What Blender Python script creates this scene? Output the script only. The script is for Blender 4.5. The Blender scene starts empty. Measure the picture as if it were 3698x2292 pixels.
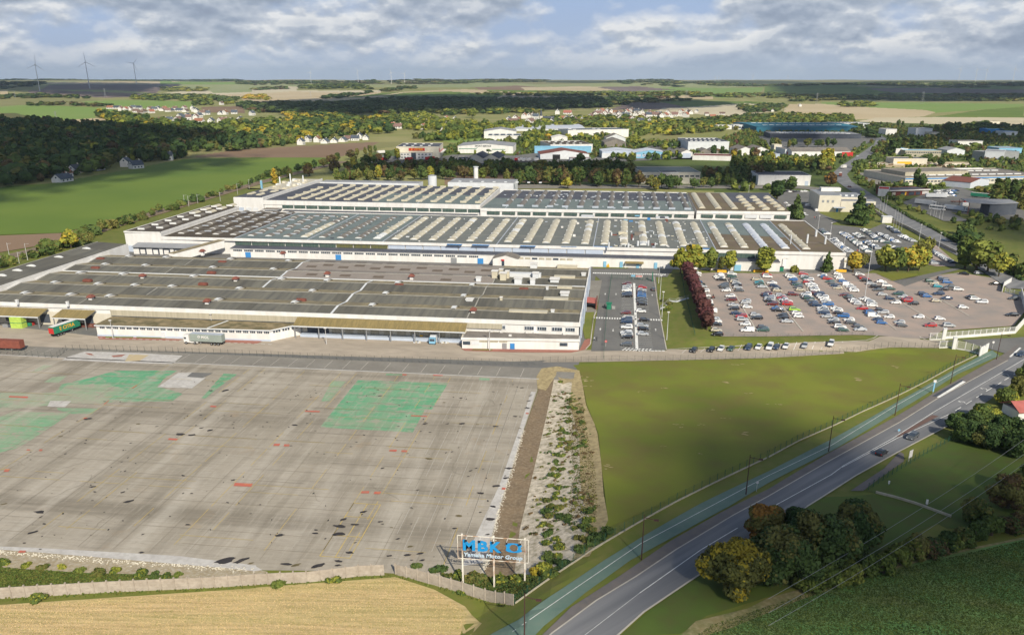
import bpy,bmesh,math,random
import numpy as np
from mathutils import Vector,Matrix,noise
R_=random.Random(7)
sc=bpy.context.scene
C=sc.collection
PI=math.pi
# -- camera, light, exposure
# world axes: +x runs along the factory front, +y runs deep into the scene, the camera hovers at 89 m
HEAD,PITCH,CAMH,FOC=math.radians(7.39),math.radians(20.5),89.0,2955.0
cam=bpy.data.cameras.new('camera');cam_o=bpy.data.objects.new('camera',cam);C.objects.link(cam_o)
cam.sensor_width=36;cam.lens=36*FOC/3698;cam.shift_y=(1394-1146)/3698
cam.clip_start=1;cam.clip_end=60000
cam_o.location=(0,0,CAMH);cam_o.rotation_euler=(math.radians(90)-PITCH,0,HEAD)
sc.camera=cam_o
SUN_DIR=Vector((0.475,-0.880,0)).normalized();SUN_EL=math.radians(36)
to_sun=Vector((SUN_DIR.x*math.cos(SUN_EL),SUN_DIR.y*math.cos(SUN_EL),math.sin(SUN_EL)))
sun=bpy.data.lights.new('sun','SUN');sun.energy=5.0;sun.angle=math.radians(0.55);sun.color=(1.0,0.92,0.77)
sun_o=bpy.data.objects.new('sun',sun);C.objects.link(sun_o)
sun_o.rotation_euler=to_sun.to_track_quat('Z','Y').to_euler()
sc.view_settings.view_transform='Standard';sc.view_settings.look='None'
sc.view_settings.exposure=0.10;sc.view_settings.gamma=1
sc.render.engine='CYCLES'
sc.cycles.max_bounces=4;sc.cycles.diffuse_bounces=2;sc.cycles.glossy_bounces=2;sc.cycles.volume_bounces=0
sc.cycles.transparent_max_bounces=8
w=bpy.data.worlds.new('World');sc.world=w;w.use_nodes=True
nt=w.node_tree;nt.nodes.clear()
def N(t,**k):
 n=nt.nodes.new(t)
 for a,v in k.items():setattr(n,a,v)
 return n
def math_n(op,a,b=None,clamp=False):
 n=N('ShaderNodeMath',operation=op,use_clamp=clamp)
 for i,v in enumerate((a,b)):
  if v is None:continue
  if isinstance(v,(int,float)):n.inputs[i].default_value=v
  else:nt.links.new(v,n.inputs[i])
 return n.outputs[0]
def ramp_n(fac,stops):
 n=N('ShaderNodeValToRGB');nt.links.new(fac,n.inputs[0])
 el=n.color_ramp.elements
 while len(el)<len(stops):el.new(0.5)
 for e,(p,c) in zip(el,stops):
  e.position=p;e.color=(c if len(c)==4 else (*c,1)) if not isinstance(c,float) else (c,c,c,1)
 return n.outputs[0]
sky=N('ShaderNodeTexSky',sky_type='NISHITA',sun_disc=False)
sky.sun_elevation=SUN_EL;sky.sun_rotation=math.atan2(SUN_DIR.x,SUN_DIR.y)
sky.air_density=1.0;sky.dust_density=1.2
tc=N('ShaderNodeTexCoord');sep=N('ShaderNodeSeparateXYZ');nt.links.new(tc.outputs['Generated'],sep.inputs[0])
def cloud_noise(dz,scale,zs,detail,rough,dist,loc=(0,0,0)):
 m=N('ShaderNodeMapping');nt.links.new(tc.outputs['Generated'],m.inputs[0])
 m.inputs['Scale'].default_value=(1,1,zs);m.inputs['Location'].default_value=(loc[0],loc[1],loc[2]+dz*zs)
 n=N('ShaderNodeTexNoise');nt.links.new(m.outputs[0],n.inputs[0])
 n.inputs['Scale'].default_value=scale;n.inputs['Detail'].default_value=detail
 n.inputs['Roughness'].default_value=rough;n.inputs['Distortion'].default_value=dist
 return n.outputs[0]
big=cloud_noise(0,9.0,2.1,10,0.50,0.0,(3.1,0.4,0.2))
big_up=cloud_noise(0.006,9.0,2.1,10,0.50,0.0,(3.1,0.4,0.2))
mass=cloud_noise(0,3.0,3.6,3,0.5,0.0,(1.7,2.2,0.93))
wisp=cloud_noise(0,34,1.8,6,0.6,0.0,(7,1,.3))
el=sep.outputs[2]
low=ramp_n(el,[(0.003,0.0),(0.034,1.0)])
dens=math_n('ADD',math_n('ADD',math_n('MULTIPLY',big,0.66),math_n('MULTIPLY',mass,0.42)),math_n('MULTIPLY',wisp,0.10))
cover=ramp_n(dens,[(0.512,0.0),(0.61,1.0)])
light=math_n('ADD',math_n('MULTIPLY',math_n('SUBTRACT',big,big_up),5.5),0.74,True)
thick=ramp_n(math_n('ADD',dens,math_n('MULTIPLY',el,0.9)),[(0.60,0.0),(0.76,1.0)])
lit=math_n('SUBTRACT',light,math_n('MULTIPLY',thick,0.36),True)
ccol=ramp_n(lit,[(0.0,(0.27,0.32,0.42)),(0.28,(0.33,0.39,0.49)),(0.58,(0.49,0.54,0.62)),(0.86,(0.80,0.81,0.82))])
gap=ramp_n(el,[(0.0,(0.46,0.54,0.66)),(0.03,(0.42,0.51,0.67)),(0.09,(0.35,0.47,0.69)),(0.2,(0.22,0.36,0.64))])
mx=N('ShaderNodeMix',data_type='RGBA');nt.links.new(math_n('MULTIPLY',cover,low),mx.inputs[0])
nt.links.new(gap,mx.inputs[6]);nt.links.new(ccol,mx.inputs[7])
skyc=N('ShaderNodeVectorMath',operation='SCALE');nt.links.new(sky.outputs[0],skyc.inputs[0]);skyc.inputs['Scale'].default_value=0.095
mx2=N('ShaderNodeMix',data_type='RGBA');nt.links.new(ramp_n(el,[(0.16,0.0),(0.55,1.0)]),mx2.inputs[0])
nt.links.new(mx.outputs[2],mx2.inputs[6]);nt.links.new(skyc.outputs[0],mx2.inputs[7])
bg=N('ShaderNodeBackground');nt.links.new(mx2.outputs[2],bg.inputs[0]);bg.inputs[1].default_value=1.0
wo=N('ShaderNodeOutputWorld');nt.links.new(bg.outputs[0],wo.inputs[0])
# -- terrain
def sstep(x,a,b):
 t=np.clip((np.asarray(x,float)-a)/(b-a),0,1);return t*t*(3-2*t)
TOE=([40,100,112,124,132,250,400],[-27,-25,-24,-20,-18.7,-18.7,-18.7])
CRE=([40,100,112,124,135,148,175,197,221,251,400],[-15,-14,-13,-8,-2,0.5,-1.5,-2.8,-6.8,-10.1,-12])
def T(x,y):
 x=np.asarray(x,float);y=np.asarray(y,float)
 R=np.hypot(x,y)
 hill=76*sstep(R,2300,9500)
 k=sstep(R,1700,4200)
 az=np.arctan2(x,y)
 hill=hill+k*(9*np.sin(x/430+1.3)*np.cos(y/620+0.4)+6*np.sin((x*.7+y)/370+2.1)+5*np.cos((x-.5*y)/260))
 h=5.0*sstep(-y,-250,-145)
 toe=np.interp(y,TOE[0],TOE[1]);cre=np.interp(y,CRE[0],CRE[1])
 bank=h*np.clip((x-toe)/(cre-toe),0,1)
 bank=bank*(1-sstep(y,250,300))
 plat=2.0*sstep(x,19,34)*sstep(y,282,290)*(1-sstep(y,398,404))*(1-sstep(x,85,118))
 return hill+bank+plat
OFF=dict(a1=(0,200),a2=(925,200),a3=(1850,200),a4=(2775,200),a5=(0,773),a6=(925,773),a7=(1850,773),a8=(2775,773),b1=(0,1346),b2=(925,1346),b3=(1850,1346),b4=(2775,1200),b5=(0,1719),b6=(925,1719),b7=(1850,1719),b8=(2775,1719),f8=(0,200,1.6267),f6=(1500,330,2.44),f7=(2500,330,2.0367),g1=(2300,950,4.067),g2=(2900,950,3.024),g4=(2700,650,4.067),g3=(1600,1880,5.04),d=(0,0,1/1.5156))
_t=np.geomspace(60,26000,2600)
def at(k,x,y,z=None):
 """survey helper: a spot read off the photograph -> where it stands on the terrain (or at height z)"""
 o=OFF[k];s=o[2] if len(o)>2 else 2.638
 u=(o[0]+x/s-1849.)/FOC;v=-(o[1]+y/s-1394.)/FOC
 X=u;Y=math.cos(PITCH)+v*math.sin(PITCH);Z=-math.sin(PITCH)+v*math.cos(PITCH)
 c,s_=math.cos(HEAD),math.sin(HEAD)
 d=(X*c-Y*s_,X*s_+Y*c,Z)
 if z is not None:
  t=(z-CAMH)/Z;return Vector((d[0]*t,d[1]*t,z))
 h=CAMH+d[2]*_t-T(d[0]*_t,d[1]*_t)
 i=np.argmax(h<0)
 if h[i]>=0:i=len(_t)-1
 t0,t1=_t[i-1],_t[i];h0,h1=h[i-1],h[i]
 t=t0+(t1-t0)*h0/(h0-h1) if h0!=h1 else t0
 p=Vector((d[0]*t,d[1]*t,0));p.z=float(T(p.x,p.y));return p
def px(k,*pts):
 out=[]
 for p in pts:
  if isinstance(p[0],str):q=at(*p)
  else:q=at(k,*p)
  out.append((q.x,q.y))
 return out
def gz(x,y):return float(T(x,y))
# -- materials
MATS={}
def mat(name,c1,c2=None,scale=0.15,rough=0.85,detail=4,stretch=(1,1,1),lo=0.35,hi=0.65,metal=0.0,c3=None,scale3=1.0,k3=0.5,emit=None,spec=0.3,obj=False,bump=0,rnd=0.0,rot=0,coat=0.0):
 if name in MATS:return MATS[name]
 m=bpy.data.materials.new(name);m.use_nodes=True;t=m.node_tree;b=t.nodes['Principled BSDF']
 b.inputs['Roughness'].default_value=rough;b.inputs['Metallic'].default_value=metal
 b.inputs['Specular IOR Level'].default_value=spec
 if coat:b.inputs['Coat Weight'].default_value=coat
 L=t.links.new
 col=None
 if obj:src=t.nodes.new('ShaderNodeTexCoord').outputs['Object']
 else:src=t.nodes.new('ShaderNodeNewGeometry').outputs['Position']
 def noise_fac(sc_,lo_,hi_,st,r=0):
  s_=src
  if r:
   m0=t.nodes.new('ShaderNodeMapping');L(src,m0.inputs[0]);m0.inputs['Rotation'].default_value=(0,0,r);s_=m0.outputs[0]
  mp=t.nodes.new('ShaderNodeMapping');L(s_,mp.inputs[0]);mp.inputs['Scale'].default_value=st
  n=t.nodes.new('ShaderNodeTexNoise');L(mp.outputs[0],n.inputs[0]);n.inputs['Scale'].default_value=sc_;n.inputs['Detail'].default_value=detail
  mr=t.nodes.new('ShaderNodeMapRange');L(n.outputs[0],mr.inputs[0]);mr.inputs[1].default_value=lo_;mr.inputs[2].default_value=hi_
  return mr.outputs[0]
 if c2 is None:c2=tuple(x*0.82 for x in c1)
 mixn=t.nodes.new('ShaderNodeMix');mixn.data_type='RGBA';L(noise_fac(scale,lo,hi,stretch,rot),mixn.inputs[0])
 mixn.inputs[6].default_value=(*c1,1);mixn.inputs[7].default_value=(*c2,1);col=mixn.outputs[2]
 if c3 is not None:
  m3=t.nodes.new('ShaderNodeMix');m3.data_type='RGBA'
  f=noise_fac(scale3,0.42,0.68,stretch,rot);mu=t.nodes.new('ShaderNodeMath');mu.operation='MULTIPLY';L(f,mu.inputs[0]);mu.inputs[1].default_value=k3
  L(mu.outputs[0],m3.inputs[0]);L(col,m3.inputs[6]);m3.inputs[7].default_value=(*c3,1);col=m3.outputs[2]
 if rnd:
  oi=t.nodes.new('ShaderNodeObjectInfo');hs=t.nodes.new('ShaderNodeHueSaturation')
  mr=t.nodes.new('ShaderNodeMapRange');L(oi.outputs['Random'],mr.inputs[0]);mr.inputs[3].default_value=1-rnd;mr.inputs[4].default_value=1+rnd
  L(mr.outputs[0],hs.inputs['Value']);L(col,hs.inputs['Color'])
  mr2=t.nodes.new('ShaderNodeMapRange');L(oi.outputs['Random'],mr2.inputs[0]);mr2.inputs[3].default_value=0.5+rnd*.06;mr2.inputs[4].default_value=0.5-rnd*.08
  L(mr2.outputs[0],hs.inputs['Hue']);col=hs.outputs[0]
 L(col,b.inputs['Base Color'])
 if bump:
  bp=t.nodes.new('ShaderNodeBump');bp.inputs['Strength'].default_value=bump;bp.inputs['Distance'].default_value=0.3
  L(noise_fac(scale*6,0,1,stretch,rot),bp.inputs['Height']);L(bp.outputs[0],b.inputs['Normal'])
 MATS[name]=m;return m
 # -- object helpers
def tag(o,label=None,cat=None,group=None,kind=None):
 if label:o['label']=label
 if cat:o['category']=cat
 if group:o['group']=group
 if kind:o['kind']=kind
 return o
def mesh_obj(name,me,parent=None,loc=None):
 o=bpy.data.objects.new(name,me);C.objects.link(o)
 if parent is not None:o.parent=parent
 if loc is not None:o.location=loc
 return o
def empty(name,loc=(0,0,0),rz=0,label=None,cat=None,group=None):
 o=bpy.data.objects.new(name,None);C.objects.link(o);o.location=loc;o.rotation_euler=(0,0,rz)
 o.empty_display_size=1
 return tag(o,label,cat,group)
class MB:
 """collects faces of one mesh, with a material slot per face"""
 def __init__(s):s.v=[];s.f=[];s.m=[];s.mats=[]
 def mi(s,m):
  if m not in s.mats:s.mats.append(m)
  return s.mats.index(m)
 def face(s,pts,m):
  i=len(s.v);s.v+=[tuple(p) for p in pts];s.f.append(tuple(range(i,i+len(pts))));s.m.append(s.mi(m))
 def box(s,x0,y0,z0,x1,y1,z1,m,top=None,M=None):
  P=[(x0,y0,z0),(x1,y0,z0),(x1,y1,z0),(x0,y1,z0),(x0,y0,z1),(x1,y0,z1),(x1,y1,z1),(x0,y1,z1)]
  if M is not None:P=[tuple(M@Vector(p)) for p in P]
  i=len(s.v);s.v+=P
  for q,f in enumerate(((0,3,2,1),(4,5,6,7),(0,1,5,4),(1,2,6,5),(2,3,7,6),(3,0,4,7))):
   s.f.append(tuple(i+j for j in f));s.m.append(s.mi(top if (q==1 and top) else m))
 def prism(s,pts,z0,z1,m,top=None):
  """vertical prism over a plan polygon (list of xy, counterclockwise); z1 may be a list"""
  n=len(pts);i=len(s.v)
  zt=z1 if isinstance(z1,(list,tuple)) else [z1]*n
  zb=z0 if isinstance(z0,(list,tuple)) else [z0]*n
  s.v+=[(p[0],p[1],zb[j]) for j,p in enumerate(pts)]+[(p[0],p[1],zt[j]) for j,p in enumerate(pts)]
  for j in range(n):
   k=(j+1)%n;s.f.append((i+j,i+k,i+n+k,i+n+j));s.m.append(s.mi(m))
  s.f.append(tuple(i+n+j for j in range(n)));s.m.append(s.mi(top or m))
  s.f.append(tuple(i+j for j in reversed(range(n))));s.m.append(s.mi(m))
 def tube(s,p0,p1,r0,r1,m,n=6):
  p0=Vector(p0);p1=Vector(p1);d=(p1-p0).normalized()
  a=d.orthogonal().normalized();b=d.cross(a);i=len(s.v)
  for p,r in ((p0,r0),(p1,r1)):
   for k in range(n):
    t=2*PI*k/n;s.v.append(tuple(p+a*math.cos(t)*r+b*math.sin(t)*r))
  for k in range(n):s.f.append((i+k,i+(k+1)%n,i+n+(k+1)%n,i+n+k));s.m.append(s.mi(m))
  s.f.append(tuple(i+k for k in reversed(range(n))));s.m.append(s.mi(m))
  s.f.append(tuple(i+n+k for k in range(n)));s.m.append(s.mi(m))
 def dome(s,x0,y0,x1,y1,z,h,m,axis='x',n=5):
  """a barrel rooflight: arch across AXIS, with closed ends"""
  i=len(s.v);A=[]
  for k in range(n+1):
   t=k/n;q=h*(1-(2*t-1)**2)
   if axis=='x':A.append(((x0+(x1-x0)*t,y0,z+q+.25),(x0+(x1-x0)*t,y1,z+q+.25)))
   else:A.append(((x0,y0+(y1-y0)*t,z+q+.25),(x1,y0+(y1-y0)*t,z+q+.25)))
  for a,b in A:s.v+=[a,b]
  for k in range(n):s.f.append((i+2*k,i+2*k+2,i+2*k+3,i+2*k+1));s.m.append(s.mi(m))
  j=len(s.v)
  for P in (A[0][0],A[-1][0],A[-1][1],A[0][1]):s.v.append((P[0],P[1],z-.1))
  s.f.append((j,j+1)+tuple(i+2*k for k in range(n,-1,-1)));s.m.append(s.mi(m))
  s.f.append((j+2,j+3)+tuple(i+2*k+1 for k in range(0,n+1)));s.m.append(s.mi(m))
  s.f.append((j+3,j,i,i+1));s.m.append(s.mi(m));s.f.append((j+1,j+2,i+2*n+1,i+2*n));s.m.append(s.mi(m))
 def build(s,name,parent=None,loc=None,smooth=False):
  me=bpy.data.meshes.new(name);me.from_pydata(s.v,[],s.f)
  for m in s.mats:me.materials.append(m)
  me.polygons.foreach_set('material_index',s.m)
  if smooth:me.polygons.foreach_set('use_smooth',[True]*len(s.f))
  me.update();return mesh_obj(name,me,parent,loc)
def sheet(name,pts,m,off=0.05,step=4.0,kind='structure',parent=None,z=None):
 """a ground surface: plan polygon draped over the terrain"""
 bm=bmesh.new();vs=[bm.verts.new((p[0],p[1],0)) for p in pts]
 for i in range(len(vs)):bm.edges.new((vs[i],vs[(i+1)%len(vs)]))
 bmesh.ops.triangle_fill(bm,use_beauty=True,use_dissolve=False,edges=bm.edges[:])
 xs=[p[0] for p in pts];ys=[p[1] for p in pts]
 for ax,lo,hi in ((0,min(xs),max(xs)),(1,min(ys),max(ys))):
  k=math.ceil(lo/step)*step
  while k<hi:
   co=Vector((0,0,0));co[ax]=k;no=Vector((0,0,0));no[ax]=1
   bmesh.ops.bisect_plane(bm,geom=bm.verts[:]+bm.edges[:]+bm.faces[:],plane_co=co,plane_no=no);k+=step
 V=np.array([v.co[:] for v in bm.verts]);Z=T(V[:,0],V[:,1])+off
 for v,q in zip(bm.verts,Z):v.co.z=q
 for f in bm.faces:
  if f.normal.z<0 or f.calc_area() and f.normal.z==0:pass
 bmesh.ops.recalc_face_normals(bm,faces=bm.faces[:])
 up=sum(f.normal.z*f.calc_area() for f in bm.faces)
 if up<0:bmesh.ops.reverse_faces(bm,faces=bm.faces[:])
 me=bpy.data.meshes.new(name);bm.to_mesh(me);bm.free();me.materials.append(m)
 o=mesh_obj(name,me,parent)
 if kind:o['kind']=kind
 return o
def ribbon_pts(pts,w0,w1=None):
 """plan outline of a strip of width w along a polyline"""
 w1=w0 if w1 is None else w1;n=len(pts);L=[];Rr=[]
 for i,p in enumerate(pts):
  a=pts[max(0,i-1)];b=pts[min(n-1,i+1)];dx,dy=b[0]-a[0],b[1]-a[1];l=math.hypot(dx,dy) or 1
  w=w0+(w1-w0)*i/(n-1);nx,ny=-dy/l*w/2,dx/l*w/2
  L.append((p[0]+nx,p[1]+ny));Rr.append((p[0]-nx,p[1]-ny))
 return L+Rr[::-1]
def strip_mesh(name,polys,m,off,parent=None,kind='structure'):
 """many small flat marks on the ground as one surface (paint)"""
 v=[];f=[]
 for P in polys:
  i=len(v);xs=np.array([p[0] for p in P]);ys=np.array([p[1] for p in P]);Z=T(xs,ys)+off
  v+=[(x,y,z) for x,y,z in zip(xs,ys,Z)];f.append(tuple(range(i,i+len(P))))
 me=bpy.data.meshes.new(name);me.from_pydata(v,[],f);me.materials.append(m);me.update()
 for p in me.polygons:
  if p.normal.z<0:p.flip()
 o=mesh_obj(name,me,parent)
 if kind:o['kind']=kind
 return o
def rect_line(a,b,w):
 dx,dy=b[0]-a[0],b[1]-a[1];l=math.hypot(dx,dy) or 1;nx,ny=-dy/l*w/2,dx/l*w/2
 return [(a[0]+nx,a[1]+ny),(b[0]+nx,b[1]+ny),(b[0]-nx,b[1]-ny),(a[0]-nx,a[1]-ny)]
def ordn(n):
 words='first second third fourth fifth sixth seventh eighth ninth tenth eleventh twelfth'.split()
 return words[n-1] if n<=12 else '%d%s'%(n,'th' if 10<=n%100<=20 else {1:'st',2:'nd',3:'rd'}.get(n%10,'th'))
def inpoly(x,y,P):
 x=np.asarray(x,float);y=np.asarray(y,float);r=np.zeros(x.shape,bool);n=len(P)
 for i in range(n):
  x0,y0=P[i];x1,y1=P[(i+1)%n]
  if y0==y1:continue
  c=((y0>y)!=(y1>y))&(x<(x1-x0)*(y-y0)/(y1-y0)+x0);r^=c
 return r
def seg_walk(pts,step):
 """points every STEP metres along a polyline, with the heading"""
 out=[];carry=0
 for a,b in zip(pts[:-1],pts[1:]):
  l=math.hypot(b[0]-a[0],b[1]-a[1]);s=carry
  while s<l:
   t=s/l;out.append((a[0]+(b[0]-a[0])*t,a[1]+(b[1]-a[1])*t,math.atan2(b[1]-a[1],b[0]-a[0])));s+=step
  carry=s-l
 return out
 # -- ground materials
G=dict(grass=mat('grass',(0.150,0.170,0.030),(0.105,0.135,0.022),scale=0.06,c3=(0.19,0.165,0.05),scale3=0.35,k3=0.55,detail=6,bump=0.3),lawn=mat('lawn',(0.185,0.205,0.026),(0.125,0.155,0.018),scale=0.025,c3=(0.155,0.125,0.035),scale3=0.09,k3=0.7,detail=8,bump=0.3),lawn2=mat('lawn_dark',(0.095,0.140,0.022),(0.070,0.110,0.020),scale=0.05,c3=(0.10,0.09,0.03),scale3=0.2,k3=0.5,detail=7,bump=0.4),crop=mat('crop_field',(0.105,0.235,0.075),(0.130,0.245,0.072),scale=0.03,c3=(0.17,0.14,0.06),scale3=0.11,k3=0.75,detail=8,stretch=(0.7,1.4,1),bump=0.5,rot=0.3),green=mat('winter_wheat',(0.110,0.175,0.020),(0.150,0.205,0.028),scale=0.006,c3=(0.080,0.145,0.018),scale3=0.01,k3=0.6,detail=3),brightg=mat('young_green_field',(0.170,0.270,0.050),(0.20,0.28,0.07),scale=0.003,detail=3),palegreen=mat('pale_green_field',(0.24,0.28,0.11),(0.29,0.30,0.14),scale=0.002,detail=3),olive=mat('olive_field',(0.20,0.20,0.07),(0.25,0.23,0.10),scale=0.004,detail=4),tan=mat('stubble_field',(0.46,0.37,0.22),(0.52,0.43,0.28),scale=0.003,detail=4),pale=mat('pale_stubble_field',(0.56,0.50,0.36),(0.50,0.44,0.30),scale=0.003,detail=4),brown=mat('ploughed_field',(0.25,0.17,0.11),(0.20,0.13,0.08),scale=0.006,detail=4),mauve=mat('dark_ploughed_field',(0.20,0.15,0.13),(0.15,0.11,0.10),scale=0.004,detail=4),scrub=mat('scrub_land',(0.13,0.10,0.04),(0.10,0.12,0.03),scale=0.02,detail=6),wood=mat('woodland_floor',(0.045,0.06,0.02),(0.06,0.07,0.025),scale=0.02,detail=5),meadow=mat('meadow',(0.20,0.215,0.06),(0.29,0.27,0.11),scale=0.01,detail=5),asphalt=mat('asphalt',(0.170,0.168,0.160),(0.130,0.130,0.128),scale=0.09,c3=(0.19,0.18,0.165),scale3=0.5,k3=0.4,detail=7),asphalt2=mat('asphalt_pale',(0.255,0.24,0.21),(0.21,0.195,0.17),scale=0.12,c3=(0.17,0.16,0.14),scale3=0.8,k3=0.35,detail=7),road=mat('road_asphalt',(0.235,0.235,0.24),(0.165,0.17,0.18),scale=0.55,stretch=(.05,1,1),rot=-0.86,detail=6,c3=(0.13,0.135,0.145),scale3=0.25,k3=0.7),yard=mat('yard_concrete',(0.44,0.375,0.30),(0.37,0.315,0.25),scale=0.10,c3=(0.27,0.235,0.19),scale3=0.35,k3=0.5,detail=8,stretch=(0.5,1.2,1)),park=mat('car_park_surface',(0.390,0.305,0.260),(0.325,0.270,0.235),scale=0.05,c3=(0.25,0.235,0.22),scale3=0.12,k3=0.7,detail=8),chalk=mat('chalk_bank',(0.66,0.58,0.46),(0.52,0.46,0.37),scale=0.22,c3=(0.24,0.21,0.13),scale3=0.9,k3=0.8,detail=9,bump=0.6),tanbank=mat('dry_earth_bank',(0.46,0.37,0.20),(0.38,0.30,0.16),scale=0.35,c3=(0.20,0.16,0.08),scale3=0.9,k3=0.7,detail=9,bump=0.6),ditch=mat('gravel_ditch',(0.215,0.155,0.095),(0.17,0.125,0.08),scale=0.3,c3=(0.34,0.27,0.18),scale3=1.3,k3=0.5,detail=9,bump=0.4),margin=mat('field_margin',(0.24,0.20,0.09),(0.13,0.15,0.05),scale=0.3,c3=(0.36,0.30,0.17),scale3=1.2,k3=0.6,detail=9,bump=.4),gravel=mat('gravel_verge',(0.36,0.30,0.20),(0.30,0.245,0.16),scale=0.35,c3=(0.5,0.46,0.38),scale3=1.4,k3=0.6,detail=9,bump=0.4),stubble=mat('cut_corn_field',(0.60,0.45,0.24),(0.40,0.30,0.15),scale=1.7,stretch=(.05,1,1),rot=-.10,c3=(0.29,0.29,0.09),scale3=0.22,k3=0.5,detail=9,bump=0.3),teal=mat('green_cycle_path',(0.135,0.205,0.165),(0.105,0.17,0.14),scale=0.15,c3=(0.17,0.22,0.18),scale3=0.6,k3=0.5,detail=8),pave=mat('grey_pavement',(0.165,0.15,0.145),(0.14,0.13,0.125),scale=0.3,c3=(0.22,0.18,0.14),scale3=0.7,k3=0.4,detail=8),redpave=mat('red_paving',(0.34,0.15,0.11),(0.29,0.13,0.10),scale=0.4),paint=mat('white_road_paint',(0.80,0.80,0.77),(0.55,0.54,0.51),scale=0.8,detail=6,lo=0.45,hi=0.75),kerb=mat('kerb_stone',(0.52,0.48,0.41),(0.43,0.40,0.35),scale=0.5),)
# the slab of the pulled-down hall: scratched concrete with darker bands along its old column lines
def slab_material(name,base1,base2,dark,streak,k=1.0,hole=None):
 m=bpy.data.materials.new(name);m.use_nodes=True;t=m.node_tree;b=t.nodes['Principled BSDF'];L=t.links.new
 b.inputs['Roughness'].default_value=0.9;b.inputs['Specular IOR Level'].default_value=0.2
 src=t.nodes.new('ShaderNodeNewGeometry').outputs['Position']
 def nz(st,s,d,lo,hi,r=.55,loc=(0,0,0)):
  mp=t.nodes.new('ShaderNodeMapping');L(src,mp.inputs[0]);mp.inputs['Scale'].default_value=st;mp.inputs['Location'].default_value=loc
  n=t.nodes.new('ShaderNodeTexNoise');L(mp.outputs[0],n.inputs[0]);n.inputs['Scale'].default_value=s;n.inputs['Detail'].default_value=d;n.inputs['Roughness'].default_value=r
  q=t.nodes.new('ShaderNodeMapRange');L(n.outputs[0],q.inputs[0]);q.inputs[1].default_value=lo;q.inputs[2].default_value=hi;return q.outputs[0]
 def mix(f,a,c,kk=1.0):
  if kk!=1.0:
   u=t.nodes.new('ShaderNodeMath');u.operation='MULTIPLY';L(f,u.inputs[0]);u.inputs[1].default_value=kk;f=u.outputs[0]
  x=t.nodes.new('ShaderNodeMix');x.data_type='RGBA';L(f,x.inputs[0])
  if isinstance(a,tuple):x.inputs[6].default_value=(*a,1)
  else:L(a,x.inputs[6])
  x.inputs[7].default_value=(*c,1);return x.outputs[2]
 col=mix(nz((1,1,1),.05,6,.38,.62),base1,base2)
 col=mix(nz((1,.05,1),.11,8,.48,.70,.62,(5,0,0)),col,dark,.80*k)
 col=mix(nz((.03,1,1),.10,7,.48,.66,.6,(0,9,0)),col,dark,.7*k)
 col=mix(nz((1,.07,1),.16,3,.55,.70,.5,(31,0,0)),col,(0.49,0.45,0.385),.55*k)
 col=mix(nz((.05,1.6,1),.9,6,.50,.75,.7),col,streak,.5)
 col=mix(nz((.12,1,1),1.5,8,.48,.70,.75,(3,3,0)),col,dark,.42)
 col=mix(nz((1,.1,1),1.1,7,.52,.72,.7,(8,3,0)),col,(0.50,0.46,0.39),.4)
 col=mix(nz((1,1,1),.22,9,.56,.75,.7,(2,2,0)),col,(0.25,0.22,0.185),.55)
 col=mix(nz((1,1,1),.07,8,.60,.72,.7,(12,2,0)),col,(0.34,0.23,0.12),.4)
 if hole:col=mix(nz((.8,1.3,1),.30,9,.50,.60,.66,(4,7,0)),col,(0.34,0.31,0.25),hole)
 L(col,b.inputs['Base Color']);MATS[name]=m;return m
G['slab']=slab_material('hall_slab',(0.330,0.295,0.238),(0.400,0.360,0.300),(0.190,0.168,0.132),(0.42,0.36,0.285))
G['worn_green']=slab_material('worn_green_floor_paint',(0.07,0.33,0.17),(0.14,0.36,0.20),(0.27,0.30,0.21),(0.32,0.34,0.25),.9,.72)
G['worn_green_pale']=slab_material('faded_green_floor_paint',(0.17,0.35,0.20),(0.30,0.34,0.24),(0.34,0.32,0.25),(0.40,0.38,0.29),.7,.9)
G['pale_slab']=mat('pale_screed',(0.55,0.53,0.50),(0.46,0.44,0.42),scale=0.3,c3=(0.34,0.32,0.29),scale3=.9,k3=.5,detail=8)
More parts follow.
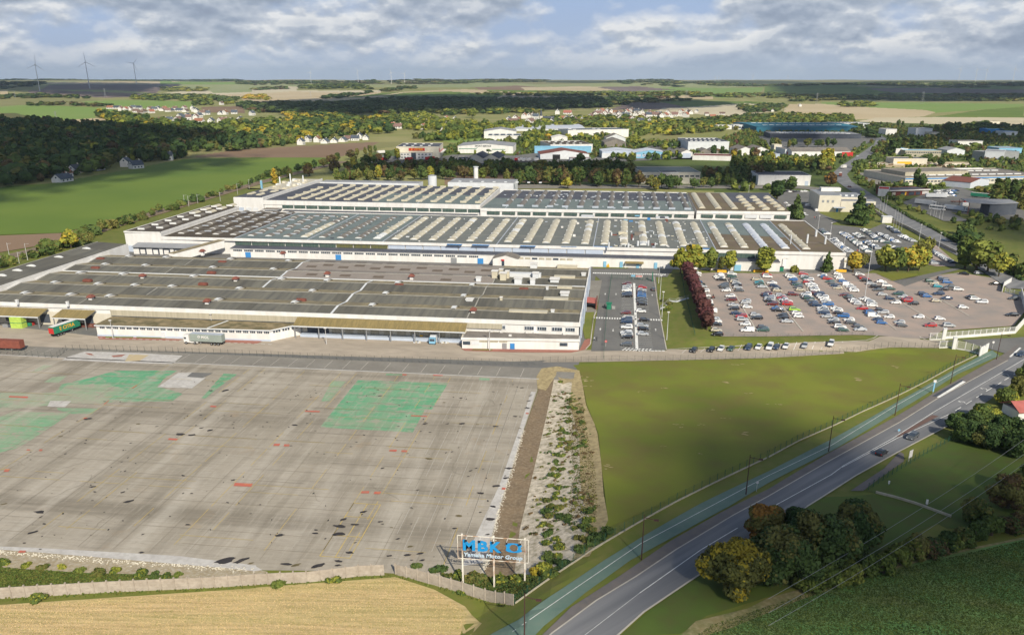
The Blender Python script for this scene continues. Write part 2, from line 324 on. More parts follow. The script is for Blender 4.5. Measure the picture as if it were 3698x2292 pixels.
# -- far ground: one sheet out to the horizon, its fields as face materials
FIELDS=[('olive','d',[(0,196),(2440,196),(2440,190),(0,190)]),('wood','d',[(1300,197),(2440,197),(2440,193),(1300,193)]),('palegreen','d',[(0,204),(2440,204),(2440,196),(0,196)]),('tan','f8',[(0,206),(45,206),(45,228),(0,230)]),('tan','f8',[(280,160),(950,155),(1010,162),(940,170),(280,168)]),('mauve','f8',[(160,212),(280,176),(500,170),(1080,168),(960,208),(900,242),(640,246),(430,222),(180,222)]),('palegreen','f8',[(270,205),(560,203),(860,218),(1000,232),(820,228),(430,212)]),('mauve','f8',[(250,212),(480,212),(860,228),(900,244),(620,250),(260,232)]),('brightg','f8',[(940,150),(1460,158),(1460,172),(940,172)]),('tan','f8',[(1010,150),(1100,146),(1250,155),(1010,158)]),('olive','f8',[(0,250),(600,256),(600,262),(400,300),(0,300)]),('brightg','f8',[(470,272),(700,262),(1130,272),(1150,305),(900,315),(650,300)]),('brightg','f8',[(0,303),(130,292),(650,310),(700,345),(560,352),(560,372),(330,382),(220,376),(90,340),(0,345)]),('scrub','f8',[(0,340),(90,338),(225,372),(220,386),(90,386),(0,368)]),('olive','f8',[(0,366),(80,388),(320,390),(640,384),(560,440),(0,440)]),('tan','f8',[(330,385),(570,368),(680,382),(640,402),(330,408)]),('pale','f8',[(960,222),(1230,208),(1700,182),(1760,185),(1740,206),(2240,205),(2240,222),(1800,250),(1450,240),(1100,232)]),('palegreen','f8',[(1220,205),(1480,192),(1480,215),(1250,222)]),('tan','f8',[(1180,232),(1700,212),(2240,218),(2180,250),(1900,270),(1440,276),(1400,246)]),('olive','f8',[(1370,278),(1960,282),(2020,300),(1870,318),(1500,318),(1420,296)]),('brown','f8',[(1180,304),(1440,298),(1440,340),(1200,336)]),('green','f8',[(2020,248),(2240,222),(2440,216),(2440,244),(2300,250)]),('palegreen','d',[(1120,196),(1350,205),(1540,200),(1540,206),(1200,212),(1120,208)]),('tan','d',[(860,232),(960,220),(1110,213),(1260,222),(1330,232),(1120,240),(1000,236),(900,240)]),('green','d',[(900,230),(960,222),(1060,218),(1200,226),(1180,234),(1000,236)]),('green','d',[(1160,206),(1350,206),(1470,216),(1360,222),(1160,218)]),('brown','d',[(1120,208),(1230,204),(1300,208),(1250,216),(1140,214)]),('tan','d',[(1240,208),(1380,206),(1500,212),(1380,217),(1250,216)]),('brightg','d',[(1300,216),(1600,208),(1820,208),(1800,230),(1720,234),(1560,224),(1350,226)]),('mauve','d',[(1420,208),(1520,206),(1610,214),(1480,218)]),('tan','d',[(1490,228),(1700,230),(1700,236),(1560,238)]),('green','d',[(1820,200),(2440,204),(2440,236),(2140,236),(1820,228)]),('olive','d',[(2030,206),(2120,203),(2270,202),(2270,208),(2120,210)]),('mauve','d',[(2060,212),(2250,210),(2440,214),(2440,222),(2120,220)]),('mauve','d',[(1500,244),(1770,250),(1600,262),(1450,262)]),('green','d',[(1560,240),(1790,242),(1870,248),(1640,256)]),('pale','d',[(1580,258),(1780,246),(1880,258),(1760,278),(1560,266)]),('brightg','d',[(1960,244),(2200,244),(2440,248),(2440,254),(2330,262),(2180,272),(1950,254)]),('green','d',[(2330,263),(2440,254),(2440,280),(2220,279)]),('tan','d',[(1870,262),(1880,248),(1960,248),(2200,262),(2230,268),(2200,278),(1980,288),(1860,276)]),('pale','d',[(2090,281),(2250,279),(2440,281),(2440,300),(2080,300),(2040,290)]),('meadow','d',[(620,330),(760,322),(1000,322),(1110,335),(1060,350),(900,352),(640,352)]),('olive','d',[(560,350),(700,345),(910,338),(1040,340),(920,352),(780,374),(450,376),(460,360)]),('meadow','d',[(1530,316),(1620,316),(1620,342),(1530,344)]),('meadow','d',[(1160,310),(1260,300),(1260,330),(1160,330)]),('brightg','d',[(1010,330),(1160,322),(1250,340),(1120,346)]),('green','d',[(0,446),(130,436),(330,400),(440,379),(640,375),(775,375),(790,392),(660,432),(560,452),(400,492),(300,520),(140,555),(0,558)]),('lawn2','d',[(1240,330),(1500,335),(1530,345),(1700,345),(1800,300),(2040,290),(2440,302),(2440,700),(1900,460),(1200,440),(1000,400),(800,400),(900,360),(1100,345)]),('olive','d',[(1500,335),(1620,318),(1620,342),(1530,346)]),('brown','d',[(455,374),(560,357),(770,345),(905,338),(880,352),(800,378),(640,376)]),('brown','d',[(0,561),(150,553),(300,520),(330,512),(250,552),(150,575),(0,605)]),('brown','d',[(1060,420),(1100,398),(1260,392),(1500,392),(1500,430),(1060,440)]),('lawn2','d',[(1700,380),(1990,380),(2010,450),(1700,460)]),]
near_x,near_y=(-420,330),(60,700)
def far_ground():
 az=np.concatenate([np.linspace(-62,-36,26)[:-1],np.linspace(-36,36,760),np.linspace(36,62,26)[1:]])
 az=np.radians(az)-HEAD
 Rr=np.concatenate([np.linspace(45,600,40)[:-1],np.geomspace(600,3000,150)[:-1],np.geomspace(3000,11000,120)[:-1],np.geomspace(11000,22000,10)])
 A,D=np.meshgrid(az,Rr);X=D*np.sin(A);Y=D*np.cos(A)
 Z=T(X,Y)-1.2*((X>near_x[0]+10)&(X<near_x[1]-10)&(Y>near_y[0])&(Y<near_y[1]-10))-0.3*(D<700)
 nr,nc=X.shape;v=np.stack([X,Y,Z],-1).reshape(-1,3)
 i=(np.arange(nr-1)[:,None]*nc+np.arange(nc-1)[None,:]).ravel()
 q=np.stack([i,i+1,i+nc+1,i+nc],-1)
 cx=v[q].mean(1)[:,0];cy=v[q].mean(1)[:,1]
 mats_=[G['meadow']];mi=np.zeros(len(q),np.int32)
 for kind,k,pts in FIELDS:
  P=px(k,*pts)
  if G[kind] not in mats_:mats_.append(G[kind])
  mi[inpoly(cx,cy,P)]=mats_.index(G[kind])
 me=bpy.data.meshes.new('countryside');me.vertices.add(len(v));me.vertices.foreach_set('co',v.ravel())
 me.loops.add(q.size);me.loops.foreach_set('vertex_index',q[:,::-1].ravel());me.polygons.add(len(q))
 me.polygons.foreach_set('loop_start',np.arange(len(q))*4);me.polygons.foreach_set('loop_total',np.full(len(q),4))
 for m in mats_:me.materials.append(m)
 me.polygons.foreach_set('material_index',mi);me.polygons.foreach_set('use_smooth',np.ones(len(q),bool));me.update(calc_edges=True)
 tag(mesh_obj('countryside',me),kind='structure')
far_ground()
def near_ground():
 xs=np.arange(near_x[0],near_x[1]+.1,3.0);ys=np.arange(near_y[0],near_y[1]+.1,3.0)
 X,Y=np.meshgrid(xs,ys);Z=T(X,Y);nr,nc=X.shape
 v=np.stack([X,Y,Z],-1).reshape(-1,3);i=(np.arange(nr-1)[:,None]*nc+np.arange(nc-1)[None,:]).ravel()
 q=np.stack([i,i+1,i+nc+1,i+nc],-1)
 me=bpy.data.meshes.new('ground');me.from_pydata(v.tolist(),[],q.tolist());me.materials.append(G['grass']);me.update()
 tag(mesh_obj('ground',me),kind='structure')
near_ground()
# -- near surfaces
sheet('field',px('d',(-60,452),(130,437),(330,401),(440,380),(640,376),(775,376),(790,393),(660,433),(560,453),(400,493),(300,521),(140,556),(-60,562)),G['green'],0.25,40)
sheet('field',px('d',(-60,565),(150,556),(300,522),(340,513),(250,553),(150,577),(-60,612)),G['brown'],0.25,40)
def factory_ground():
 sheet('yard',[(-330,243),(-330,255),(-276,262),(-276,640),(-190,650),(60,640),(122,640),(122,412),(20,412),(20,395),(-10,395),(-10,283),(-12,243)],G['asphalt'],0.04,30)
 sheet('yard',px('a7',('a5',-300,1060),('a5',0,1060),('a5',930,1165),('a5',1950,1180),('a6',160,1200),('a6',420,1120),('a6',1960,1180),('a6',1960,1290),('a6',2440,1315),(560,1320),(700,1290),(700,1385),(0,1405),('a6',0,1330),('a5',900,1290),('a5',560,1390),('a5',0,1340),('a5',-300,1330)),G['yard'],0.09,30)
factory_ground()
sheet('forecourt',[(-345,243.6),(-345,254),(-12,254),(-12,243.6)],G['asphalt2'],0.12,20)
sheet('access_road',px('a7',(560,1322),(700,1295),(1460,1300),(1480,1292),(2440,1262),('a8',0,1245),('a8',960,1212),('a8',1060,1168),('a8',1400,1160),('a8',1450,1195),('a8',1640,1205),('a8',1620,1275),(2440,1372),(870,1408),(280,1412)),G['yard'],0.10,4)
# hall slab and what borders it
slab_near=px('b5',(-700,690),(0,700),(2440,885),('b6',0,895),('b6',1000,905),('b6',1800,960),('b6',2160,962))
sheet('concrete_slab',[(-330,243.5),(-330,slab_near[0][1])]+slab_near+[(-22.6,140),(-23.2,160),(-22.8,180),(-23,203),(-22.4,233),(-23,243.5)],G['slab'],0.06,30)
sheet('gravel_verge',px('b5',(-700,680),(0,690),(2440,880),('b6',0,890),('b6',100,905),('b6',0,1010),('b5',2440,1040),('b5',0,1060),('b5',-700,1100)),G['gravel'],0.03,30)
sheet('rough_grass',px('b5',(-700,860),(0,870),(800,920),(1700,945),(1700,1010),(0,1160),(-700,1200)),G['lawn2'],0.08,30)
sheet('ditch',[(-22.9,242),(-22.2,233),(-22.9,203),(-23.1,180),(-23.3,160),(-22.8,140),(-23,132),(-16.5,128),(-17.8,150),(-17.8,180),(-17.8,208),(-18,233),(-18.2,246)],G['ditch'],0.08,2)
cre=[(float(np.interp(y,CRE[0],CRE[1])),y) for y in (251,240,221,205,197,186,175,160,148,140,134)]
sheet('chalk_bank',[(-18.9,249),(-18.8,200),(-18.7,150),(-18.5,134),(-13,131)]+[(x-2.6-(1.6 if 150<y<235 else 0),y) for x,y in reversed(cre)],G['chalk'],0.07,2)
sheet('earth_bank',[(x-3.4-(1.6 if 150<y<235 else 0),y) for x,y in cre]+[(x+R_.uniform(-.3,.3),y) for x,y in reversed(cre)],G['tanbank'],0.10,2)
sheet('earth_bank',px('b3',(230,40),(280,-40),(430,-60),(640,-20),(650,60),(480,110),(420,20),(320,170),(240,150)),G['tanbank'],0.13,2)
grass_tri=cre[:-1]+px('b7',(910,490),(1400,280),(2060,0),('b3',2440,800),('b4',600,905),('b4',1250,620),('b4',1720,360),('b4',1990,215),('b4',1760,160),('b4',1600,165),('b4',0,240),('a7',2400,1378),('a7',880,1412),('a7',580,1440))
sheet('lawn',grass_tri,G['lawn'],0.09,4)
sheet('corn_field',px('b5',(-2200,1330),(0,1225),(2440,1065),('b6',0,1060),('b6',1000,985),('b6',1330,960),('b6',1700,1080),('b6',1990,1240),('b6',2150,1400),('b6',2000,1560),('b6',1500,2500),('b5',0,2700),('b5',-2200,2700)),G['stubble'],0.05,3)
# cycle path, verge, main road
def line_pts(k,*p):return px(k,*p)
path_up=line_pts('b7',(-1100,2050),(-260,1540),(60,1370),(480,1070),(880,800),(1220,590),(1800,260),('b3',2440,940),('b4',600,1020),('b4',1250,650),('b4',1800,340),('b4',2130,170))
path_dn=line_pts('b7',(-640,2200),(100,1640),(300,1430),(700,1110),(1130,800),(1600,544),(2060,293),('b3',2440,1050),('b4',640,1110),('b4',1250,740),('b4',1800,400),('b4',2200,225))
sheet('cycle_path',path_up+path_dn[::-1],G['teal'],0.13,3)
road_up=line_pts('b7',(-330,2100),(240,1560),(560,1250),(1030,950),(1500,625),(2060,310),('b3',2440,1110),('b4',560,1160),('b4',1220,800),('b4',1560,590),('b4',2230,215),('b4',2400,100),('b4',2700,-100),('b4',2900,-260))
road_dn=line_pts('b7',(420,2040),(960,1560),(1250,1300),(1680,1010),(2060,760),('b8',500,210),('b8',830,0),('b4',1240,1140),('b4',1830,830),('b4',2250,540),('b4',2500,360),('b4',2900,60),('b4',3100,-100))
sheet('main_road',road_up+road_dn[::-1],G['road'],0.12,3)
pv=line_pts('b7',(-200,2080),(100,1760),(380,1500),(800,1190),(1180,960),(1560,705),(2100,380),('b3',2440,1180),('b4',560,1240),('b4',1250,860),('b4',1600,640),('b4',2280,270))
sheet('pavement',road_up[:12]+pv[::-1],G['pave'],0.16,3)
sheet('side_road',px('b4',(1530,88),(1700,78),(2330,55),(2500,40),(2500,130),(2300,215),(2100,160),(1840,75),(1640,100)),G['asphalt'],0.14,3)
# car parks
sheet('staff_car_park',px('a7',(750,1308),(800,1000),(850,640),(760,560),(765,530),(1530,530),(1480,600),(1370,600),(1390,900),(1470,1296)),G['asphalt'],0.13,4)
sheet('staff_car_park',px('a7',(1700,572),(2440,566),('a8',1030,568),('a8',1160,640),('a8',1430,600),('a8',1640,580),('a8',1820,560),('a8',2200,620),('a8',2230,745),('a8',2420,790),('a8',2440,930),('a8',2340,1065),('a8',1660,1112),('a8',1520,1190),('a8',1040,1160),(2440,1168),(2000,1168),(1900,1100),(1850,900),(1740,650)),G['park'],0.14,3)
sheet('verge',px('a8',(1020,566),(1420,565),(1420,588),(1180,640)),G['lawn'],0.22,3)
sheet('access_road',px('a8',(1180,640),(1430,592),(1760,520),(1860,520),(1640,578),(1430,645),(1300,690)),G['asphalt'],0.2,3)
# far right: the road bending back towards the horizon, other yards
FOOT=[]
rc=line_pts('d',(2440,690),(2330,620),(2240,575),(2150,520),(2060,465),(2010,432),(2000,415),(2018,398),(2060,370),(2095,345),(2100,330),(2080,318))
sheet('main_road',ribbon_pts(rc,13,15),G['road'],0.30,12)
rail=line_pts('d',(-120,640),(0,618),(110,590),(250,545),(420,494),(560,452),(660,425),(760,400),(820,385))
sheet('track_bed',ribbon_pts(rail,11,12),mat('ballast',(0.25,0.19,0.13),(0.20,0.15,0.10),scale=.4),0.30,12)
for s in (-2.6,-1.1,1.1,2.6):
 rp=ribbon_pts(rail,abs(s)*2+.2);h=len(rail);side=rp[:h] if s<0 else rp[h:][::-1]
 strip_mesh('railway_track',[rect_line(side[i],side[i+1],.22) for i in range(h-1)],mat('rail_steel',(0.30,0.26,0.22),metal=.4,rough=.5),0.5)
for nm,k,pts,g,of in (('yard','f6',[(0,600),(140,590),(330,560),(700,560),(870,570),(1140,440),(1190,400),(1140,395),(900,540),(830,640),(560,655),(300,690),(-150,690),(-420,640),(-300,560)],'asphalt',.3),('yard','f6',[(860,570),(1100,540),(1180,600),(1560,600),(1640,560),(2100,480),(2380,480),(2440,600),(2440,560),(2250,600),(1500,640),(860,625)],'asphalt',.35),('yard','f7',[(640,720),(880,740),(940,900),(1080,957),(700,1100),(620,1000),(600,860)],'asphalt',.3),('yard','f7',[(1200,600),(1380,600),(1480,640),(1560,680),(1400,700),(1250,650)],'asphalt2',.3),('yard','f7',[(1540,820),(1700,760),(1950,700),(2250,800),(2440,880),(2440,960),(2180,930),(1900,890),(2000,940),(2100,957),(1850,957)],'asphalt',.3),('yard','f7',[(1480,520),(2030,520),(2060,560),(1300,560),(1260,530)],'tan',.25),('yard','f7',[(480,330),(1300,330),(1380,345),(1200,420),(1150,480),(640,480),(560,420)],'asphalt',.25),('car_park','g4',[(560,210),(960,200),(960,320),(1050,480),(1250,660),(1480,680),(1800,720),(2000,640),(2440,880),(2440,1100),(1700,1380),(1350,1120),(820,610),(620,600),(600,420)],'asphalt',.16),('car_park','a8',[(1480,330),(1600,300),(1780,460),(1780,500),(1600,500),(1450,470)],'park',.22),('lane','d',[(1120,440),(1900,442),(1990,452),(1990,458),(1900,450),(1120,450)],'asphalt2',.3),):
 sheet(nm,px(k,*pts),G[g],of,15)
 if k!='d':FOOT.append(px(k,*pts))
FOOT.append(ribbon_pts(rc,20))
# -- building materials
B=dict(white=mat('white_render',(0.72,0.71,0.69),(0.64,0.63,0.61),scale=0.25,c3=(0.55,0.52,0.47),scale3=0.5,k3=0.25,detail=6,stretch=(1,1,.3)),white2=mat('pale_grey_cladding',(0.62,0.64,0.66),(0.56,0.58,0.60),scale=0.3),cream=mat('cream_wall',(0.62,0.58,0.48),(0.56,0.52,0.43),scale=0.3),beige=mat('corrugated_beige_cladding',(0.44,0.40,0.31),(0.36,0.33,0.25),scale=0.5,stretch=(3,1,.1)),bluepanel=mat('blue_grey_panel',(0.46,0.52,0.62),(0.42,0.48,0.58),scale=0.3,rough=.5),glass=mat('dark_window_glass',(0.035,0.05,0.07),(0.06,0.08,0.11),scale=0.6,rough=.15,spec=.6),greenglass=mat('green_glazing',(0.045,0.085,0.08),(0.11,0.14,0.115),scale=0.9,rough=.25,stretch=(3,1,.2)),yellowglass=mat('yellowed_glazing',(0.16,0.15,0.055),(0.09,0.10,0.06),scale=0.9,rough=.3,stretch=(3,1,.2)),fibre=mat('grey_fibre_cement_roof',(0.172,0.165,0.135),(0.135,0.130,0.110),scale=0.10,c3=(0.088,0.088,0.082),scale3=.35,k3=.8,stretch=(1.6,.12,1),detail=5),fibre2=mat('dark_fibre_cement_roof',(0.118,0.113,0.094),(0.085,0.082,0.072),scale=0.12,c3=(0.16,0.15,0.12),scale3=.35,k3=.5,stretch=(1.8,.12,1),detail=5),lichen=mat('brown_lichen_roof',(0.300,0.250,0.150),(0.230,0.195,0.125),scale=0.15,c3=(0.11,0.10,0.075),scale3=.5,k3=.6,stretch=(1.2,.3,1),detail=6),lilac=mat('pale_grey_roof',(0.255,0.225,0.200),(0.220,0.195,0.175),scale=0.1,c3=(0.30,0.26,0.23),scale3=1.6,k3=.5,detail=8),patch=mat('brown_roof_patch',(0.15,0.12,0.095),scale=.5),felt=mat('grey_green_roof_felt',(0.155,0.195,0.195),(0.125,0.160,0.162),scale=0.035,c3=(0.19,0.21,0.20),scale3=.25,k3=.5,detail=8),felt2=mat('grey_roof_felt',(0.165,0.178,0.168),(0.130,0.142,0.138),scale=0.04,c3=(0.20,0.20,0.18),scale3=.2,k3=.5,detail=8),darkfelt=mat('black_brown_roof_felt',(0.060,0.050,0.045),(0.085,0.066,0.050),scale=0.06,c3=(0.10,0.085,0.04),scale3=.3,k3=.5,detail=8),tarfelt=mat('dark_blue_roof_felt',(0.060,0.066,0.088),(0.085,0.092,0.115),scale=0.05,c3=(0.12,0.125,0.14),scale3=.25,k3=.5,detail=8),brownfelt=mat('brown_mossy_roof_felt',(0.165,0.125,0.090),(0.125,0.098,0.075),scale=0.06,c3=(0.15,0.14,0.05),scale3=.25,k3=.5,detail=8),moss=mat('mossy_flat_roof',(0.30,0.235,0.135),(0.17,0.14,0.08),scale=0.18,c3=(0.09,0.085,0.04),scale3=.35,k3=.9,detail=9),canopy=mat('brown_corrugated_canopy',(0.27,0.205,0.085),(0.205,0.160,0.070),scale=0.4,c3=(0.13,0.11,0.05),scale3=1.2,k3=.5,stretch=(3,.25,1),detail=5),dome=mat('cream_rooflight',(0.56,0.52,0.40),(0.46,0.42,0.33),scale=0.5,rough=.5),dome_b=mat('brown_grey_rooflight',(0.195,0.175,0.15),(0.15,0.135,0.12),scale=0.5,rough=.6),dome_w=mat('white_rooflight',(0.70,0.71,0.70),(0.60,0.61,0.61),scale=0.5,rough=.5),dome_s=mat('bluish_rooflight',(0.52,0.56,0.64),(0.60,0.62,0.66),scale=0.5,rough=.4),dome_d=mat('dirty_roof_ridge_light',(0.10,0.085,0.07),(0.14,0.12,0.10),scale=0.6),flash=mat('pale_flashing',(0.42,0.46,0.52),(0.36,0.40,0.46),scale=.4),seam=mat('grey_ridge_capping',(0.36,0.35,0.31),(0.28,0.27,0.24),scale=.4),rust=mat('red_brown_metal',(0.215,0.075,0.055),(0.16,0.06,0.045),scale=1.0),grey=mat('grey_metal',(0.33,0.34,0.35),(0.27,0.28,0.29),scale=.6,rough=.5,metal=.3),dgrey=mat('charcoal_cladding',(0.075,0.085,0.105),(0.06,0.07,0.09),scale=.3),blue=mat('blue_paint',(0.05,0.24,0.55),(0.04,0.20,0.48),scale=.5),skyblue=mat('light_blue_cladding',(0.22,0.45,0.62),(0.19,0.40,0.56),scale=.3),tealroof=mat('teal_metal_roof',(0.03,0.17,0.25),(0.04,0.14,0.21),scale=.03),slate=mat('blue_slate_roof',(0.085,0.10,0.13),(0.065,0.08,0.105),scale=.3,rnd=.25),tile=mat('orange_tile_roof',(0.33,0.155,0.095),(0.26,0.12,0.075),scale=.3,rnd=.25),tileb=mat('brown_tile_roof',(0.20,0.13,0.105),(0.16,0.105,0.09),scale=.3,rnd=.25),greyroof=mat('grey_metal_roof',(0.30,0.31,0.33),(0.25,0.26,0.28),scale=.06,stretch=(2,.2,1)),asb=mat('grey_brown_sheet_roof',(0.24,0.215,0.19),(0.19,0.17,0.15),scale=.12,c3=(0.13,0.12,0.11),scale3=.4,k3=.5),red=mat('red_paint',(0.52,0.035,0.03),(0.45,0.03,0.03),scale=.5),yellow=mat('yellow_paint',(0.75,0.42,0.03),(0.68,0.38,0.03),scale=.5),greenp=mat('dark_green_paint',(0.02,0.20,0.115),(0.02,0.17,0.10),scale=.5),maroon=mat('maroon_wall',(0.16,0.045,0.035),scale=.5),concrete=mat('precast_concrete',(0.44,0.385,0.32),(0.36,0.31,0.255),scale=.5,c3=(0.27,0.225,0.18),scale3=1.6,k3=.5,detail=8),black=mat('black_rubber',(0.02,0.02,0.022),scale=1.0),rustwhite=mat('rusty_white_paint',(0.72,0.68,0.60),(0.42,0.22,0.11),scale=0.9,lo=.48,hi=.66,detail=8,stretch=(1,1,.5)),signblue=mat('sign_blue',(0.015,0.27,0.60),(0.012,0.23,0.54),scale=2),signwhite=mat('sign_pale_blue',(0.50,0.62,0.74),(0.44,0.56,0.68),scale=2),wire=mat('green_wire_fence',(0.022,0.09,0.06),scale=1.0),wired=mat('grey_fence_post',(0.13,0.135,0.12),scale=1.0),pole=mat('galvanised_pole',(0.60,0.60,0.60),(0.52,0.52,0.52),scale=1.0,rough=.5,metal=.2),rustpole=mat('brown_lamp_pole',(0.075,0.035,0.03),scale=1.0),wood=mat('timber',(0.20,0.14,0.09),scale=1.0),)
def one(name,parent,fn,smooth=False):
 mb=MB();fn(mb);return mb.build(name,parent,smooth=smooth)
def quad_roof(mb,P,z,m,th=.2):
 mb.prism(P,z-th,z,m)
 # -- front hall: five gabled bays
RB=[281+18.4*k for k in range(6)];EZ,RZ=8.0,9.05
hall=empty('factory_hall',(-130,281,0),0,'long low factory hall nearest the empty slab with five grey and brown ridged roof bays','factory hall')
hall.location=(0,0,0)
def front_walls(mb):
 x0,x1=-249,-12
 mb.box(x0,281,0,x1,281.4,7.0,B['white']);mb.box(x0,280.6,6.9,x1,281.3,8.35,B['white'])
 mb.box(x0,372.6,0,x1,373,8.0,B['white'])
 for xx in (x0,x1-.4):
  for k in range(5):
   m=(RB[k]+RB[k+1])/2
   mb.prism([(xx,RB[k]),(xx+.4,RB[k]),(xx+.4,m),(xx,m)],0,[EZ+.5,EZ+.5,RZ+.5,RZ+.5],B['white'])
   mb.prism([(xx,m),(xx+.4,m),(xx+.4,RB[k+1]),(xx,RB[k+1])],0,[RZ+.5,RZ+.5,EZ+.5,EZ+.5],B['white'])
 mb.box(-52,373.05,0,x1,373.4,11.2,B['white'])
one('wall',hall,front_walls)
SEG=[[(-248.6,-205,'fibre'),(-205,-104,'fibre'),(-104,-53,'fibre'),(-53,-12.4,'fibre2')],[(-248.6,-187,'fibre'),(-187,-104,'fibre'),(-104,-53,'fibre'),(-53,-12.4,'fibre2')],[(-248.6,-146,'fibre'),(-146,-104,'fibre'),(-104,-53,'fibre2'),(-53,-12.4,'fibre2')],[(-248.6,-200,'fibre2'),(-200,-146,'fibre'),(-146,-52,'lilac'),(-52,-12.4,'fibre2')],[(-248.6,-200,'fibre'),(-200,-146,'fibre2'),(-146,-52,'lilac'),(-52,-12.4,'fibre2')]]
for k in range(5):
 def bay(mb,k=k):
  y0,y2=RB[k],RB[k+1];ym=(y0+y2)/2
  for x0,x1,m in SEG[k]:
   mm=B[m];bk=B['lilac'] if m=='lilac' else B['lichen']
   n=max(1,int((x1-x0)/6));xs=[x0+(x1-x0)*i/n for i in range(n+1)]
   for a,b in zip(xs[:-1],xs[1:]):
    mq=mm
    if m!='lilac' and R_.random()<.22:mq=B['fibre2'] if m=='fibre' else B['fibre']
    mb.face([(a,y0,EZ),(b,y0,EZ),(b,ym,RZ),(a,ym,RZ)],mq)
   mb.face([(x0,ym,RZ),(x1,ym,RZ),(x1,y2,EZ),(x0,y2,EZ)],bk)
   if x0>-248:
    for (ya,za,yb,zb) in ((y0,EZ,ym,RZ),(ym,RZ,y2,EZ)):
     M_=B['white2'] if x0 in (-104,-146) else B['seam'];w_=.45 if x0 in (-104,-146) else.25
     mb.face([(x0-w_,ya,za+.12),(x0+w_,ya,za+.12),(x0+w_,yb,zb+.12),(x0-w_,yb,zb+.12)],M_)
  mb.box(-248.6,ym-.22,RZ-.05,-12.4,ym+.22,RZ+.12,B['seam'])
  if k==2:mb.box(-248.6,y2-.35,EZ-.05,-12.4,y2+.35,EZ+.3,B['white2'])
 one('roof',hall,bay)
def on_roof(k,x,y,z=8.9):return at(k,x,y,z)
# white curved rooflights straddling the brown slopes
for key,pts in (('a5',[(250,750),(680,765),(1045,780),(2080,815),(545,645),(955,658),(1305,668),(1660,678),(2300,698),(810,545),(1210,558),(1880,577),(1060,458),(1440,468),(2075,486),(1305,376),(1650,387),(2255,402)]),('a6',[(370,838),(1105,865),(1885,893),(550,720),(1243,745),(1980,772),(273,600),(703,613),(1368,636),(2065,663),(208,500),(362,416)])):
 for x,y in pts:
  p=on_roof(key,x,y);k=min(4,max(0,int((p.y-281)/18.4)));yb=(RB[k]+RB[k+1])/2
  def rl(mb,x=p.x,yb=yb):
   n=6;pr=[(yb+.5+6.2*i/n,RZ+.35-1.1*(i/n)+.7*math.sin(PI*i/n)) for i in range(n+1)]
   for (ya,za),(yc,zc) in zip(pr[:-1],pr[1:]):mb.face([(x-.8+(ya-yb)*.12,ya,za),(x+.8+(ya-yb)*.12,ya,za),(x+.8+(yc-yb)*.12,yc,zc),(x-.8+(yc-yb)*.12,yc,zc)],B['dome_w'])
   for sx in (-.8,.8):mb.face([(x+sx,a,z) for a,z in pr]+[(x+sx,pr[-1][0],EZ-.1),(x+sx,pr[0][0],RZ-.2)],B['white'])
  one('rooflight',hall,rl)
  # red-brown roof vents
def cowl(mb,p):
 mb.box(p.x-.7,p.y-.7,p.z-1,p.x+.7,p.y+.7,p.z+1.0,B['white']);p=p-Vector((0,0,.3))
 c=[(p.x-1.25,p.y-1.25),(p.x+1.25,p.y-1.25),(p.x+1.25,p.y+1.25),(p.x-1.25,p.y+1.25)]
 i=[(p.x-.5,p.y-.5),(p.x+.5,p.y-.5),(p.x+.5,p.y+.5),(p.x-.5,p.y+.5)]
 mb.prism(c,p.z+1.3,p.z+1.6,B['rust'])
 for a in range(4):mb.face([(*c[a],p.z+1.6),(*c[(a+1)%4],p.z+1.6),(*i[(a+1)%4],p.z+2.4),(*i[a],p.z+2.4)],B['rust'])
 mb.face([(*q,p.z+2.4) for q in i],B['rust'])
for key,x,y in (('a5',870,815),('a5',1977,855),('a5',1362,612),('a5',2248,640),('a5',1930,375),('a6',257,395),('a6',680,590),('a6',1482,615),('a6',2070,940)):
 p=at(key,x,y,8.6);one('roof_vent',hall,lambda mb,p=p:cowl(mb,p))
for key,x,y in (('a5',910,515),('a5',835,635),('a5',2015,560),('a5',1935,668),('a5',958,428),('a5',2120,458),('a6',430,820),('a6',1365,678),('a7',110,718)):
 p=at(key,x,y,8.6)
 one('ridge_vent',hall,lambda mb,p=p:(mb.box(p.x-1.9,p.y-.8,p.z-.3,p.x+1.9,p.y+.8,p.z+.45,B['rust']),mb.box(p.x-1.7,p.y-.5,p.z+.45,p.x+1.7,p.y+.5,p.z+.75,B['rust'])))
 # brown patches let into the pale roof
def patches(mb):
 for x,y in [(555,455),(708,445),(850,465),(1005,455),(1155,472),(1290,465),(1435,482),(1592,475),(1740,492),(1900,485),(2048,503),(2203,495),(527,492),(688,485),(830,500),(988,492),(1135,510),(1268,503),(1418,520),(1578,512),(1727,530),(1885,523),(2035,541),(2193,533),(345,527),(390,542),(555,532),(703,550),(865,543),(1022,562),(1185,553),(1337,572),(1503,566),(1658,585),(1822,577),(1978,596),(2141,588),(848,582),(1165,594),(1808,618),(2235,605),(530,572)]:
  p=at('a6',x,y,8.75);k=int((p.y-281)/18.4);ym=(RB[k]+RB[min(5,k+1)])/2
  for dy0,dy1 in ((-1.3,1.3),):
   ys=(p.y+dy0,p.y+dy1)
   if ys[0]<ym<ys[1]:continue
   zz=[EZ+(RZ-EZ)*(1-abs(q-ym)/9.2)+.05 for q in ys]
   one('roof_patch',hall,lambda m2,p=p,ys=ys,zz=zz:m2.face([(p.x-2.4,ys[0],zz[0]),(p.x+2.4,ys[0],zz[0]),(p.x+2.4,ys[1],zz[1]),(p.x-2.4,ys[1],zz[1])],B['patch']))
patches(None)
